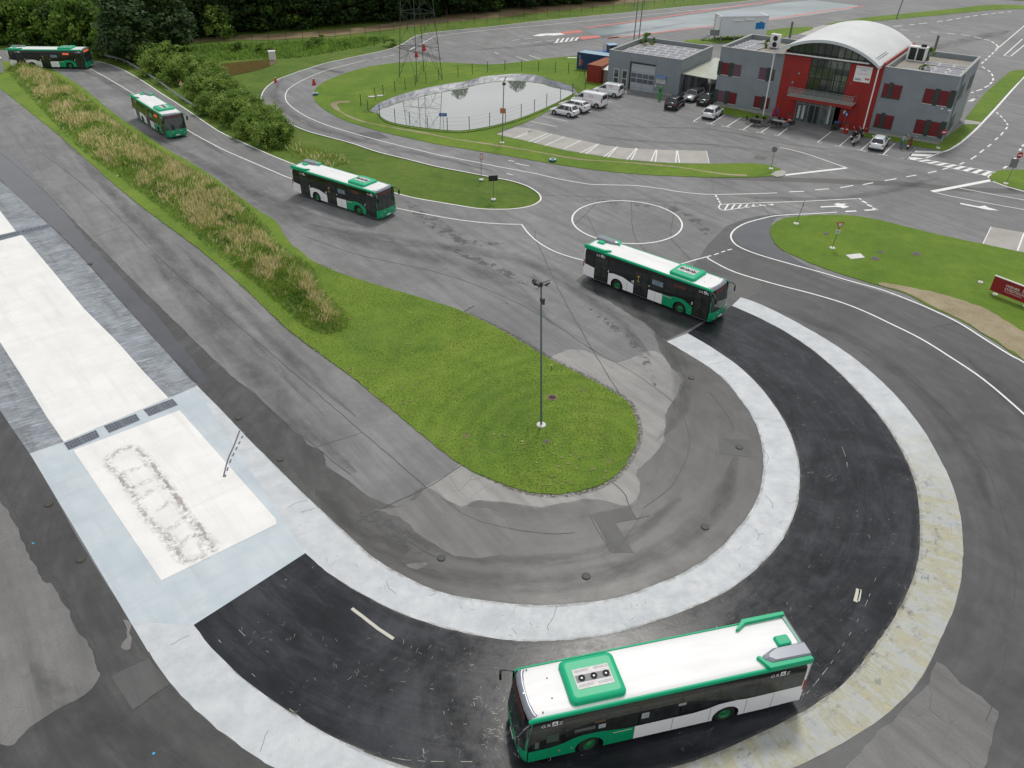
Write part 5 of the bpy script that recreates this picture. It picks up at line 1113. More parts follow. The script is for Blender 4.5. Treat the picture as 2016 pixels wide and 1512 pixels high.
for x, y in [(1.2+k*pw, 1.0) for k in range(4)]+[(1.3, 2.4), (1.3, 3.5), (3.0, 3.5), (1.4, 4.6), (3.1, 4.6), (1.5, 5.8), (3.2, 5.8), (1.5, 7.0), (1.6, 8.2), (3.2, 9.0), (7.6, 8.0), (7.6, 9.2)]:
    panel(on(OW, OANG, x, y), zl, OANG, 'framed solar panel lying on the left-hand gravel roof of the office', 'solar panels on the office left roof')

# ---------------------------------------------------------------- garage
OG = at(1194.8, 168); GANG = radians(-33.3)
T2 = empty('garage_building', OG, GANG, 'low grey garage with sectional door and solar panels on its roof', 'building')
zg = flatwing(0, 11.7, 11.8, 5.12, T2)
gd = bx('garage_door', 3.85, 7.7, -.02, .03, 0, 3.75, DOORG, T2); bx('door_frame', 3.65, 3.85, -.12, 0, 0, 3.95, MULL, T2); bx('door_frame', 3.85, 7.75, -.12, 0, 3.75, 3.95, MULL, T2)
for r_ in range(2):
    for k in range(4): bx('pane', 3.95+k*.95, 4.8+k*.95, -.03, -.02, 1.1+r_*.72, 1.7+r_*.72, mat('door_window', (.09, .10, .12), .2), gd)
for k in range(5): bx('joint', 3.86, 7.69, -.024, -.02, .75*k+.35, .75*k+.37, MULL, gd)
bx('wicket_frame', 5.75, 5.79, -.026, -.02, 0, 2.0, MULL, gd)
for x0 in (1.0, 2.4):
    wf = bx('window', x0, x0+.9, -.03, 0, .2, 2.62, WINF, T2)
    for z0, z1 in ((.3, 1.32), (1.44, 2.52)): bx('pane', x0+.1, x0+.8, -.036, -.03, z0, z1, GLASSD, wf)
bx('wall_plate', 7.9, 8.15, -.04, 0, .9, 1.25, WINF, T2)
for y0 in (.9, 3.2, 5.9):
    b = MB(); b.box(11.7, 11.74, y0, y0+.95, 0 if y0 > 1 else .6, 2.2); b.build('side_door' if y0 > 1 else 'side_window', WINF if y0 > 1 else GLASSD, T2)
# awning box with poster on the wall
aw = empty('price_board', on(OG, GANG, 8.8, -.05), GANG, 'white notice board under a small blue awning on the garage wall', 'sign')
b = MB(); b.add([(-.8, -.5, 2.3), (.8, -.5, 2.3), (.8, 0, 2.65), (-.8, 0, 2.65)], [(0, 1, 2, 3)]); b.add([(-.8, -.5, 2.3), (-.8, 0, 2.65), (-.8, 0, 2.3)], [(0, 1, 2)]); b.add([(.8, -.5, 2.3), (.8, 0, 2.3), (.8, 0, 2.65)], [(0, 1, 2)]); b.build('awning', mat('awning_blue', (.11, .18, .33), .5), aw)
b = MB(); b.box(-.75, .75, -.05, 0, 1.5, 2.2); b.build('board', WINF, aw)
ch = empty('charging_post', at(1298.5, 197), GANG, 'slim bright green charging post against the garage wall', 'charging post')
b = MB(); b.box(-.2, .2, -.15, .15, 0, 1.9); b.build('post', mat('post_green', (.04, .30, .05), .4), ch, bevel=.03); b = MB(); b.box(-.12, .12, -.17, -.15, 1.2, 1.6); b.build('screen', MULL, ch)
# canopy between garage and office
ca = empty('canopy_roof', on(OG, GANG, 11.74, .2), GANG, 'pale translucent canopy between the garage and the office', 'canopy')
b = MB(); b.add([(0, .2, 3.25), (5.1, .35, 3.05), (4.6, 13.0, 3.05), (0, 13.0, 3.25)], [(0, 1, 2, 3)]); b.add([(0, .2, 3.17), (5.1, .35, 2.97), (4.6, 13.0, 2.97), (0, 13.0, 3.17)], [(3, 2, 1, 0)]); b.add([(0, .2, 3.25), (0, .2, 3.17), (5.1, .35, 2.97), (5.1, .35, 3.05)], [(0, 1, 2, 3)]); b.build('roof_sheet', mat('canopy_sheet', (.42, .44, .36), .4, var=.12, vscale=1.2), ca)
for x in (.15, 4.4): b = MB(); b.tube((x, .5, 0), (x, .5, 3.1), .05); b.build('post', GALV, ca)
b = MB(); b.box(-.05, 4.7, 12.8, 12.95, 0, 2.95); b.build('back_wall', mat('shade_wall', (.16, .165, .17), .7), ca)
for r_ in range(6):
    for k in range(6):
        x = 1.75+k*pw+(.35 if r_ % 2 else 0)
        if r_ >= 4 and k == 0: continue
        panel(on(OG, GANG, x, 1.0+r_*1.72), zg, GANG, 'framed solar panel in the rows on the garage roof', 'solar panels on the garage roof')

# ---------------------------------------------------------------- containers
def container(loc, rz, L_, W_, H_, m, mt, label):
    t = empty('shipping_container', loc, rz, label, 'container')
    b = MB(); n = int(L_/.28)
    pts = []
    for k in range(n):
        x = .15+(L_-.3)*k/n; d = (L_-.3)/n
        for a, y in ((0, 0), (.25, .04), (.5, .04), (.75, 0)): pts.append((x+a*d, y))
    for s_, y0 in ((1, 0), (-1, W_)):
        vs = [(x, y0+s_*(y+.01), z) for x, y in pts for z in (.18, H_-.12)]; b.add(vs, [(2*i, 2*i+2, 2*i+3, 2*i+1)[::s_] for i in range(len(pts)-1)])
    b.box(.02, L_-.02, .06, W_-.06, .15, H_-.06); b.build('side_wall', m, t)
    for x in (0, L_-.15):
        for y in (0, W_-.15): b = MB(); b.box(x, x+.15, y, y+.15, 0, H_); b.build('corner_post', m, t)
    for a in ((.15, L_-.15, 0, .1, H_-.14, H_), (.15, L_-.15, 0, .1, 0, .18), (0, .1, .15, W_-.15, H_-.14, H_), (0, .1, .15, W_-.15, 0, .18), (.15, L_-.15, W_-.1, W_, H_-.14, H_)): b = MB(); b.box(*a); b.build('rail', m, t)
    b = MB(); b.box(.1, L_-.1, .1, W_-.1, H_-.06, H_-.02)
    for k in range(int(L_/.5)): b.box(.3+k*.5, .45+k*.5, .15, W_-.15, H_-.02, H_)
    b.build('roof', mt, t); return t
c0 = at(1135, 135.5); c1 = at(1192, 140); a_ = atan2(-.55, 1)
t = container(c0, radians(-32), 6.06, 2.44, 2.6, BLUEC, BLUET, 'blue shipping container with pale blue roof on the grass by the garage')
t_ = text_mb('CONTAINER', .30); t_.xf(Matrix.Translation((.42, -.03, 2.25)) @ Matrix.Rotation(pi/2, 4, 'X') @ Matrix.Rotation(-pi/2, 4, 'Z')); t_.build('lettering', LTR, t)
c0 = at(1154.5, 161); container(c0, radians(-33), 2.44, 6.06, 2.6, REDC, RUSTC, 'dark red shipping container with a rusty brown roof')
sh = empty('lean_to_shed', at(1185, 163.5), GANG, 'small pale shed with a white lean-to roof beside the red container', 'shed')
b = MB(); b.box(0, 1.5, .2, 2.2, 0, 2.0); b.build('wall', mat('shed_cream', (.33, .33, .26), .7), sh); b = MB(); b.add([(-.35, -.2, 2.05), (1.6, -.2, 2.05), (1.6, 2.3, 2.5), (-.35, 2.3, 2.5), (-.35, -.2, 2.0), (1.6, -.2, 2.0)], [(0, 1, 2, 3), (4, 5, 1, 0)]); b.build('roof', LTR, sh)
# white site cabin in the distance
p = at(1415, 81); cb = empty('site_cabin', p, radians(9), 'white box cabin on legs with a blue emblem beyond the garage', 'cabin')
b = MB(); b.box(0, 9.3, 0, 3.6, .9, 4.3); b.build('body', mat('cabin_white', (.60, .64, .66), .5, var=.05), cb); b = MB(); b.box(.3, 8.9, .3, 3.3, 4.3, 4.33); b.build('roof', mat('cabin_roof', (.28, .32, .37), .5), cb)
b = MB(); b.box(-1.0, 9.5, -.1, .0, 4.2, 4.36); b.build('roof_trim', LTR, cb)
for x in (.3, 3, 6, 8.8):
    for y in (.2, 3.3): b = MB(); b.box(x, x+.2, y, y+.2, 0, .9); b.build('leg', GALV, cb)
b = MB(); b.box(6.9, 8.7, -.03, 0, 2.0, 3.1); b.build('blue_panel', mat('sign_blue', (.0, .17, .42), .4), cb)
b = MB(); b.prism([(7.4, 3.1), (7.9, 3.35), (8.3, 3.1)], -.03, 0, axis='y'); b.build('blue_panel', mat('sign_blue', (.0, .17, .42), .4), cb)
b = MB(); b.box(2.4, 4.2, -.25, 0, 3.5, 3.62); b.build('awning', LTR, cb); b = MB(); b.box(4.6, 6.4, -.25, 0, 3.6, 3.72); b.build('awning', LTR, cb)
b = MB(); b.box(-1.8, 0, .4, 1.6, .9, 1.0); b.build('landing', GALV, cb); b = MB(); b.box(-1.0, -.02, .3, .4, 1.9, 3.9); b.build('door', LTR, cb)
for x in (-1.75, -.9, -.1):
    b = MB(); b.tube((x, .42, 0), (x, .42, 2.0), .04, n=6); b.build('railing_post', GALV, cb)
b = MB(); b.box(-1.8, 0, .4, .44, 1.0, 2.0); b.build('railing_panel', mat('rail_grey', (.2, .22, .22), .5), cb)
# steps down
b = MB()
for k in range(5): b.box(-2.1-.3*k, -1.8-.3*k, .5, 1.5, .9-.18*(k+1), .95-.18*(k+1))
b.build('stairs', MULL, cb)
# small white cabinet at the far left edge
wc = empty('road_cabinet', at(-8, 143), radians(20), 'white cabinet cut by the left edge beside the grass', 'cabinet')
b = MB(); b.box(-1.6, 1.2, -.8, .8, 0, 2.0); b.build('body', WINF, wc, bevel=.04); b = MB(); b.box(-1.7, 1.3, -.9, .9, 2.0, 2.1); b.build('lid', LTR, wc)
# ================================================================ vegetation
def leafmat(name, c1, c2, sc=.6):
    if name in MAT: return MAT[name]
    m = mat(name, c1, .6, col2=c2, vscale=sc, spec=.2); t = m.node_tree; b = t.nodes['Principled BSDF']
    tr = t.nodes.new('ShaderNodeBsdfTranslucent'); mx_ = t.nodes.new('ShaderNodeMixShader'); mx_.inputs[0].default_value = .38
    t.links.new(b.inputs['Base Color'].links[0].from_socket, tr.inputs[0]); t.links.new(b.outputs[0], mx_.inputs[1]); t.links.new(tr.outputs[0], mx_.inputs[2]); t.links.new(mx_.outputs[0], t.nodes['Material Output'].inputs[0])
    return m
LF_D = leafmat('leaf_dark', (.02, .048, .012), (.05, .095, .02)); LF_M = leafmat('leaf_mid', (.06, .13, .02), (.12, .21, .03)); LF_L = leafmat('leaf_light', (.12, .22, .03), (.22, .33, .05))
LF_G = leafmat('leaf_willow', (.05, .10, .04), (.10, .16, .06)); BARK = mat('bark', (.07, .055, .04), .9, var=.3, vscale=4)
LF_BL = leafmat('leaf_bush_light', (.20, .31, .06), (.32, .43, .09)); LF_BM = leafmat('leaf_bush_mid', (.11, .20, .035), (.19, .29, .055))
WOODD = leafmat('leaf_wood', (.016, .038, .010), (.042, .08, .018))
def crown(seed, R, H, z0, clumps, per, leaf, mats, squash=1.0, name='crown'):
    rnd = random.Random(seed); b = MB(); cl = []
    for k in range(clumps):
        for _ in range(20):
            a = rnd.random()*2*pi; t = rnd.random()**.7; zf = rnd.random()
            prof = sin(pi*min(1, .12+.88*zf))**.6*(1-.35*zf) if squash >= 1 else sqrt(max(0, 1-zf*zf))*.95+.1
            rr = R*prof*(.35+.65*t)
            break
        cl.append((Vector((cos(a)*rr, sin(a)*rr, z0+H*zf)), R*rnd.uniform(.20, .40), rnd.randrange(len(mats))))
    for c, r, mi in cl:
        for j in range(per):
            d = Vector((rnd.gauss(0, 1), rnd.gauss(0, 1), rnd.gauss(0, 1))).normalized(); p = c+Vector((d.x, d.y, d.z*.75))*r*rnd.uniform(.6, 1.08)
            n = (d+Vector((rnd.gauss(0, .5), rnd.gauss(0, .5), rnd.gauss(0, .5)+.3))).normalized()
            q = n.to_track_quat('Z', 'Y').to_matrix(); s = leaf*rnd.uniform(.6, 1.3); e = s*rnd.uniform(.45, .7); an = rnd.random()*pi
            u = q @ Vector((cos(an), sin(an), 0)); v = q @ Vector((-sin(an), cos(an), 0))
            b.add([p-u*s, p-v*e, p+u*s, p+v*e], [(0, 1, 2, 3)], mi if rnd.random() < .8 else rnd.randrange(len(mats)))
    return b
def trunk_mb(seed, H, r, limbs=6, spread=2.0):
    rnd = random.Random(seed); b = MB(); b.tube((0, 0, -.2), (.1, .05, H*.5), r, r*.65, 8); b.tube((.1, .05, H*.5), (0, .1, H*.85), r*.65, r*.2, 6)
    for k in range(limbs):
        a = rnd.random()*2*pi; z = H*rnd.uniform(.25, .7); b.tube((.05, .02, z), (cos(a)*spread, sin(a)*spread, z+H*.2), r*.35, r*.08, 5)
    return b
PROTO = {}
def tree(kind, px, sc, rz, label, cat, group, name='tree', zoff=0):
    loc = at(*px) if not isinstance(px, Vector) else px
    t = empty(name, (loc.x, loc.y, zoff), rz, label, cat, group); t.scale = (sc[0], sc[0], sc[1])
    if kind not in PROTO:
        R, H, z0, cl, per, leaf, mats, tr, sq = KINDS[kind]
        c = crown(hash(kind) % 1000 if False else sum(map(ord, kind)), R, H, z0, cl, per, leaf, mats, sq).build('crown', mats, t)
        o = [c]
        if tr: o.append(trunk_mb(3, H+z0, tr, 6, R*.7).build('trunk', BARK, t))
        PROTO[kind] = o
    else:
        for q in PROTO[kind]: c = q.copy(); COL.objects.link(c); c.parent = t
    return t
KINDS = {
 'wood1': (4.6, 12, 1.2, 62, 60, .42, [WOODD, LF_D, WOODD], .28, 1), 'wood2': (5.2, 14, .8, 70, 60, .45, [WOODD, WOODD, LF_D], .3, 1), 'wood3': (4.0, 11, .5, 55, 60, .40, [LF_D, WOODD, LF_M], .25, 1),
 'bright1': (4.0, 5.5, .3, 60, 60, .33, [LF_M, LF_L, LF_M], .15, .5), 'bright2': (3.6, 5.0, .2, 55, 60, .32, [LF_M, LF_D, LF_L], .15, .5),
 'willow': (5.2, 12, .6, 90, 70, .36, [LF_G, LF_G, LF_D], .3, 1),
 'bush1': (2.6, 3.0, .1, 48, 62, .17, [LF_BL, LF_BM, LF_BL], .06, .5), 'bush2': (2.4, 2.6, .1, 44, 62, .16, [LF_BM, LF_BL, LF_BM], .06, .5), 'bush3': (2.1, 3.4, .1, 46, 62, .17, [LF_BM, LF_M, LF_BL], .06, .5),
 'weed': (.9, 1.2, .05, 16, 40, .10, [LF_M, LF_L], 0, .5)}
rnd = random.Random(4)
# the wood behind the track: individual trees, three staggered rows
base = smooth(ats([(330,85),(420,76),(520,70),(640,60),(760,50),(880,38),(1000,26),(1100,16),(1200,6)]), 4)
wl = dense(base, 6.2, False); i = 0
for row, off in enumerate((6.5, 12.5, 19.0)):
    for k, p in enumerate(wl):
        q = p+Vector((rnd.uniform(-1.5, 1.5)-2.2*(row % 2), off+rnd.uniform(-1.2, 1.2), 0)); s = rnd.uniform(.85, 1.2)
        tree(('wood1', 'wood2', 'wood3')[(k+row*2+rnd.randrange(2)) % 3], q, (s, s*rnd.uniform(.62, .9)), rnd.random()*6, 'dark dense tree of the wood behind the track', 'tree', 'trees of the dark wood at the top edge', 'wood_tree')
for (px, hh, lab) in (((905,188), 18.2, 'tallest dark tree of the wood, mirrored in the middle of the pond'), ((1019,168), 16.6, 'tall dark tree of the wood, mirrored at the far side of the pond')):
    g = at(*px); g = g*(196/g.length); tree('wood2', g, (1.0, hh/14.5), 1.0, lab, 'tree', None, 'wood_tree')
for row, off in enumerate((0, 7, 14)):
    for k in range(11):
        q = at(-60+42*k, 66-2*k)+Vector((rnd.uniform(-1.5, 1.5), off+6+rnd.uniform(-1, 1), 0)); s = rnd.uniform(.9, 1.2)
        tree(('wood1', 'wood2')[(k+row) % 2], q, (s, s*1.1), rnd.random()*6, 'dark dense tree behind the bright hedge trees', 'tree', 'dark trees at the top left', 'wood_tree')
hedge = [((-20,84),'bright1',1.2),((28,80),'bright2',1.15),((75,80),'bright1',1.15),((120,82),'bright2',1.1),((165,88),'bright1',1.25),((205,96),'bright2',1.25),((240,108),'bright1',1.1),((190,80),'bright2',1.2),((100,68),'bright1',1.2),((45,66),'bright2',1.2)]
for px, kd, s in hedge: tree(kd, px, (s, s*1.05), rnd.random()*6, 'yellow-green hedge tree above the farthest bus', 'tree', 'hedge trees above the farthest bus', 'hedge_tree')
tree('willow', (262,118), (1.0, .78), 1.0, 'tall grey-green willow tree rising behind the guardrail bushes, left one', 'tree', None, 'willow_tree')
tree('willow', (330,104), (1.05, .85), 3.0, 'tall grey-green willow tree left of the dark wood, right one', 'tree', None, 'willow_tree')
tree('bush3', (432,72), (1.5, 1.5), 3.0, 'pale round bush standing before the dark wood', 'bush', None, 'bush')
bl = [((285,132),'bush2',1.15),((300,150),'bush1',1.1),((322,142),'bush3',1.2),((335,168),'bush2',1.1),((352,158),'bush1',1.15),((378,176),'bush3',1.0),((372,160),'bush2',1.2),((400,192),'bush1',1.0),((415,180),'bush2',1.1),((395,166),'bush1',1.1),((430,205),'bush3',1.0),((445,196),'bush1',1.05),((420,222),'bush2',.95),((452,228),'bush1',1.0),((475,218),'bush2',1.0),((470,245),'bush3',.9),((492,238),'bush1',1.0),((505,262),'bush2',.95),((520,252),'bush1',1.0),((540,268),'bush2',.95),((530,282),'bush1',.85),((552,286),'bush3',.75),((495,268),'bush1',.8),((272,118),'bush3',1.2)]
for px, kd, s in bl:
    px = (px[0]+14, px[1]-5) if px[0] < 400 else px
    tree(kd, px, (s, s*.95), rnd.random()*6, 'leafy green bush in the row along the road', 'bush', 'bushes in the row beside the guardrail', 'bush')
p = on(OG, GANG, 1.6, 9.6); tree('weed', p, (1.3, 1.3), 0, 'green shrub growing at the rear corner of the garage roof', 'bush', None, 'roof_shrub', zg)
p = on(OW, OANG, 24.4, 10.2); tree('weed', p, (.8, 1.2), 2, 'small shrub growing behind the roof chiller', 'bush', None, 'roof_shrub', zr)
p = on(OW, OANG, 25.2, 4.0); tree('weed', p, (.7, .5), 2, 'low weed growing between the solar panels on the right roof', 'bush', None, 'roof_shrub', zr)
p = on(OW, OANG, 4.2, 6.2); tree('weed', p, (.6, .8), 2, 'small weed beside the heat pump on the left roof', 'bush', None, 'roof_shrub', zl)

# tall unmown grass on the bank: blades and seed heads
BK = [(60,128),(99,143),(129,160),(168.7,188),(218,230),(278,272),(347,315),(413,352),(463,385),(500,420),(528,450),(547,480),(576,500),(610,522),(640,577),(672,608),(684,628),(680,645),(661,654),(631,656),(600,642),(560,610),(500,556),(463,528),(364,449),(297.6,396),(211.6,333),(165,300),(120,255),(85,220),(55,185),(28,158),(15,135),(30,126)]
bkp = smooth(ats(BK), 2, True)
def inside(p, poly):
    c = False; j = len(poly)-1
    for i in range(len(poly)):
        a, d = poly[i], poly[j]
        if (a.y > p.y) != (d.y > p.y) and p.x < (d.x-a.x)*(p.y-a.y)/(d.y-a.y)+a.x: c = not c
        j = i
    return c
def edge_d(p, poly):
    m = 9e9
    for i in range(len(poly)):
        a, d = poly[i-1], poly[i]; ab = d-a; t = max(0, min(1, (p-a).dot(ab)/max(1e-9, ab.length_squared))); m = min(m, (p-a-ab*t).length)
    return m
BG = [leafmat('blade_green', (.18, .32, .05), (.28, .42, .075), .4), leafmat('blade_olive', (.28, .34, .08), (.40, .42, .12), .4), leafmat('blade_straw', (.72, .58, .34), (.88, .74, .48), .4), leafmat('blade_dark', (.08, .17, .03), (.14, .24, .04), .4)]
rnd = random.Random(21); b = MB()
x0, x1 = min(p.x for p in bkp), max(p.x for p in bkp); y0, y1 = min(p.y for p in bkp), max(p.y for p in bkp)
def bank_h(p, e): return .75*min(1, e/1.6)
cnt = 0
st = .30; yy = y0
while yy < y1:
    st = .17 if yy < 62 else (.24 if yy < 90 else .36)
    xx = x0
    while xx < x1:
        xx += st
        p = Vector((xx+rnd.uniform(-.5, .5)*st, yy+rnd.uniform(-.5, .5)*st, 0))
        if not inside(p, bkp): continue
        e = edge_d(p, bkp); z = bank_h(p, e)
        f = noise.noise(Vector((p.x*.35+p.y*.1, p.y*.22, 4)))+.6*noise.noise(p*1.1); g = noise.noise(p*.5+Vector((9, 9, 3)))
        straw = rnd.random() < max(.04, min(.90, .48+1.7*f))*min(1, max(.05, (e-.25)/.8))
        hgt = (.35+.35*min(1, e/.8))*(1.15 if straw else .85)*rnd.uniform(.7, 1.25)*(1+.35*g)
        for k in range(6 if st < .2 else 5):
            a = rnd.random()*2*pi; ln_ = rnd.uniform(.05, .5)*hgt; w_ = st*rnd.uniform(.07, .18); c = p+Vector((rnd.uniform(-.5, .5)*st, rnd.uniform(-.5, .5)*st, 0))
            lean = Vector((cos(a)*ln_*1.5+.16, sin(a)*ln_*1.5-.20, hgt*rnd.uniform(.45, .95))); sd = Vector((-sin(a), cos(a), 0))*w_; zb = Vector((0, 0, z-.05))
            mi = (2 if rnd.random() < .62 else 1) if straw else (3 if g < -.22 and rnd.random() < .7 else (0 if rnd.random() < .62 else 1))
            b.add([c+zb-sd, c+zb+sd, c+zb+lean*.6+sd*.7, c+zb+lean], [(0, 1, 2, 3)], mi); cnt += 1
    yy += st
o = b.build('tall_grass', BG); tag(o, 'tall unmown grass with straw-coloured seed heads along the bank', 'grass', kind='stuff')
# bank mound
b = MB(); N_ = len(bkp); cen = [p for p in bkp]
def shrink(poly, d):
    o = []
    ar = sum(poly[i].x*poly[(i+1) % len(poly)].y-poly[(i+1) % len(poly)].x*poly[i].y for i in range(len(poly)))
    for i in range(len(poly)):
        t = (poly[(i+1) % len(poly)]-poly[i-1]); n = Vector((-t.y, t.x, 0)).normalized()*(1 if ar > 0 else -1); o.append(poly[i]+n*d)
    return o
s1 = shrink(bkp, .8); s2 = shrink(bkp, 1.5)
vs = [(p.x, p.y, .04) for p in bkp]+[(p.x, p.y, .38) for p in s1]+[(p.x, p.y, .62) for p in s2]
b.add(vs, [(i+r_*N_, (i+1) % N_+r_*N_, (i+1) % N_+(r_+1)*N_, i+(r_+1)*N_) for r_ in range(2) for i in range(N_)])
b.add([(p.x, p.y, .62) for p in s2], [tuple(t) for t in tessellate_polygon([[Vector((p.x, p.y, 0)) for p in s2]])])
tag(b.build('grass_bank', BG[0]), kind='structure')

# short grass tufts on the near lawn and rough verge grass beyond the track
def tufts(name, poly, step, h, wmul, mats, label, seed, ztop=.05, dens=1.0):
    rnd = random.Random(seed); b = MB(); x0, x1 = min(p.x for p in poly), max(p.x for p in poly); y0, y1 = min(p.y for p in poly), max(p.y for p in poly); y = y0
    while y < y1:
        x = x0
        while x < x1:
            x += step
            if rnd.random() > dens: continue
            p = Vector((x+rnd.uniform(-.5, .5)*step, y+rnd.uniform(-.5, .5)*step, 0))
            if not inside(p, poly): continue
            f = noise.noise(p*.35)+.6*noise.noise(p*1.3)
            for k in range(2):
                a = rnd.random()*2*pi; hh = h*rnd.uniform(.5, 1.3)*(1+.5*f); sd = Vector((-sin(a), cos(a), 0))*step*wmul; c = p+Vector((rnd.uniform(-.5, .5)*step, rnd.uniform(-.5, .5)*step, ztop-.01)); l = Vector((cos(a)*hh*.7, sin(a)*hh*.7, hh))
                b.add([c-sd, c+sd, c+l+sd*.2, c+l-sd*.2], [(0, 1, 2, 3)], min(len(mats)-1, int(rnd.random()*len(mats)*.75+max(0, f)*1.3)))
        y += step
    tag(b.build(name, mats), label, 'grass', kind='stuff')
LG = [leafmat('lawn_blade', (.19, .30, .045), (.26, .36, .06), .3), leafmat('lawn_blade_dark', (.16, .26, .04), (.21, .31, .05), .3), leafmat('lawn_blade_light', (.27, .37, .07), (.36, .44, .11), .3)]
i1p = smooth(ats(I1), 1, True)
near = [p for p in smooth(ats([(470,548),(500,584.4),(576.5,657),(703,750),(829.4,855),(909.5,916.3),(977,948),(1040,969),(1103.5,973),(1166.7,960.6),(1209,939.5),(1239,901.6),(1256,859.4),(1249,817),(1230,787.8),(1166.7,750),(1082.4,707.7),(998,657),(913.7,615),(850.5,593.8),(808,581),(724,556),(660.8,534.8),(610,515)]), 2, True)]
tufts('short_grass', near, .14, .040, .36, LG, 'short mown grass blades on the lawn island', 5)
verge = smooth(ats([(330,98),(420,88),(560,84),(700,75),(770,72),(740,88),(680,98),(600,112),(545,116),(500,116),(430,120),(390,128),(350,118)]), 1, True)
tufts('verge_grass', verge, .40, .50, .24, [BG[3], BG[0], BG[0]], 'rough green meadow grass between the track and the wood', 8, -.05)
woodfloor = smooth(ats([(300,92),(420,80),(560,64),(700,52),(860,36),(1000,22),(1150,8),(1280,-4),(1330,-14),(1230,2),(1100,17),(1000,30),(860,43),(700,60),(560,72),(420,82)]), 1, True)

# loose weedy clumps along the ditch, and an unmown patch at the island's left tip
rnd = random.Random(77)
patch = smooth(ats([(560,292),(600,286),(650,300),(690,318),(650,330),(600,322)]), 2, True)
tufts('unmown_patch', patch, .34, .45, .2, [BG[1], BG[0], BG[2]], 'unmown olive and straw grass at the left end of the middle island', 15, -.04)
for k in range(16):
    px = (640+rnd.uniform(-40, 130), 84+rnd.uniform(-8, 12)) if k < 10 else (400+rnd.uniform(-40, 160), 103+rnd.uniform(-6, 6)); s = rnd.uniform(.8, 1.5)
    tree('weed', px, (s*1.2, s*.7), rnd.random()*6, 'low yellow-green weed clump on the ditch bank below the wood', 'shrub', 'weed clumps along the ditch bank', 'weed_clump', -.05)
# ================================================================ pond with liner and fence
PW = [(743.6,220),(759,235.7),(787,244),(831,251),(885.5,256.4),(918,256),(962,248.8),(1005.5,238),(1049,222.6),(1092.8,203),(1125.6,185.5),(1127.7,181),(1103.7,174.6),(1071,166),(1027.4,160.4),(983.7,160.4),(940,167),(885.5,179),(842,187.7),(798,198.6),(765.5,209.5)]
wp = smooth(ats(PW, .10), 3, True)
def water():
    n = NB('pond_water'); c = n.ramp(n.noise(.08, 3), [(.3, (.19, .215, .19)), (.7, (.25, .275, .25))]); n.done(c, .03, n.noise(3.0, 3), .012, spec=.9); n.b.inputs['Coat Weight'].default_value = 1.0; n.b.inputs['Coat IOR'].default_value = 1.9; n.b.inputs['Coat Roughness'].default_value = .02; return n.m
sheet('pond_water', wp, .10, water())
LINER = mat('pond_liner', (.10, .11, .13), .4, col2=(.24, .26, .30), vscale=2.5, bump=.6, bscale=5)
rim = smooth([at(x, y, .62) for x, y in [(728,212),(739,203),(765.5,194),(798,183.5),(831,174.8),(874.6,166),(918,159.5),(951,150.8),(994.6,146.4),(1027.4,145.3),(1060,148.6),(1082,157),(1103.7,161.7),(1125.6,168),(1140,180)]], 3)
inn = smooth([at(x, y, .08) for x, y in [(745,224),(743.6,218),(765.5,208.5),(798,197.6),(842,186.7),(885.5,178),(940,166),(983.7,159.4),(1027.4,159.4),(1071,165),(1103.7,173.6),(1128,181),(1132,188)]], 3)
def resample(pl, n):
    L_ = [0]
    for a, c in zip(pl[:-1], pl[1:]): L_.append(L_[-1]+(c-a).length)
    o = []
    for k in range(n):
        t = L_[-1]*k/(n-1); i = 0
        while i < len(L_)-2 and L_[i+1] < t: i += 1
        o.append(pl[i].lerp(pl[i+1], (t-L_[i])/max(1e-6, L_[i+1]-L_[i])))
    return o
n = 110; R0 = resample(rim, n); R0 = [Vector((p.x, p.y, .12+.5*min(1, k/14, (n-1-k)/14))) for k, p in enumerate(R0)]; R1 = resample(inn, n); b = MB(); vs = []
for j in range(7):
    for k in range(n):
        p = R1[k].lerp(R0[k], j/6); w_ = .16*noise.noise(Vector((k*.55, j*.25, 2)))*sin(pi*j/6); vs.append((p.x, p.y, p.z+w_+.05*noise.noise(p*1.5)))
b.add(vs, [(j*n+k, j*n+k+1, (j+1)*n+k+1, (j+1)*n+k) for j in range(6) for k in range(n-1)])
tag(b.build('pond_liner', LINER, smooth=True), 'crumpled grey pond liner sheet on the far bank of the pond', 'pond liner')
# outer slope of the bank behind the liner
b = MB(); cp = sum(R0, Vector())/n
vs = [(p.x, p.y, p.z-.06) for p in R0]+[(p.x+(p-cp).normalized().x*1.8, p.y+(p-cp).normalized().y*1.8+.3, .04) for p in R0]
b.add(vs, [(k, k+1, n+k+1, n+k) for k in range(n-1)]); tag(b.build('pond_bank', G3), kind='structure')
b = MB(); nearrim = smooth(ats([(743,222),(758,238.5),(787,247),(831,254.5),(885.5,259.6),(918,259.5),(962,252),(1005.5,241),(1049,225.5),(1092.8,205.6),(1128,187)], .12), 3)
stripe(b, nearrim, .25, .125); tag(b.build('pond_edge', G3), kind='structure')
GREENP = mat('fence_green', (.01, .05, .03), .5)
fence = [(711,209),(725,221),(748,231),(778,239),(807,246),(842,252),(881,257),(924,255),(964,247),(995,239),(1026,229),(1052,220),(1076,208),(1103,198),(1127,187)]
fence_b = [(711,209),(739,196),(755,190),(778,183),(798,177),(818,170.5),(839,162),(864,158),(902,151),(930,147),(960,142.5),(994,139.5),(1027,140),(1060,142),(1093,143),(1119,144.5),(1150,150),(1152,176),(1127,187)]
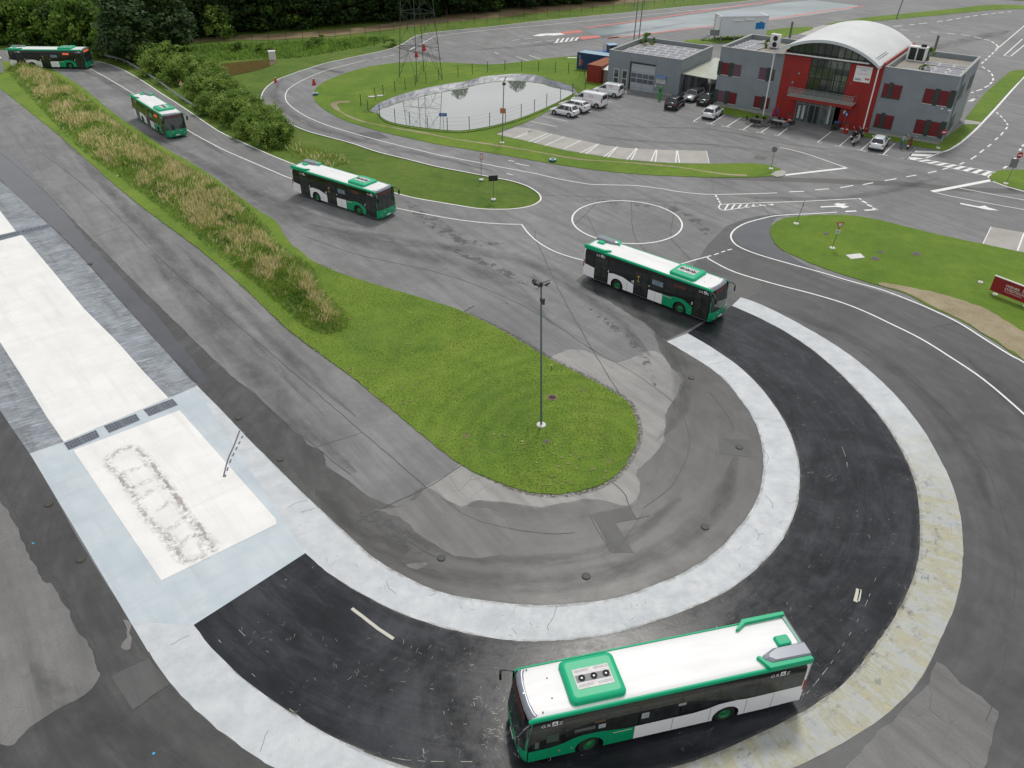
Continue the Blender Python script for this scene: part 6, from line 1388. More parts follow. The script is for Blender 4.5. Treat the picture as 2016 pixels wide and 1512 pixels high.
def fence_thing(label, pts, h, z0=.05, cat='fence', wires=(.35, .7, 1.0), m=GREENP, r=.045, sub=1):
    P = ats(pts); t = empty('wire_fence', P[0], 0, label, cat); o = P[0]
    for p in P: b = MB(); b.tube(p-o+Vector((0, 0, z0)), p-o+Vector((0, 0, h)), r, n=6); b.build('post', m, t)
    b = MB()
    for k in wires: b.path([p-o+Vector((0, 0, z0+(h-z0-.1)*k)) for p in P], .006, 3)
    b.build('wire', m, t); return t
fence_thing('dark green wire fence around the pond, near side before the water', fence, 1.65)
fence_thing('dark green wire fence around the pond, far side on the bank', fence_b, 1.65)
pf = [p for p in resample(smooth(ats([(330,100),(430,88),(560,84),(700,73),(860,55),(1000,41),(1150,25),(1300,9),(1420,-3)]), 4), 44)]
t = empty('wire_fence', pf[0], 0, 'long thin wire fence beside the dirt track below the wood', 'fence')
for p in pf: b = MB(); b.tube(p-pf[0], p-pf[0]+Vector((0, 0, 1.9)), .04, n=5); b.build('post', GREENP, t)
b = MB(); [b.path([p-pf[0]+Vector((0, 0, z)) for p in pf], .012, 3) for z in (.5, 1.1, 1.8)]; b.build('wire', GREENP, t)

# ---------------------------------------------------------------- pylon
PYL = mat('pylon_steel', (.06, .075, .07), .5, metal=.3)
fp = [at(786,151.5), at(821,162), at(871,157), at(834.5,141)]; pc = sum(fp, Vector())/4
t = empty('power_pylon', pc, 0, 'tall dark steel lattice pylon standing beside the pond', 'pylon')
def corner(k, z): d = fp[k]-pc; s_ = 1-z*.026; return Vector((d.x*s_, d.y*s_, z))
H_ = 30; lev = [0, 4.2, 5.2, 9.5, 13, 16.5, 20, 23, 26, 30]
for k in range(4): b = MB(); b.tube(corner(k, 0), corner(k, H_), .055, .045, 5); b.build('leg', PYL, t)
for k in range(4):
    b = MB(); j = (k+1) % 4
    for z0, z1 in zip(lev[:-1], lev[1:]):
        if z0 == 0:
            m_ = (corner(k, 4.2)+corner(j, 4.2))/2; b.tube(corner(k, 0), m_, .024, n=4); b.tube(corner(j, 0), m_, .024, n=4)
            for f_ in (.35, .65): b.tube(corner(k, 4.2*f_), corner(k, 0).lerp(m_, f_+.1), .015, n=3); b.tube(corner(j, 4.2*f_), corner(j, 0).lerp(m_, f_+.1), .025, n=3)
        elif z0 > 4.3: b.tube(corner(k, z0), corner(j, z1), .02, n=4); b.tube(corner(j, z0), corner(k, z1), .02, n=4)
        b.tube(corner(k, z1), corner(j, z1), .02, n=4)
        if z0 > 4.3: m_ = (corner(k, z0)+corner(j, z1))/2; b.tube(m_, (corner(k, z1)+corner(j, z1))/2, .025, n=3)
    b.build('bracing', PYL, t)
b = MB(); b.tube(corner(0, 4.7), corner(2, 4.7), .04, n=4); b.tube(corner(1, 4.7), corner(3, 4.7), .04, n=4); b.build('platform', PYL, t)
for z_, l_ in ((27, 9), (23, 11)):
    b = MB()
    for s_ in (1, -1): b.tube(Vector((0, 0, z_)), Vector((s_*l_, 0, z_+.4)), .12, .05, 4); b.tube(Vector((0, 0, z_+1.6)), Vector((s_*l_, 0, z_+.4)), .07, .05, 4)
    b.build('cross_arm', PYL, t)

# ---------------------------------------------------------------- poles and masts
POLE = mat('pole_galv', (.17, .21, .215), .4, metal=.5)
FOOTW = mat('concrete_foot', (.62, .62, .58), .8, var=.1)
p = at(1065.5, 838); t = empty('floodlight_mast', p, 0, 'tall grey floodlight mast on a concrete foot in the lawn island', 'lamp post')
LN = Vector((-.30, 0, 9.8)); b = MB(); b.tube((0, 0, 0), LN, .075, .05, 10); b.build('pole', POLE, t)
b = MB(); b.lathe([(.30, -.02), (.30, .10), (.26, .13), (0, .13)], 18); b.build('foot', FOOTW, t)
b = MB(); b.tube(LN+Vector((0, 0, -.05)), LN+Vector((0, 0, .25)), .09, .09, 8); b.build('head_bracket', DGREY, t)
for a, d in ((200, .42), (330, .40), (250, .45), (160, .40)):
    v = Vector((cos(radians(a))*d, sin(radians(a))*d, .12)); b = MB(); b.tube(LN+Vector((0, 0, .1)), LN+v, .03, n=5); ar = b.build('arm', DGREY, t)
    b = MB(); b.obox(LN+v+Vector((0, 0, .12)), .27, .22, .10, Matrix.Rotation(radians(a), 3, 'Z') @ Matrix.Rotation(radians(-35), 3, 'Y')); b.build('floodlight', BBLACK, ar, bevel=.02)
for v, l in ((Vector((-.62, .15, .55)), 0), (Vector((.45, -.1, .45)), 0), (Vector((-.5, .3, .62)), 0), (Vector((.58, .05, .38)), 0)): b = MB(); b.tube(LN+Vector((0, 0, .15)), LN+v, .014, n=4); b.build('bird_spike', DGREY, t)
b = MB(); b.box(-.35, -.05, -.16, .02, 8.9, 9.05); b.lathe([(.10, 8.72), (.07, 8.9), (0, 8.92)], 10, (-.15, -.12)); b.build('camera', DGREY, t)
p = at(988.5, 281.5); t = empty('lamp_post', p, 0, 'thin grey lamp post with a small dark head by the pond corner', 'lamp post'); b = MB(); b.tube((0, 0, 0), (.2, 0, 7.3), .07, .05, 8); b.build('pole', POLE, t)
b = MB(); b.box(.02, .42, -.35, .1, 6.9, 7.15); b.build('lamp_head', DGREY, t); b = MB(); b.tube((.2, 0, 7.3), (.45, -.1, 7.8), .05); b.build('camera', DGREY, t); b = MB(); b.lathe([(.28, 0), (.28, .1), (0, .12)], 14); b.build('foot', FOOTW, t)
b = MB(); b.box(-.25, .35, -.1, -.05, 3.6, 4.2); b.build('sign_board', mat('orange_board', (.42, .16, .06), .5, var=.2, vscale=3), t)
for k, (x, y0, y1) in enumerate(((1248, 80, -20), (1257.5, 80, -20))):
    p = at(x, y0-2); t = empty('thin_mast', p, 0, ('left' if k == 0 else 'right')+' one of two thin masts rising behind the garage roof', 'mast'); b = MB(); b.tube((0, 0, 0), (.3, 0, 14), .10, .07, 8); b.build('pole', POLE, t)
for x0, y0, h, lab in ((1554.5, 74.5, 2.9, 'short wooden post on the grass strip behind the left roof'), (1838, 105, 3.0, 'short wooden post on the asphalt behind the right roof')):
    p = at(x0, y0); t = empty('wooden_post', p, 0, lab, 'post'); b = MB(); b.box(-.16, .16, -.16, .16, 0, h); b.build('post', mat('post_wood', (.16, .15, .13), .8, var=.2), t)
p = at(1764.5, 37); t = empty('street_pole', p, 0, 'thin dark pole on the far grass strip right of the barrel roof', 'pole'); b = MB(); b.tube((0, 0, 0), (.9, 0, 9), .12, .09, 6); b.build('pole', POLE, t)
b = MB(); q0, q1 = at(1600, 4)+Vector((0, 0, 3)), at(1760, 28)+Vector((0, 0, 3)); pts = [q0.lerp(q1, k/10)-Vector((0, 0, .8*sin(pi*k/10))) for k in range(11)]; b.path(pts, .05, 4); tag(b.build('overhead_cable', RUBBER), 'dark cable sagging across the far asphalt at the top', 'cable')

# ---------------------------------------------------------------- signs
SRED = mat('sign_red', (.42, .012, .02), .4); SBLUE = mat('sign_blue2', (.0, .07, .32), .4); SBACK = mat('sign_back', (.20, .22, .22), .45, metal=.4)
def post(px, h, label, name='road_sign', lean=(0, 0), foot=True, rz=0, cat='sign'):
    p = at(*px); t = empty(name, (p.x, p.y, .05), rz, label, cat); b = MB(); b.tube((0, 0, 0), (lean[0], lean[1], h), .03, n=6); b.build('pole', POLE, t)
    if foot: b = MB(); b.lathe([(.26, -.04), (.26, .05), (.2, .09), (0, .09)], 14); b.build('foot', FOOTW, t)
    return t
def disc(t, c, r, m, rz=0, n=24, y=0, name='plate', th=.02):
    b = MB(); b.lathe([(r, -th/2), (r, th/2), (0, th/2)], n); b.add([(r*cos(2*pi*k/n), r*sin(2*pi*k/n), -th/2) for k in range(n)][::-1], [tuple(range(n))])
    b.xf(Matrix.Translation(c) @ Matrix.Rotation(rz, 4, 'Z') @ Matrix.Translation((0, -y, 0)) @ Matrix.Rotation(pi/2, 4, 'X') @ (Matrix.Rotation(-pi/2, 4, 'Z') if n == 3 else Matrix.Identity(4))); return b.build(name, m, t)
def rect(t, c, w_, h_, m, rz=0, y=0, name='plate', th=.02): b = MB(); b.box(-w_/2, w_/2, -th/2, th/2, -h_/2, h_/2); b.xf(Matrix.Translation(c) @ Matrix.Rotation(rz, 4, 'Z') @ Matrix.Translation((0, -y, 0))); return b.build(name, m, t)
t = post((971.5, 393.5), 2.0, 'dark speed display board on a pole in the grass island nose', lean=(0, 0)); q = rect(t, (-.02, -.04, 2.25), .95, .58, BBLACK, .18); 
for k, ch in enumerate('60'): x_ = text_mb(ch, .42); x_.xf(Matrix.Translation((-.40+.26*k, -.07-.0, 2.10)) @ Matrix.Rotation(.18, 4, 'Z') @ Matrix.Translation((0, -.0, 0)) @ Matrix.Rotation(pi/2, 4, 'X')); x_.build('digit', STICK, q)
x_ = text_mb('km', .30); x_.xf(Matrix.Translation((.12, -.005, 2.14)) @ Matrix.Rotation(.18, 4, 'Z') @ Matrix.Rotation(pi/2, 4, 'X')); x_.build('digit', STICK, q)
t = post((947.5, 354.5), 2.9, 'small orange-framed upright sign on a thin pole near the island edge'); rect(t, (.05, -.04, 2.55), .34, .62, mat('sign_orange', (.5, .13, .06), .5), .3); rect(t, (.05, -.04, 2.55), .22, .45, FOOTW, .3, .015, 'sign_face')
t = post((1517.5, 333), 2.05, 'round sign seen from behind at the tip of the pond island', lean=(.0, 0)); disc(t, (0, .03, 2.2), .32, SBACK, -.4)
t = post((1567, 441.5), 2.0, 'leaning give-way sign nearer the road on the right grass island', lean=(.28, 0)); disc(t, (.32, -.03, 2.15), .42, SRED, 1.1, 3); disc(t, (.32, -.03, 2.15), .27, FOOTW, 1.1, 3, .014, 'sign_face')
t = post((1638, 489.5), 2.2, 'give-way triangle with a small plate below, on the right lawn', lean=(.14, 0)); disc(t, (.16, -.04, 2.3), .44, SRED, .15, 3); disc(t, (.16, -.04, 2.3), .28, FOOTW, .15, 3, .014, 'sign_face'); rect(t, (.12, -.04, 1.62), .42, .36, FOOTW, .15, 0, 'sign_plate'); rect(t, (.12, -.04, 1.62), .2, .16, SBACK, .15, .014, 'sign_symbol'); rect(t, (.12, -.04, 1.62), .1, .07, FOOTW, .15, .026, 'sign_symbol')
for px, lab, h in (((1846.5, 292), 'no-entry sign at the right corner of the office', 1.75), ((1979.5, 362.5), 'no-entry sign with a square panel on the right traffic island', 3.0)):
    t = post(px, h, lab, lean=(.12 if h < 2 else .35, 0)); x_ = .12 if h < 2 else .36; disc(t, (x_, -.04, h+.18), .33, SRED, .1); rect(t, (x_, -.04, h+.18), .46, .11, LTR, .1, .015, 'sign_bar')
    if h > 2: rect(t, (.05, -.06, 2.3), .75, .95, SBACK, -.3, 0, 'square_panel')
t = post((1657.5, 254), 1.75, 'blue disabled-parking sign with a white plate by the entrance', lean=(.12, 0)); rect(t, (.12, -.05, 1.9), .42, .55, SBLUE, .1); disc(t, (.12, -.05, 1.95), .07, LTR, .1, 12, .02, 'sign_symbol'); disc(t, (.13, -.05, 1.80), .10, LTR, .1, 12, .02, 'sign_symbol'); rect(t, (-.18, .0, 2.12), .36, .36, FOOTW, .1, .0, 'sign_plate')
t = post((361.5, 187), 1.5, 'red-edged warning triangle sign in front of the roadside bushes', foot=False); b = MB(); b.prism([(-.5, 1.25), (.5, 1.25), (0, 2.1)], -.05, -.03, axis='y'); b.build('plate', SRED, t); b = MB(); b.prism([(-.33, 1.34), (.33, 1.34), (0, 1.9)], -.06, -.051, axis='y'); b.build('sign_face', FOOTW, t); rect(t, (.0, -.045, 1.02), .42, .3, FOOTW, 0, 0, 'sign_plate')
t = post((873, 249), 1.2, 'small blue notice board fixed on the near pond fence', foot=False); rect(t, (0, -.03, 1.45), 1.0, .42, SBLUE); x_ = text_mb('TEICH', .24, align='CENTER'); x_.xf(Matrix.Translation((0, -.05, 1.37)) @ Matrix.Rotation(pi/2, 4, 'X')); x_.build('lettering', LTR, t)
t = post((1143, 149), 2.2, 'small red notice on a thin post in front of the blue container', foot=False); rect(t, (0, -.03, 2.0), .36, .8, mat('notice_red', (.35, .06, .07), .5))
t = post((1085.5, 728), .28, 'tiny white-topped marker stake at the lawn edge', 'marker_stake', foot=False, cat='stake'); rect(t, (.0, 0, .36), .16, .05, FOOTW)
# red banner of the insurer
a = at(1948.5, 571.0, .25); c = at(2056, 613.0, .25); d_ = (c-a); rz = atan2(d_.y, d_.x); Lb = d_.length
t = empty('advertising_banner', (a.x, a.y, .0), rz, 'dark red advertising banner board with white lettering on short feet', 'banner')
b = MB(); b.box(0, Lb, -.03, .03, .28, 1.55); pn = b.build('board', mat('banner_red', (.26, .010, .018), .5, var=.12, vscale=1.2), t); b = MB(); b.box(-.02, Lb+.02, -.05, .07, 1.55, 1.62); b.build('top_rail', LTR, t)
def bt(txt, s, x, z): q = text_mb(txt, s); q.xf(Matrix.Translation((x, -.036, z)) @ Matrix.Rotation(pi/2, 4, 'X')); q.build('lettering', LTR, pn)
bt('WIENER', .30, 1.05, 1.02); bt('STÄDTISCHE', .30, 1.05, .74); bt('VIENNA INSURANCE GROUP', .11, 1.05, .58)
b = MB(); b.lathe([(.15, 0), (.15, .006), (.12, .006), (.12, 0)], 20); b.xf(Matrix.Translation((2.52, -.034, 1.18)) @ Matrix.Rotation(pi/2, 4, 'X')); b.build('logo_ring', LTR, pn); b = MB(); b.prism([(2.44, 1.25), (2.6, 1.25), (2.6, 1.16), (2.52, 1.08), (2.44, 1.16)], -.042, -.034, axis='y'); b.build('logo_shield', LTR, pn)
for x in (.5, 3.0): b = MB(); b.tube((x, 0, .0), (x, 0, .3), .03); b.lathe([(.2, .02), (.2, .12), (0, .14)], 12, (x, 0)); b.build('foot', FOOTW, t)
p = at(1929.5, 557.5); t = empty('concrete_foot', (p.x, p.y, .05), 0, 'round white concrete foot lying alone on the lawn left of the banner', 'concrete foot'); b = MB(); b.lathe([(.2, 0), (.2, .1), (.07, .12), (.07, .06), (0, .06)], 14); b.build('foot', FOOTW, t)
# lawn covers, manholes
def cover(px, r, label, m=None, dark=True, sp=0):
    p = at(*px); t = empty('manhole_cover', (p.x, p.y, .0), 0, label, 'manhole'); z = .05 if sp == 0 else .022
    b = MB(); b.lathe([(r, z-.02), (r, z+.02), (r*.85, z+.024), (0, z+.024)], 20); b.build('rim', m or mat('cover_rim', (.16, .14, .12), .8), t)
    b = MB()
    if dark:
        for i in range(-3, 4):
            for j in range(-3, 4):
                if i*i+j*j < 11: s_ = r*.085; b.box(i*r*.21-s_, i*r*.21+s_, j*r*.21-s_, j*r*.21+s_, z+.024, z+.028)
    else: b.lathe([(r*.8, z+.025), (r*.8, z+.03), (0, z+.03)], 16)
    o = b.build('slot', RUBBER_D if dark else mat('cover_iron', (.05, .05, .05), .6, var=.2), t); 
    if dark: o['kind'] = 'stuff'
    return t
cover((1087,784), .34, 'round slotted drain cover in the lawn right of the mast', mat('cover_brown', (.20, .13, .10), .8))
cover((1076,870), .16, 'small round dark cover in the lawn just below the mast', None, False)
for px, lab in (((1722.5,510), 'larger round brown cover on the right lawn beside the pale slab'), ((1804,501), 'round dark cover on the right lawn, farthest right'), ((1734,497), 'small pale round cover on the right lawn above the larger one'), ((1626,461), 'small pale cover on the right lawn left of the give-way sign')): cover(px, .42 if '1722' in str(px) or '1804' in str(px) else .28, lab, mat('cover_earth', (.17, .12, .09), .8), False)
for px, lab in (((159,1102), 'round iron manhole at the left edge asphalt, lower one'), ((96,993), 'round iron manhole with moss at the left edge asphalt, upper one'), ((470,823), 'small iron manhole near the tyre skid on the ring edge'), ((552,904), 'mossy manhole in the asphalt right of the ring edge'), ((869,1099), 'mossy manhole in the damp asphalt inside the ring'), ((1154,1135), 'dark manhole close above the inner white ring'), ((1388,1038), 'mossy manhole with a crack, right side inside the ring'), ((1361,744), 'mossy manhole near the end of the inner ring'), ((177,520), 'mossy manhole in the puddle by the painted plate'), ((1455,881), 'small dark manhole in the square asphalt patch')):
    t = cover(px, .22, lab, mat('cover_moss', (.035, .037, .03), .9, col2=(.07, .09, .03), vscale=8), False, 1)
p = at(1683,507); b = MB(); q = [v-p for v in ats([(1664.5,504),(1693,501),(1702,509),(1675,512)])]; t = empty('concrete_slab', (p.x, p.y, 0), 0, 'pale rectangular concrete slab lying in the right lawn', 'slab'); b.prism([(v.x, v.y) for v in q], .03, .12); b.build('slab', FOOTW, t)
for px in ((732,203,), (667.5,190)):
    pass
for k, px in enumerate(((732.5, 191.5), (749.5, 189.5))): p = at(*px); t = empty('concrete_slab', (p.x, p.y, 0), .3, ('left' if k == 0 else 'right')+' one of two small white slabs on the grass behind the pond fence', 'slab'); b = MB(); b.box(-.5, .5, -.25, .25, .03, .14); b.build('slab', FOOTW, t)
p = at(1127.5,115); t = empty('concrete_slab', (p.x, p.y, 0), .1, 'small white slab on the grass left of the blue container', 'slab'); b = MB(); b.box(-.9, .7, -.3, .3, .03, .14); b.build('slab', FOOTW, t)
p = at(537,117); t = empty('control_cabinet', (p.x, p.y, 0), .2, 'small white control cabinet by the brown stream', 'cabinet'); b = MB(); b.box(-.55, .55, -.4, .4, 0, 1.3); b.build('body', FOOTW, t); b = MB(); b.box(-.6, .6, -.45, .45, 1.3, 1.38); b.build('lid', LTR, t)
# tyres used as markers
for px, lab in (((621.5,187.5), 'blue-painted tyre at the far left tip of the pond island'), ((1088,318.5), 'blue-white tyre on the edge of the grass below the parking bays')):
    p = at(*px); t = empty('painted_marker', (p.x, p.y, .05), 0, lab, 'tyre'); b = MB(); b.lathe([(.22, 0), (.36, .0), (.42, .08), (.42, .2), (.36, .28), (.24, .28), (.2, .2), (.2, .05)], 20); b.build('casing', mat('tyre_blue', (.02, .10, .20), .5, var=.2), t, smooth=True); b = MB(); b.lathe([(.40, .283), (.33, .30), (.25, .285)], 20); b.build('painted_rim', mat('tyre_pale', (.45, .6, .66), .5), t)
# red cones
def cone(px, s, lab, two=False):
    p = at(*px); t = empty('traffic_cone', (p.x, p.y, 0), .3, lab, 'cone'); b = MB(); b.box(-.36*s, .36*s, -.3*s, .3*s, 0, .08); b.build('base', SRED, t)
    b = MB(); vs = [(-.32*s, -.24*s, .08), (.32*s, -.24*s, .08), (.32*s, .24*s, .08), (-.32*s, .24*s, .08), (-.1*s, -.09*s, 1.05*s), (.1*s, -.09*s, 1.05*s), (.1*s, .09*s, 1.05*s), (-.1*s, .09*s, 1.05*s)]; b.add(vs, [(0, 1, 5, 4), (1, 2, 6, 5), (2, 3, 7, 6), (3, 0, 4, 7), (4, 5, 6, 7)]); b.build('body', mat('cone_red', (.5, .02, .03), .45, var=.1), t, bevel=.03); b = MB(); b.box(-.115*s, .115*s, -.1*s, .1*s, 1.0*s, 1.06*s); b.build('top', LTR, t)
cone((543,162.5), .7, 'red cone on the outer white edge of the far track bend'); cone((618.5,167), .9, 'red cone at the dashed line near the pond island tip'); cone((820,112), .95, 'red cone seen between the pylon legs, lower left'); cone((835,99.5), 1.1, 'red cone seen behind the pylon, upper one'); 
# ================================================================ parked vehicles
CARW = mat('car_white', (.72, .74, .76), .22, coat=.7); CARB = mat('car_black', (.008, .009, .010), .2, coat=.7); CARS = mat('car_silver', (.34, .355, .37), .3, metal=.5, coat=.5); CARG = mat('car_dark_green', (.010, .028, .024), .2, coat=.7)
CGL = mat('car_glass', (.012, .015, .022), .05, spec=.8); RIMS = mat('car_rim', (.33, .34, .36), .35, metal=.6); TRIMB = mat('black_plastic', (.02, .02, .022), .5)
def loft(b, secs, close=True):
    n = len(secs[0]); o = len(b.v); vs = [p for s_ in secs for p in s_]
    fs = [(i*n+k, (i+1)*n+k, (i+1)*n+(k+1) % n, i*n+(k+1) % n) for i in range(len(secs)-1) for k in range(n)]
    if close: fs += [tuple(range(n)), tuple(range((len(secs)-1)*n, len(secs)*n))[::-1]]
    b.add(vs, fs)
def car(px, rz, label, kind='hatch', paint=None, L_=4.1, W_=1.74, H_=1.47, name='parked_car', cat='car', group=None, z=0):
    p = at(*px); t = empty(name, (p.x, p.y, 0), rz, label, cat, group); hwid = W_/2
    belt = {'hatch': .93, 'suv': 1.08, 'van': 1.15, 'wagon': .93, 'sedan': .92, 'lav': 1.08}[kind]*1.0
    hood = {'hatch': 1.0, 'suv': .95, 'van': .75, 'wagon': 1.15, 'sedan': 1.15, 'lav': .95}[kind]
    b = MB(); secs = []                               # x: front at +L/2
    X = [(-L_/2, .42, .82, .80), (-L_/2+.06, .30, .97, .90), (-L_/2+.35, .24, 1.0, .985), (-L_/2+.9, .22, 1.0, 1.0), (0, .22, 1.0, 1.0), (L_/2-hood, .22, .985, 1.0), (L_/2-.55, .22, .88, .975), (L_/2-.15, .26, .78, .88), (L_/2-.02, .34, .70, .74)]
    for x, zb, zt, wk in X:
        w_ = hwid*wk; zt = belt*zt; zm = (zb+zt)*.5
        secs.append([(x, -w_*.86, zb), (x, -w_*.98, zb+.10), (x, -w_, zm), (x, -w_*.97, zt-.12), (x, -w_*.86, zt), (x, 0, zt+.03), (x, w_*.86, zt), (x, w_*.97, zt-.12), (x, w_, zm), (x, w_*.98, zb+.10), (x, w_*.86, zb)])
    loft(b, secs); body = b.build('body', paint, t, smooth=True, bevel=0)
    # cabin
    boxy = kind in ('van', 'lav'); rb = {'hatch': .25, 'suv': .22, 'van': .04, 'wagon': .2, 'sedan': .95, 'lav': .06}[kind]; rt = {'hatch': .62, 'suv': .6, 'van': .10, 'wagon': .55, 'sedan': 1.45, 'lav': .16}[kind]
    fb = L_/2-hood+.05; ft = fb-(.85 if kind == 'sedan' else .75 if not boxy else .85); xr, xrt = -L_/2+rb, -L_/2+rt; zb = belt-.06; zt = H_-.06
    wb, wt = hwid*.90, hwid*(.84 if boxy else .70)
    b = MB(); b.add([(xr, -wb, zb), (fb, -wb, zb), (fb, wb, zb), (xr, wb, zb), (xrt, -wt, zt), (ft, -wt, zt), (ft, wt, zt), (xrt, wt, zt)], [(0, 1, 5, 4), (1, 2, 6, 5), (2, 3, 7, 6), (3, 0, 4, 7), (4, 5, 6, 7)])
    b.build('cabin', paint if boxy else CGL, t)
    b = MB(); m_ = .03
    sec = lambda x, k, z_: [(x, -wt*k-m_, z_-.03), (x, -wt*k*.8, z_+.035), (x, 0, z_+.06), (x, wt*k*.8, z_+.035), (x, wt*k+m_, z_-.03)]
    loft(b, [sec(xrt-.06, .93, zt-.01), sec(xrt+.15, 1.0, zt+.0), sec((xrt+ft)/2, 1.0, zt+.01), sec(ft-.15, .99, zt-.0), sec(ft+.06, .92, zt-.03)]); b.build('roof', paint, t, smooth=True)
    if not boxy:
        for s_ in (1, -1):
            for (xa, za, ya), (xc, zc, yc), r in (((fb, zb, wb), (ft, zt, wt), .035), ((xr, zb, wb), (xrt, zt, wt), .07), (((fb+xr)/2+.1, zb, wb), ((ft+xrt)/2+.05, zt, wt), .035), ((xr+.55, zb, wb), (xrt+.3, zt, wt), .05)):
                b = MB(); b.tube((xa, s_*ya, za), (xc, s_*yc, zc), r, n=5); b.build('pillar', paint, t)
    else:
        e = .012
        ws = MB(); n_ = Vector((zt-zb, 0, fb-ft)).normalized()*e
        ws.add([(fb+n_.x-.05, -wb*.9, zb+.08), (fb+n_.x-.05, wb*.9, zb+.08), (ft+n_.x+.06, wt*.9, zt-.06+.02), (ft+n_.x+.06, -wt*.9, zt-.06+.02)], [(0, 1, 2, 3)]); ws.build('windscreen', CGL, t)
        for s_ in (1, -1):
            yb = lambda z_: s_*(wb+(wt-wb)*(z_-zb)/(zt-zb)+e)
            b = MB(); q = [(fb-.15, zb+.1), (fb-1.25, zb+.1), (fb-1.25, zt-.18), (ft-.05, zt-.18)]; b.add([(x, yb(z_), z_) for x, z_ in q], [(0, 1, 2, 3)[::s_]]); b.build('side_window', CGL, t)
        b = MB(); b.add([(xr-.014, -wb*.8, zb+.12), (xr-.014, wb*.8, zb+.12), (xrt-.03, wt*.8, zt-.16), (xrt-.03, -wt*.8, zt-.16)], [(3, 2, 1, 0)]); b.build('rear_window', CGL, t)
    for x in (-L_/2+.80, L_/2-.82):
        for s_ in (1, -1):
            r = .33 if kind not in ('suv', 'van') else .36
            b = MB(); b.lathe([(r*1.14, -.005), (r*1.14, .008), (0, .008)], 20); b.xf(Matrix.Translation((x, s_*(hwid*1.0+.002), r)) @ Matrix.Rotation(-s_*pi/2, 4, 'X')); b.build('wheel_arch', TRIMB, t)
            b = MB(); b.lathe([(r*.6, -.12), (r, -.10), (r, .08), (r*.9, .11), (r*.62, .11)], 20); mxx = Matrix.Translation((x, s_*(hwid-.07), r)) @ Matrix.Rotation(-s_*pi/2, 4, 'X'); b.xf(mxx); wv = b.build('wheel', RUBBER, t, smooth=True)
            b = MB(); b.lathe([(r*.64, .10), (r*.55, .085), (r*.2, .10), (0, .11)], 14); b.xf(mxx); b.build('rim', RIMS, wv)
    zl = belt*.78
    for s_ in (1, -1):
        b = MB(); b.obox((L_/2-.16, s_*hwid*.72, zl*.86), .22, .36, .15, Matrix.Rotation(s_*-.45, 3, 'Z')); b.build('headlight', LAMPW, t, bevel=.03)
        b = MB()
        if boxy: b.box(-L_/2-.0, -L_/2+.12, s_*hwid*.93-.06, s_*hwid*.93+.06, zl, zl+.5)
        else: b.obox((-L_/2+.10, s_*hwid*.74, belt*.86), .16, .34, .16, Matrix.Rotation(s_*.3, 3, 'Z'))
        b.build('tail_light', LAMPR, t, bevel=.02)
        b = MB(); b.obox((fb-.12, s_*(hwid+.09), belt+.06), .12, .18, .13, Matrix.Identity(3)); b.build('mirror', paint if kind != 'van' else TRIMB, t, bevel=.03)
    b = MB(); b.box(-L_/2-.03, -L_/2+.02, -.26, .26, .55, .66); b.build('number_plate', PLATEM, t)
    b = MB(); b.box(-L_/2-.02, -L_/2+.3, -hwid*.8, hwid*.8, .24, .40); b.build('rear_bumper', TRIMB, t)
    b = MB(); b.box(L_/2-.35, L_/2-.0, -hwid*.62, hwid*.62, .30, .52); b.build('grille', TRIMB, t)
    return t
def hd(a, c): v = at(*a)-at(*c); return atan2(v.y, v.x)
r8h = hd((1112.8,220.5),(1150,229))                   # heading along the left bays, nose towards the pond
car((1111.5,226.5), hd((1067,228.5),(1120,239.5)), 'white small hatchback, front car of the row beside the pond', 'hatch', CARW, 3.95, 1.72, 1.48)
car((1131,217.5), hd((1070,226),(1122,237)), 'white sporty hatchback between the small hatchback and the large van', 'suv', CARW, 4.3, 1.8, 1.45)
v1 = car((1160,207.5), hd((1075,226),(1125,236)), 'large white van with red lettering on its side beside the pond', 'van', CARW, 4.95, 1.95, 1.95, 'delivery_van', 'van')
v2 = car((1197,187.5), hd((1090,226),(1140,235)), 'small white van parked nearest the garage windows', 'lav', CARW, 4.35, 1.78, 1.8, 'delivery_van', 'van')
for v_, s_, x_, z_ in ((v1, .26, -1.7, .88), (v2, .12, -1.5, .95)):
    hw_ = .975 if v_ is v1 else .89; m = MB(); q = text_mb('Ich fahr sicher', s_); q.xf(Matrix.Translation((1.35 if False else -2.0, hw_+.012, z_)) @ Matrix(((-1, 0, 0, 2.6 if v_ is v1 else 2.4), (0, 0, 1, 0), (0, 1, 0, 0), (0, 0, 0, 1)))); q.build('lettering', REDI, v_)
    m = MB(); m.box(-.95, -.45, hw_*.90, hw_*.90+.02, 1.42, 1.62); m.build('logo', REDI, v_); m = MB(); m.box(-.90, -.50, hw_*.90+.02, hw_*.90+.024, 1.46, 1.58); m.build('logo_inner', LTR, v_)
car((1328,211), hd((1352,194),(1325,214)), 'black SUV parked at the garage corner', 'suv', CARB, 4.5, 1.88, 1.62)
car((1364,195.5), hd((1341,203),(1372,186)), 'silver estate car facing us under the canopy', 'wagon', CARS, 4.6, 1.8, 1.46)
car((1391,202.5), hd((1408,192),(1385,208)), 'dark green saloon between the silver car and the office wall', 'sedan', CARG, 4.6, 1.82, 1.45)
car((1402,229.5), hd((1418,217),(1388,238)), 'white hatchback in the parking bay by the left office wall', 'hatch', CARW, 4.25, 1.78, 1.45)
car((1728,290), hd((1740,272),(1722,297)), 'white hatchback in the parking bay right of the entrance', 'hatch', CARW, 4.05, 1.75, 1.48)
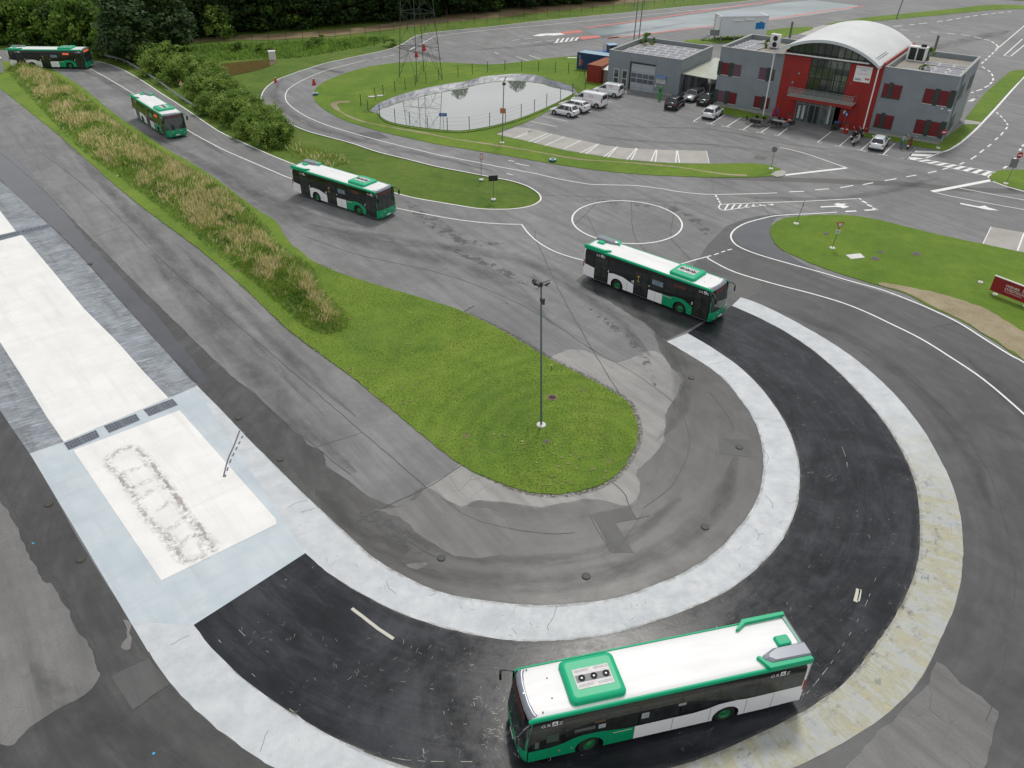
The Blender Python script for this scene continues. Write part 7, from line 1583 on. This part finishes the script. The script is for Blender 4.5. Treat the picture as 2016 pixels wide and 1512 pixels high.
# tractor behind the blue container
BLT = mat('tractor_blue', (.02, .12, .36), .4)
p = at(1196,117.5); t = empty('tractor', p, radians(20), 'small blue tractor behind the blue container', 'tractor')
b = MB(); b.box(-1.9, 1.0, -.5, .5, .7, 1.5); b.build('hood', BLT, t, bevel=.1); b = MB(); b.box(-.2, 1.5, -.75, .75, 2.35, 2.5); b.build('roof', mat('tractor_roof', (.25, .42, .60), .4), t, bevel=.05)
for x in (-.1, 1.35):
    for y in (-.65, .65): b = MB(); b.tube((x, y, 1.3), (x, y, 2.36), .05); b.build('cab_post', BLT, t)
b = MB(); b.box(0, 1.3, -.6, .6, 1.4, 2.3); b.build('cab_glass', CGL, t)
for x, r in ((-1.3, .45), (.9, .75)):
    for s_ in (1, -1): b = MB(); b.lathe([(0, -.16), (r, -.16), (r, .16), (0, .16)], 18); b.xf(Matrix.Translation((x, s_*.75, r)) @ Matrix.Rotation(pi/2, 4, 'X')); b.build('wheel', RUBBER, t)
b = MB(); b.tube((-.7, .3, 1.4), (-.7, .3, 2.5), .05); b.build('exhaust', TRIMB, t)

# ---------------------------------------------------------------- two-wheelers
def bike(px, rz, label, col, scooter, name='motorcycle', sc=1.0):
    p = at(*px); t = empty(name, (p.x, p.y, 0), rz, label, 'scooter' if scooter else 'motorcycle'); t.scale = (sc, sc, sc); r = .25 if scooter else .31; wbx = .62 if scooter else .70
    for x in (-wbx, wbx):
        b = MB(); b.lathe([(r*.6, -.06), (r, -.05), (r, .05), (r*.6, .06), (.04, .03), (.04, -.03), (r*.6, -.06)], 16); b.xf(Matrix.Translation((x, 0, r)) @ Matrix.Rotation(pi/2, 4, 'X')); b.build('wheel', RUBBER, t)
    secs = ([(-.85, .45, .75, .10), (-.55, .32, .82, .17), (-.15, .30, .78, .18), (.1, .28, .42, .17), (.35, .3, .62, .17), (.5, .35, 1.0, .15), (.58, .5, .98, .06)] if scooter else [(-.95, .68, .80, .06), (-.55, .45, .84, .13), (-.1, .32, .82, .14), (.25, .34, 1.0, .17), (.5, .5, 1.05, .12), (.6, .7, .95, .05)])
    b = MB(); loft(b, [[(x, -w_, z0), (x, -w_*1.1, (z0+z1)/2), (x, -w_*.7, z1), (x, w_*.7, z1), (x, w_*1.1, (z0+z1)/2), (x, w_, z0)] for x, z0, z1, w_ in secs]); b.build('body', col, t, smooth=True)
    b = MB(); b.box(-.75, -.02, -.14, .14, .80, .90); b.build('seat', TRIMB, t, bevel=.04)
    b = MB(); b.tube((wbx, .09, r), (.45, .09, 1.0), .025); b.build('fork', GALV, t); b = MB(); b.tube((wbx, -.09, r), (.45, -.09, 1.0), .025); b.build('fork', GALV, t)
    b = MB(); b.path([Vector((.30, -.38, 1.08)), Vector((.45, -.12, 1.05)), Vector((.45, .12, 1.05)), Vector((.30, .38, 1.08))], .02, 5); h = b.build('handlebar', TRIMB, t)
    for s_ in (1, -1): b = MB(); b.tube((.38, s_*.28, 1.06), (.34, s_*.44, 1.26), .01, n=4); b.lathe([(0, -.01), (.07, -.01), (.07, .01), (0, .01)], 10, (.34, s_*.44)); b.v[-40:] = [(x, y, z+1.27) for x, y, z in b.v[-40:]]; b.build('mirror', LAMPW, h)
    b = MB(); b.lathe([(.09, 0), (.07, .06), (0, .07)], 12); b.xf(Matrix.Translation((.58, 0, .88)) @ Matrix.Rotation(pi/2, 4, 'Y')); b.build('headlight', LAMPW, t)
    b = MB(); b.box(-1.0, -.86, -.06, .06, .62, .70); b.build('tail_light', LAMPR, t); b = MB(); b.box(-1.02, -1.0, -.1, .1, .4, .58); b.build('number_plate', PLATEM, t)
    b = MB(); b.tube((-.1, .05, .35), (-.18, .28, .02), .015, n=5); b.build('kickstand', GALV, t)
    return t
bike((1684.5,283.5), hd((1697,275),(1676,286)), 'pale grey scooter, nearest of the two-wheelers by the white column', mat('scooter_grey', (.34, .34, .35), .3), True, 'scooter', 1.1)
bike((1681,273.5), hd((1690,268),(1672,278)), 'black motorcycle behind the pale scooter by the entrance', CARB, False, sc=1.05)
bike((1692,272), hd((1702,267),(1684,276)), 'dark motorcycle with round mirrors next to the white column', mat('bike_dark', (.03, .03, .035), .35), False, sc=1.0)
bike((1789,291), hd((1796,281),(1784,297)), 'red and black motorcycle in front of the right office wing', mat('bike_red', (.22, .02, .02), .35), False, sc=1.1)

# ---------------------------------------------------------------- people
SKIN = mat('skin', (.45, .27, .19), .5); HAIR = mat('hair_dark', (.03, .02, .015), .8); SHOE = mat('shoe', (.02, .018, .016), .6)
def person(loc, rz, label, joints, shirt, trousers, split=.98, sleeves=True, zoff=0):
    # joints: dict of named points; body grown as one skin surface
    t = empty('person', (loc[0], loc[1], zoff), rz, label, 'person')
    J = dict(pel=(0, 0, .96), spi=(0, 0, 1.15), che=(0, 0, 1.38), nek=(.0, 0, 1.52), hd1=(.02, 0, 1.60), hd2=(.03, 0, 1.72), lsh=(0, .19, 1.42), rsh=(0, -.19, 1.42), lel=(.0, .25, 1.14), rel=(0, -.25, 1.14), lwr=(.1, .24, .90), rwr=(.1, -.24, .90), lhp=(0, .09, .92), rhp=(0, -.09, .92), lkn=(.03, .11, .50), rkn=(.03, -.11, .50), lan=(0, .11, .09), ran=(0, -.11, .09), lto=(.17, .12, .04), rto=(.17, -.12, .04)); J.update(joints)
    Rr_ = dict(pel=.145, spi=.125, che=.15, nek=.06, hd1=.085, hd2=.095, lsh=.065, rsh=.065, lel=.045, rel=.045, lwr=.032, rwr=.032, lhp=.09, rhp=.09, lkn=.062, rkn=.062, lan=.045, ran=.045, lto=.038, rto=.038)
    names = list(J); E_ = [('pel', 'spi'), ('spi', 'che'), ('che', 'nek'), ('nek', 'hd1'), ('hd1', 'hd2'), ('che', 'lsh'), ('che', 'rsh'), ('lsh', 'lel'), ('lel', 'lwr'), ('rsh', 'rel'), ('rel', 'rwr'), ('pel', 'lhp'), ('pel', 'rhp'), ('lhp', 'lkn'), ('lkn', 'lan'), ('rhp', 'rkn'), ('rkn', 'ran'), ('lan', 'lto'), ('ran', 'rto')]
    V = [J[k] for k in names]; R_ = [Rr_[k] for k in names]; Ed = [(names.index(a), names.index(c)) for a, c in E_]
    for sd_, y_ in (('l', 1), ('r', -1)):               # hands: palm, four fingers, thumb
        w_ = Vector(J[sd_+'wr']); d = (w_-Vector(J[sd_+'el'])).normalized(); sdv = d.cross(Vector((0, y_, .01))).normalized(); i0 = len(V); V.append(tuple(w_+d*.07)); R_.append(.03); Ed.append((names.index(sd_+'wr'), i0))
        for k, off in enumerate((-.03, -.01, .01, .03)):
            f0 = w_+d*.085+sdv*off; f1 = w_+d*(.145-.008*abs(k-1))+sdv*off*1.2+Vector((0, -y_*.02, 0)); V.append(tuple(f1)); R_.append(.010); Ed.append((i0, len(V)-1))
        V.append(tuple(w_+d*.06+sdv*.055)); R_.append(.011); Ed.append((i0, len(V)-1))
    me = bpy.data.meshes.new('body'); me.from_pydata(V, Ed, []); o = bpy.data.objects.new('body', me); COL.objects.link(o)
    sk = o.modifiers.new('skin', 'SKIN'); sk.use_smooth_shade = True; lay = me.skin_vertices[0].data if me.skin_vertices else None
    if lay is None:
        bm_ = None
    for i, r in enumerate(R_): me.skin_vertices[0].data[i].radius = (r, r)
    me.skin_vertices[0].data[0].use_root = True
    ss = o.modifiers.new('sub', 'SUBSURF'); ss.levels = 1; ss.render_levels = 1
    dg = bpy.context.evaluated_depsgraph_get(); m2 = bpy.data.meshes.new_from_object(o.evaluated_get(dg)); COL.objects.unlink(o); bpy.data.objects.remove(o); bpy.data.meshes.remove(me)
    for m in (SKIN, shirt, trousers, SHOE): m2.materials.append(m)
    SH = [Vector(J[k]) for k in ('pel', 'spi', 'che', 'lsh', 'rsh')]
    def seg(p, a, c): a, c = Vector(a), Vector(c); ab = c-a; tt = max(0, min(1, (p-a).dot(ab)/max(1e-9, ab.length_squared))); return (p-a-ab*tt).length
    groups = {0: [('nek', 'hd2'), ('lwr', 'lwr'), ('rwr', 'rwr')], 1: [('spi', 'che'), ('che', 'lsh'), ('che', 'rsh'), ('lsh', 'lel'), ('rsh', 'rel')], 2: [('pel', 'pel'), ('lhp', 'lkn'), ('lkn', 'lan'), ('rhp', 'rkn'), ('rkn', 'ran')], 3: [('lan', 'lto'), ('ran', 'rto')]}
    if not sleeves: pass
    groups[1 if sleeves else 0] += [('lel', 'lwr'), ('rel', 'rwr')]
    for pl_ in m2.polygons:
        c = pl_.center; best = min(((seg(c, J[a], J[e])-(.05 if g in (0,) and a == 'nek' else .0), g) for g, l in groups.items() for a, e in l)); pl_.material_index = best[1]; pl_.use_smooth = True
        for w_ in ('lwr', 'rwr'):
            if (c-Vector(J[w_])).dot((Vector(J[w_])-Vector(J[w_[0]+'el'])).normalized()) > .01 and (c-Vector(J[w_])).length < .2: pl_.material_index = 0
    ob = bpy.data.objects.new('body', m2); COL.objects.link(ob); ob.parent = t
    # hair cap and face details
    h1, h2 = Vector(J['hd1']), Vector(J['hd2']); hc = (h1+h2)/2; upv = (h2-h1).normalized()
    b = MB(); rings_ = []
    for i in range(6):
        ph = pi*.58*i/5
        for k in range(12): a = 2*pi*k/12; b.v.append(tuple(hc+Vector((-.012+.104*sin(ph)*cos(a), .09*sin(ph)*sin(a), .112*cos(ph)+.025))))
    for i in range(5):
        for k in range(12):
            if i > 2 and cos(2*pi*(k+.5)/12) > .3: continue
            b.f.append((i*12+k, (i+1)*12+k, (i+1)*12+(k+1) % 12, i*12+(k+1) % 12)); b.mi.append(0)
    b.build('hair', HAIR, t, smooth=True)
    b = MB(); b.add([(hc.x+.085, -.012, hc.z-.02), (hc.x+.085, .012, hc.z-.02), (hc.x+.115, 0, hc.z-.025), (hc.x+.09, 0, hc.z+.025)], [(0, 1, 2), (0, 2, 3), (2, 1, 3)]); b.build('nose', SKIN, t)
    for y in (-.033, .033): b = MB(); b.box(hc.x+.082, hc.x+.092, y-.012, y+.012, hc.z+.018, hc.z+.030); b.build('eye', HAIR, t)
    b = MB(); b.box(hc.x+.083, hc.x+.092, -.025, .025, hc.z-.058, hc.z-.048); b.build('mouth', mat('lip', (.3, .1, .09), .5), t)
    for y in (-.095, .095): b = MB(); b.box(hc.x-.02, hc.x+.015, y-.01, y+.01, hc.z-.03, hc.z+.03); b.build('ear', SKIN, t, bevel=.008)
    return t
SHB = mat('shirt_pale_blue', (.26, .33, .45), .7); JEAN = mat('jeans', (.07, .13, .20), .8, var=.2, vscale=8); SHW = mat('shirt_white', (.7, .7, .7), .7); TRB = mat('trousers_black', (.012, .012, .014), .8); SHK = mat('shirt_black', (.012, .012, .013), .8); JEAN2 = mat('jeans_light', (.16, .27, .38), .8)
P1 = at(1772.5, 293.5); person(P1, radians(10), 'person in a pale blue shirt and jeans standing at the red motorcycle, looking down', dict(che=(.05, 0, 1.37), nek=(.10, 0, 1.50), hd1=(.16, 0, 1.57), hd2=(.21, 0, 1.66), lsh=(.05, .19, 1.41), rsh=(.05, -.19, 1.41), lel=(.16, .22, 1.16), rel=(.16, -.22, 1.16), lwr=(.38, .14, 1.14), rwr=(.38, -.12, 1.14), lkn=(.02, .15, .50), lan=(-.02, .18, .09), lto=(.15, .2, .04)), SHB, JEAN)
P2 = at(1403, 179); person(P2, radians(120), 'person in a white shirt and black trousers walking between the garage and the office', dict(lkn=(.16, .10, .52), lan=(.14, .10, .12), lto=(.30, .1, .08), rkn=(-.02, -.1, .5), ran=(-.18, -.1, .12), rto=(-.04, -.1, .04)), SHW, TRB)

# ---------------------------------------------------------------- tables, chairs, bins, flags, by the entrance
TBK = mat('table_slate', (.06, .065, .075), .3); TBW = mat('table_grey', (.40, .41, .40), .5)
def table(px, rz, label, m, w_=1.7, d_=.85):
    p = at(*px); t = empty('cafe_table', (p.x, p.y, 0), rz, label, 'table'); b = MB(); b.box(-w_/2, w_/2, -d_/2, d_/2, .71, .75); b.build('tabletop', m, t, bevel=.01)
    for x in (-w_/2+.08, w_/2-.08):
        for y in (-d_/2+.08, d_/2-.08): b = MB(); b.tube((x, y, 0), (x, y, .71), .02, n=6); b.build('leg', GALV, t)
    return p
chp = [None]
def chair(p, rz, label, grp):
    if chp[0] is None:
        t = empty('cafe_chair', (p.x, p.y, 0), rz, label, 'chair', grp); chp[0] = t; b = MB(); b.box(-.22, .22, -.22, .22, .43, .46); b.build('seat', SHK, t); b = MB(); b.box(-.25, -.21, -.22, .22, .50, .92); b.build('backrest', SHK, t)
        for x in (-.2, .2):
            for y in (-.2, .2): b = MB(); b.tube((x, y, 0), (x-(.03 if x < 0 else 0), y, .9 if x < 0 else .64), .015, n=5); b.build('leg', GALV, t)
        for y in (-.23, .23): b = MB(); b.tube((-.22, y, .64), (.2, y, .64), .018, n=5); b.build('armrest', SHK, t)
        return t
    t = copy_tree(chp[0]); t.location = (p.x, p.y, 0); t.rotation_euler = (0, 0, rz); t['label'] = label; t['group'] = grp; return t
c = table((1490.5,246), OANG, 'dark slatted cafe table left of the white column', TBK); ux = Vector((cos(OANG), sin(OANG), 0)); uy = Vector((-sin(OANG), cos(OANG), 0))
for x, y in ((-.5, -.75), (.0, -.8), (.5, -.75), (-.5, .75), (.45, .78)): chair(c+ux*x+uy*y, OANG+(pi/2 if y < 0 else -pi/2), 'black chair pulled up to the dark cafe table', 'chairs at the dark cafe table')
chair(c+ux*-1.3, OANG, 'black chair standing alone at the left end of the dark cafe table', 'chairs at the dark cafe table'); chair(c+ux*1.25+uy*.2, OANG+pi, 'black chair at the right end of the dark cafe table', 'chairs at the dark cafe table')
c = table((1532,249), OANG, 'pale cafe table right of the white column', TBW)
for x, y in ((-.55, -.75), (.0, -.8), (.5, -.75), (-.35, .8), (.4, .8)): chair(c+ux*x+uy*y, OANG+(pi/2 if y < 0 else -pi/2), 'black chair pulled up to the pale cafe table', 'chairs at the pale cafe table')
q = c+ux*1.45+uy*-.1; chair(q, OANG+pi, 'black chair at the right end of the pale table, taken by a seated person', None)
person(q, OANG+pi, 'person in black top and light jeans seated at the right end of the pale table', dict(pel=(0, 0, .55), spi=(-.04, 0, .72), che=(-.06, 0, .95), nek=(-.03, 0, 1.09), hd1=(0, 0, 1.16), hd2=(.02, 0, 1.27), lsh=(-.05, .19, 1.0), rsh=(-.05, -.19, 1.0), lel=(.08, .25, .76), rel=(.08, -.25, .76), lwr=(.30, .15, .80), rwr=(.30, -.15, .80), lhp=(.04, .09, .53), rhp=(.04, -.09, .53), lkn=(.44, .13, .53), rkn=(.44, -.13, .53), lan=(.62, .14, .10), ran=(.58, -.14, .10), lto=(.77, .15, .05), rto=(.73, -.15, .05)), SHK, JEAN2)
def ashbin(px, label):
    p = at(*px); t = empty('litter_bin', (p.x, p.y, 0), 0, label, 'bin'); b = MB(); b.lathe([(0, .02), (.26, .02), (.27, .85), (.24, .88), (.2, .7), (0, .7)], 18); b.build('body', mat('bin_red', (.42, .015, .015), .4), t, smooth=False); b = MB(); b.box(-.14, .14, -.275, -.26, .52, .66); b.build('label_plate', LTR, t)
    b = MB(); b.lathe([(.38, 1.22), (.38, 1.26), (.1, 1.32), (0, 1.32)], 18); b.build('rain_hood', DARKG, t)
    for a in (0, 2.1, 4.2): b = MB(); b.tube((.2*cos(a), .2*sin(a), .85), (.22*cos(a), .22*sin(a), 1.24), .012, n=5); b.build('stay', GALV, t)
ashbin((1551,243.5), 'red litter bin with a dark round hood left of the entrance doors'); ashbin((1664,262.5), 'red litter bin with a dark round hood right of the entrance, below the parking sign')
p = at(1645,255); t = empty('wheelie_bin', (p.x, p.y, 0), OANG, 'black wheelie bin with blue lid right of the entrance doors', 'bin'); b = MB(); b.prism([(-.28, 0), (.28, 0), (.32, .95), (-.32, .95)], -.3, .3, axis='y'); b.build('body', TRIMB, t); b = MB(); b.box(-.34, .34, -.34, .34, .95, 1.02); b.build('lid', BLT, t, bevel=.02)
for k, (px, m, lab) in enumerate((((1519,240.5), SRED, 'furled red flag on a short pole beside the white column'), ((1526,240), mat('flag_blue', (.02, .06, .25), .6), 'furled blue flag on a short pole beside the red wall'))):
    p = at(*px); t = empty('furled_flag', (p.x, p.y, 0), 0, lab, 'flag'); b = MB(); b.tube((0, 0, 0), (.06, 0, 2.1), .02, n=5); b.build('pole', GALV, t); b = MB(); b.lathe([(.02, 2.05), (.08, 1.7), (.15, 1.1), (.12, .75), (.02, .8)], 9); b.build('cloth', m, t, smooth=True); b = MB(); b.lathe([(.2, 0), (.2, .1), (0, .12)], 12); b.build('base', TRIMB, t)
for px, lab in (((1561,245.5), 'small plant pot at the left edge of the entrance'), ((1637,257), 'small dark plant pot by the black wheelie bin')):
    p = at(*px); t = empty('plant_pot', (p.x, p.y, 0), 0, lab, 'plant pot'); b = MB(); b.lathe([(.16, 0), (.2, .35), (.17, .35), (.15, .3), (0, .3)], 12); b.build('pot', DGREY, t); c_ = crown(9, .25, .35, .3, 8, 16, .06, [LF_D, LF_M], .5, 'plant'); c_.build('leaves', [LF_D, LF_M], t)
p = at(1232, 184.5); t = empty('bucket', (p.x, p.y, 0), 0, 'small white bucket at the foot of the garage windows', 'bucket'); b = MB(); b.lathe([(0, 0), (.15, 0), (.19, .4), (.17, .4), (.14, .03)], 14); b.build('body', LTR, t); b = MB(); b.path([Vector((-.18, 0, .38)), Vector((-.12, 0, .5)), Vector((.12, 0, .5)), Vector((.18, 0, .38))], .01, 4); b.build('handle', GALV, t)

# ---------------------------------------------------------------- guardrail
gp = smooth(ats([(120,100),(150,101),(187.5,111),(214,117),(244,125),(268,138),(297.6,156),(327,176.5),(351,194.5),(378,212),(390,221)]), 4)
gp = dense(gp, 2.0, False); t = empty('guardrail', gp[0], 0, 'long galvanised steel guardrail curving along the road behind the buses', 'guardrail'); b = MB(); n = len(gp); prof = [(.0, .42), (.05, .46), (.0, .52), (.0, .60), (.05, .66), (0, .72)]
vs = []
for i, p in enumerate(gp):
    a = gp[max(0, i-1)]; c = gp[min(n-1, i+1)]; d = (c-a).normalized(); nn = Vector((-d.y, d.x, 0)); dz = 0 if i < n-3 else -.2*(i-n+3)
    for o_, z_ in prof: q = p-gp[0]-nn*o_*1.4; vs.append((q.x, q.y, z_+dz))
b.add(vs, [(i*6+k, (i+1)*6+k, (i+1)*6+k+1, i*6+k+1) for i in range(n-1) for k in range(5)]); b.build('rail', mat('guardrail_zinc', (.27, .30, .32), .45, metal=.4, var=.1), t)
for i in range(0, n, 2): q = gp[i]-gp[0]; b = MB(); b.box(q.x-.05, q.x+.05, q.y+.03, q.y+.13, 0, .68); b.build('post', GALV, t)
# litter on the verge
p = at(237, 347); t = empty('litter_scrap', (p.x, p.y, .06), .4, 'small white scrap of litter on the grass edge of the bank', 'litter'); b = MB(); b.box(-.4, .4, -.05, .05, 0, .03); b.add([(.3, 0, .02), (.6, .2, .06), (.55, .3, .05), (.25, .1, .02)], [(0, 1, 2, 3)]); b.build('scrap', LTR, t)
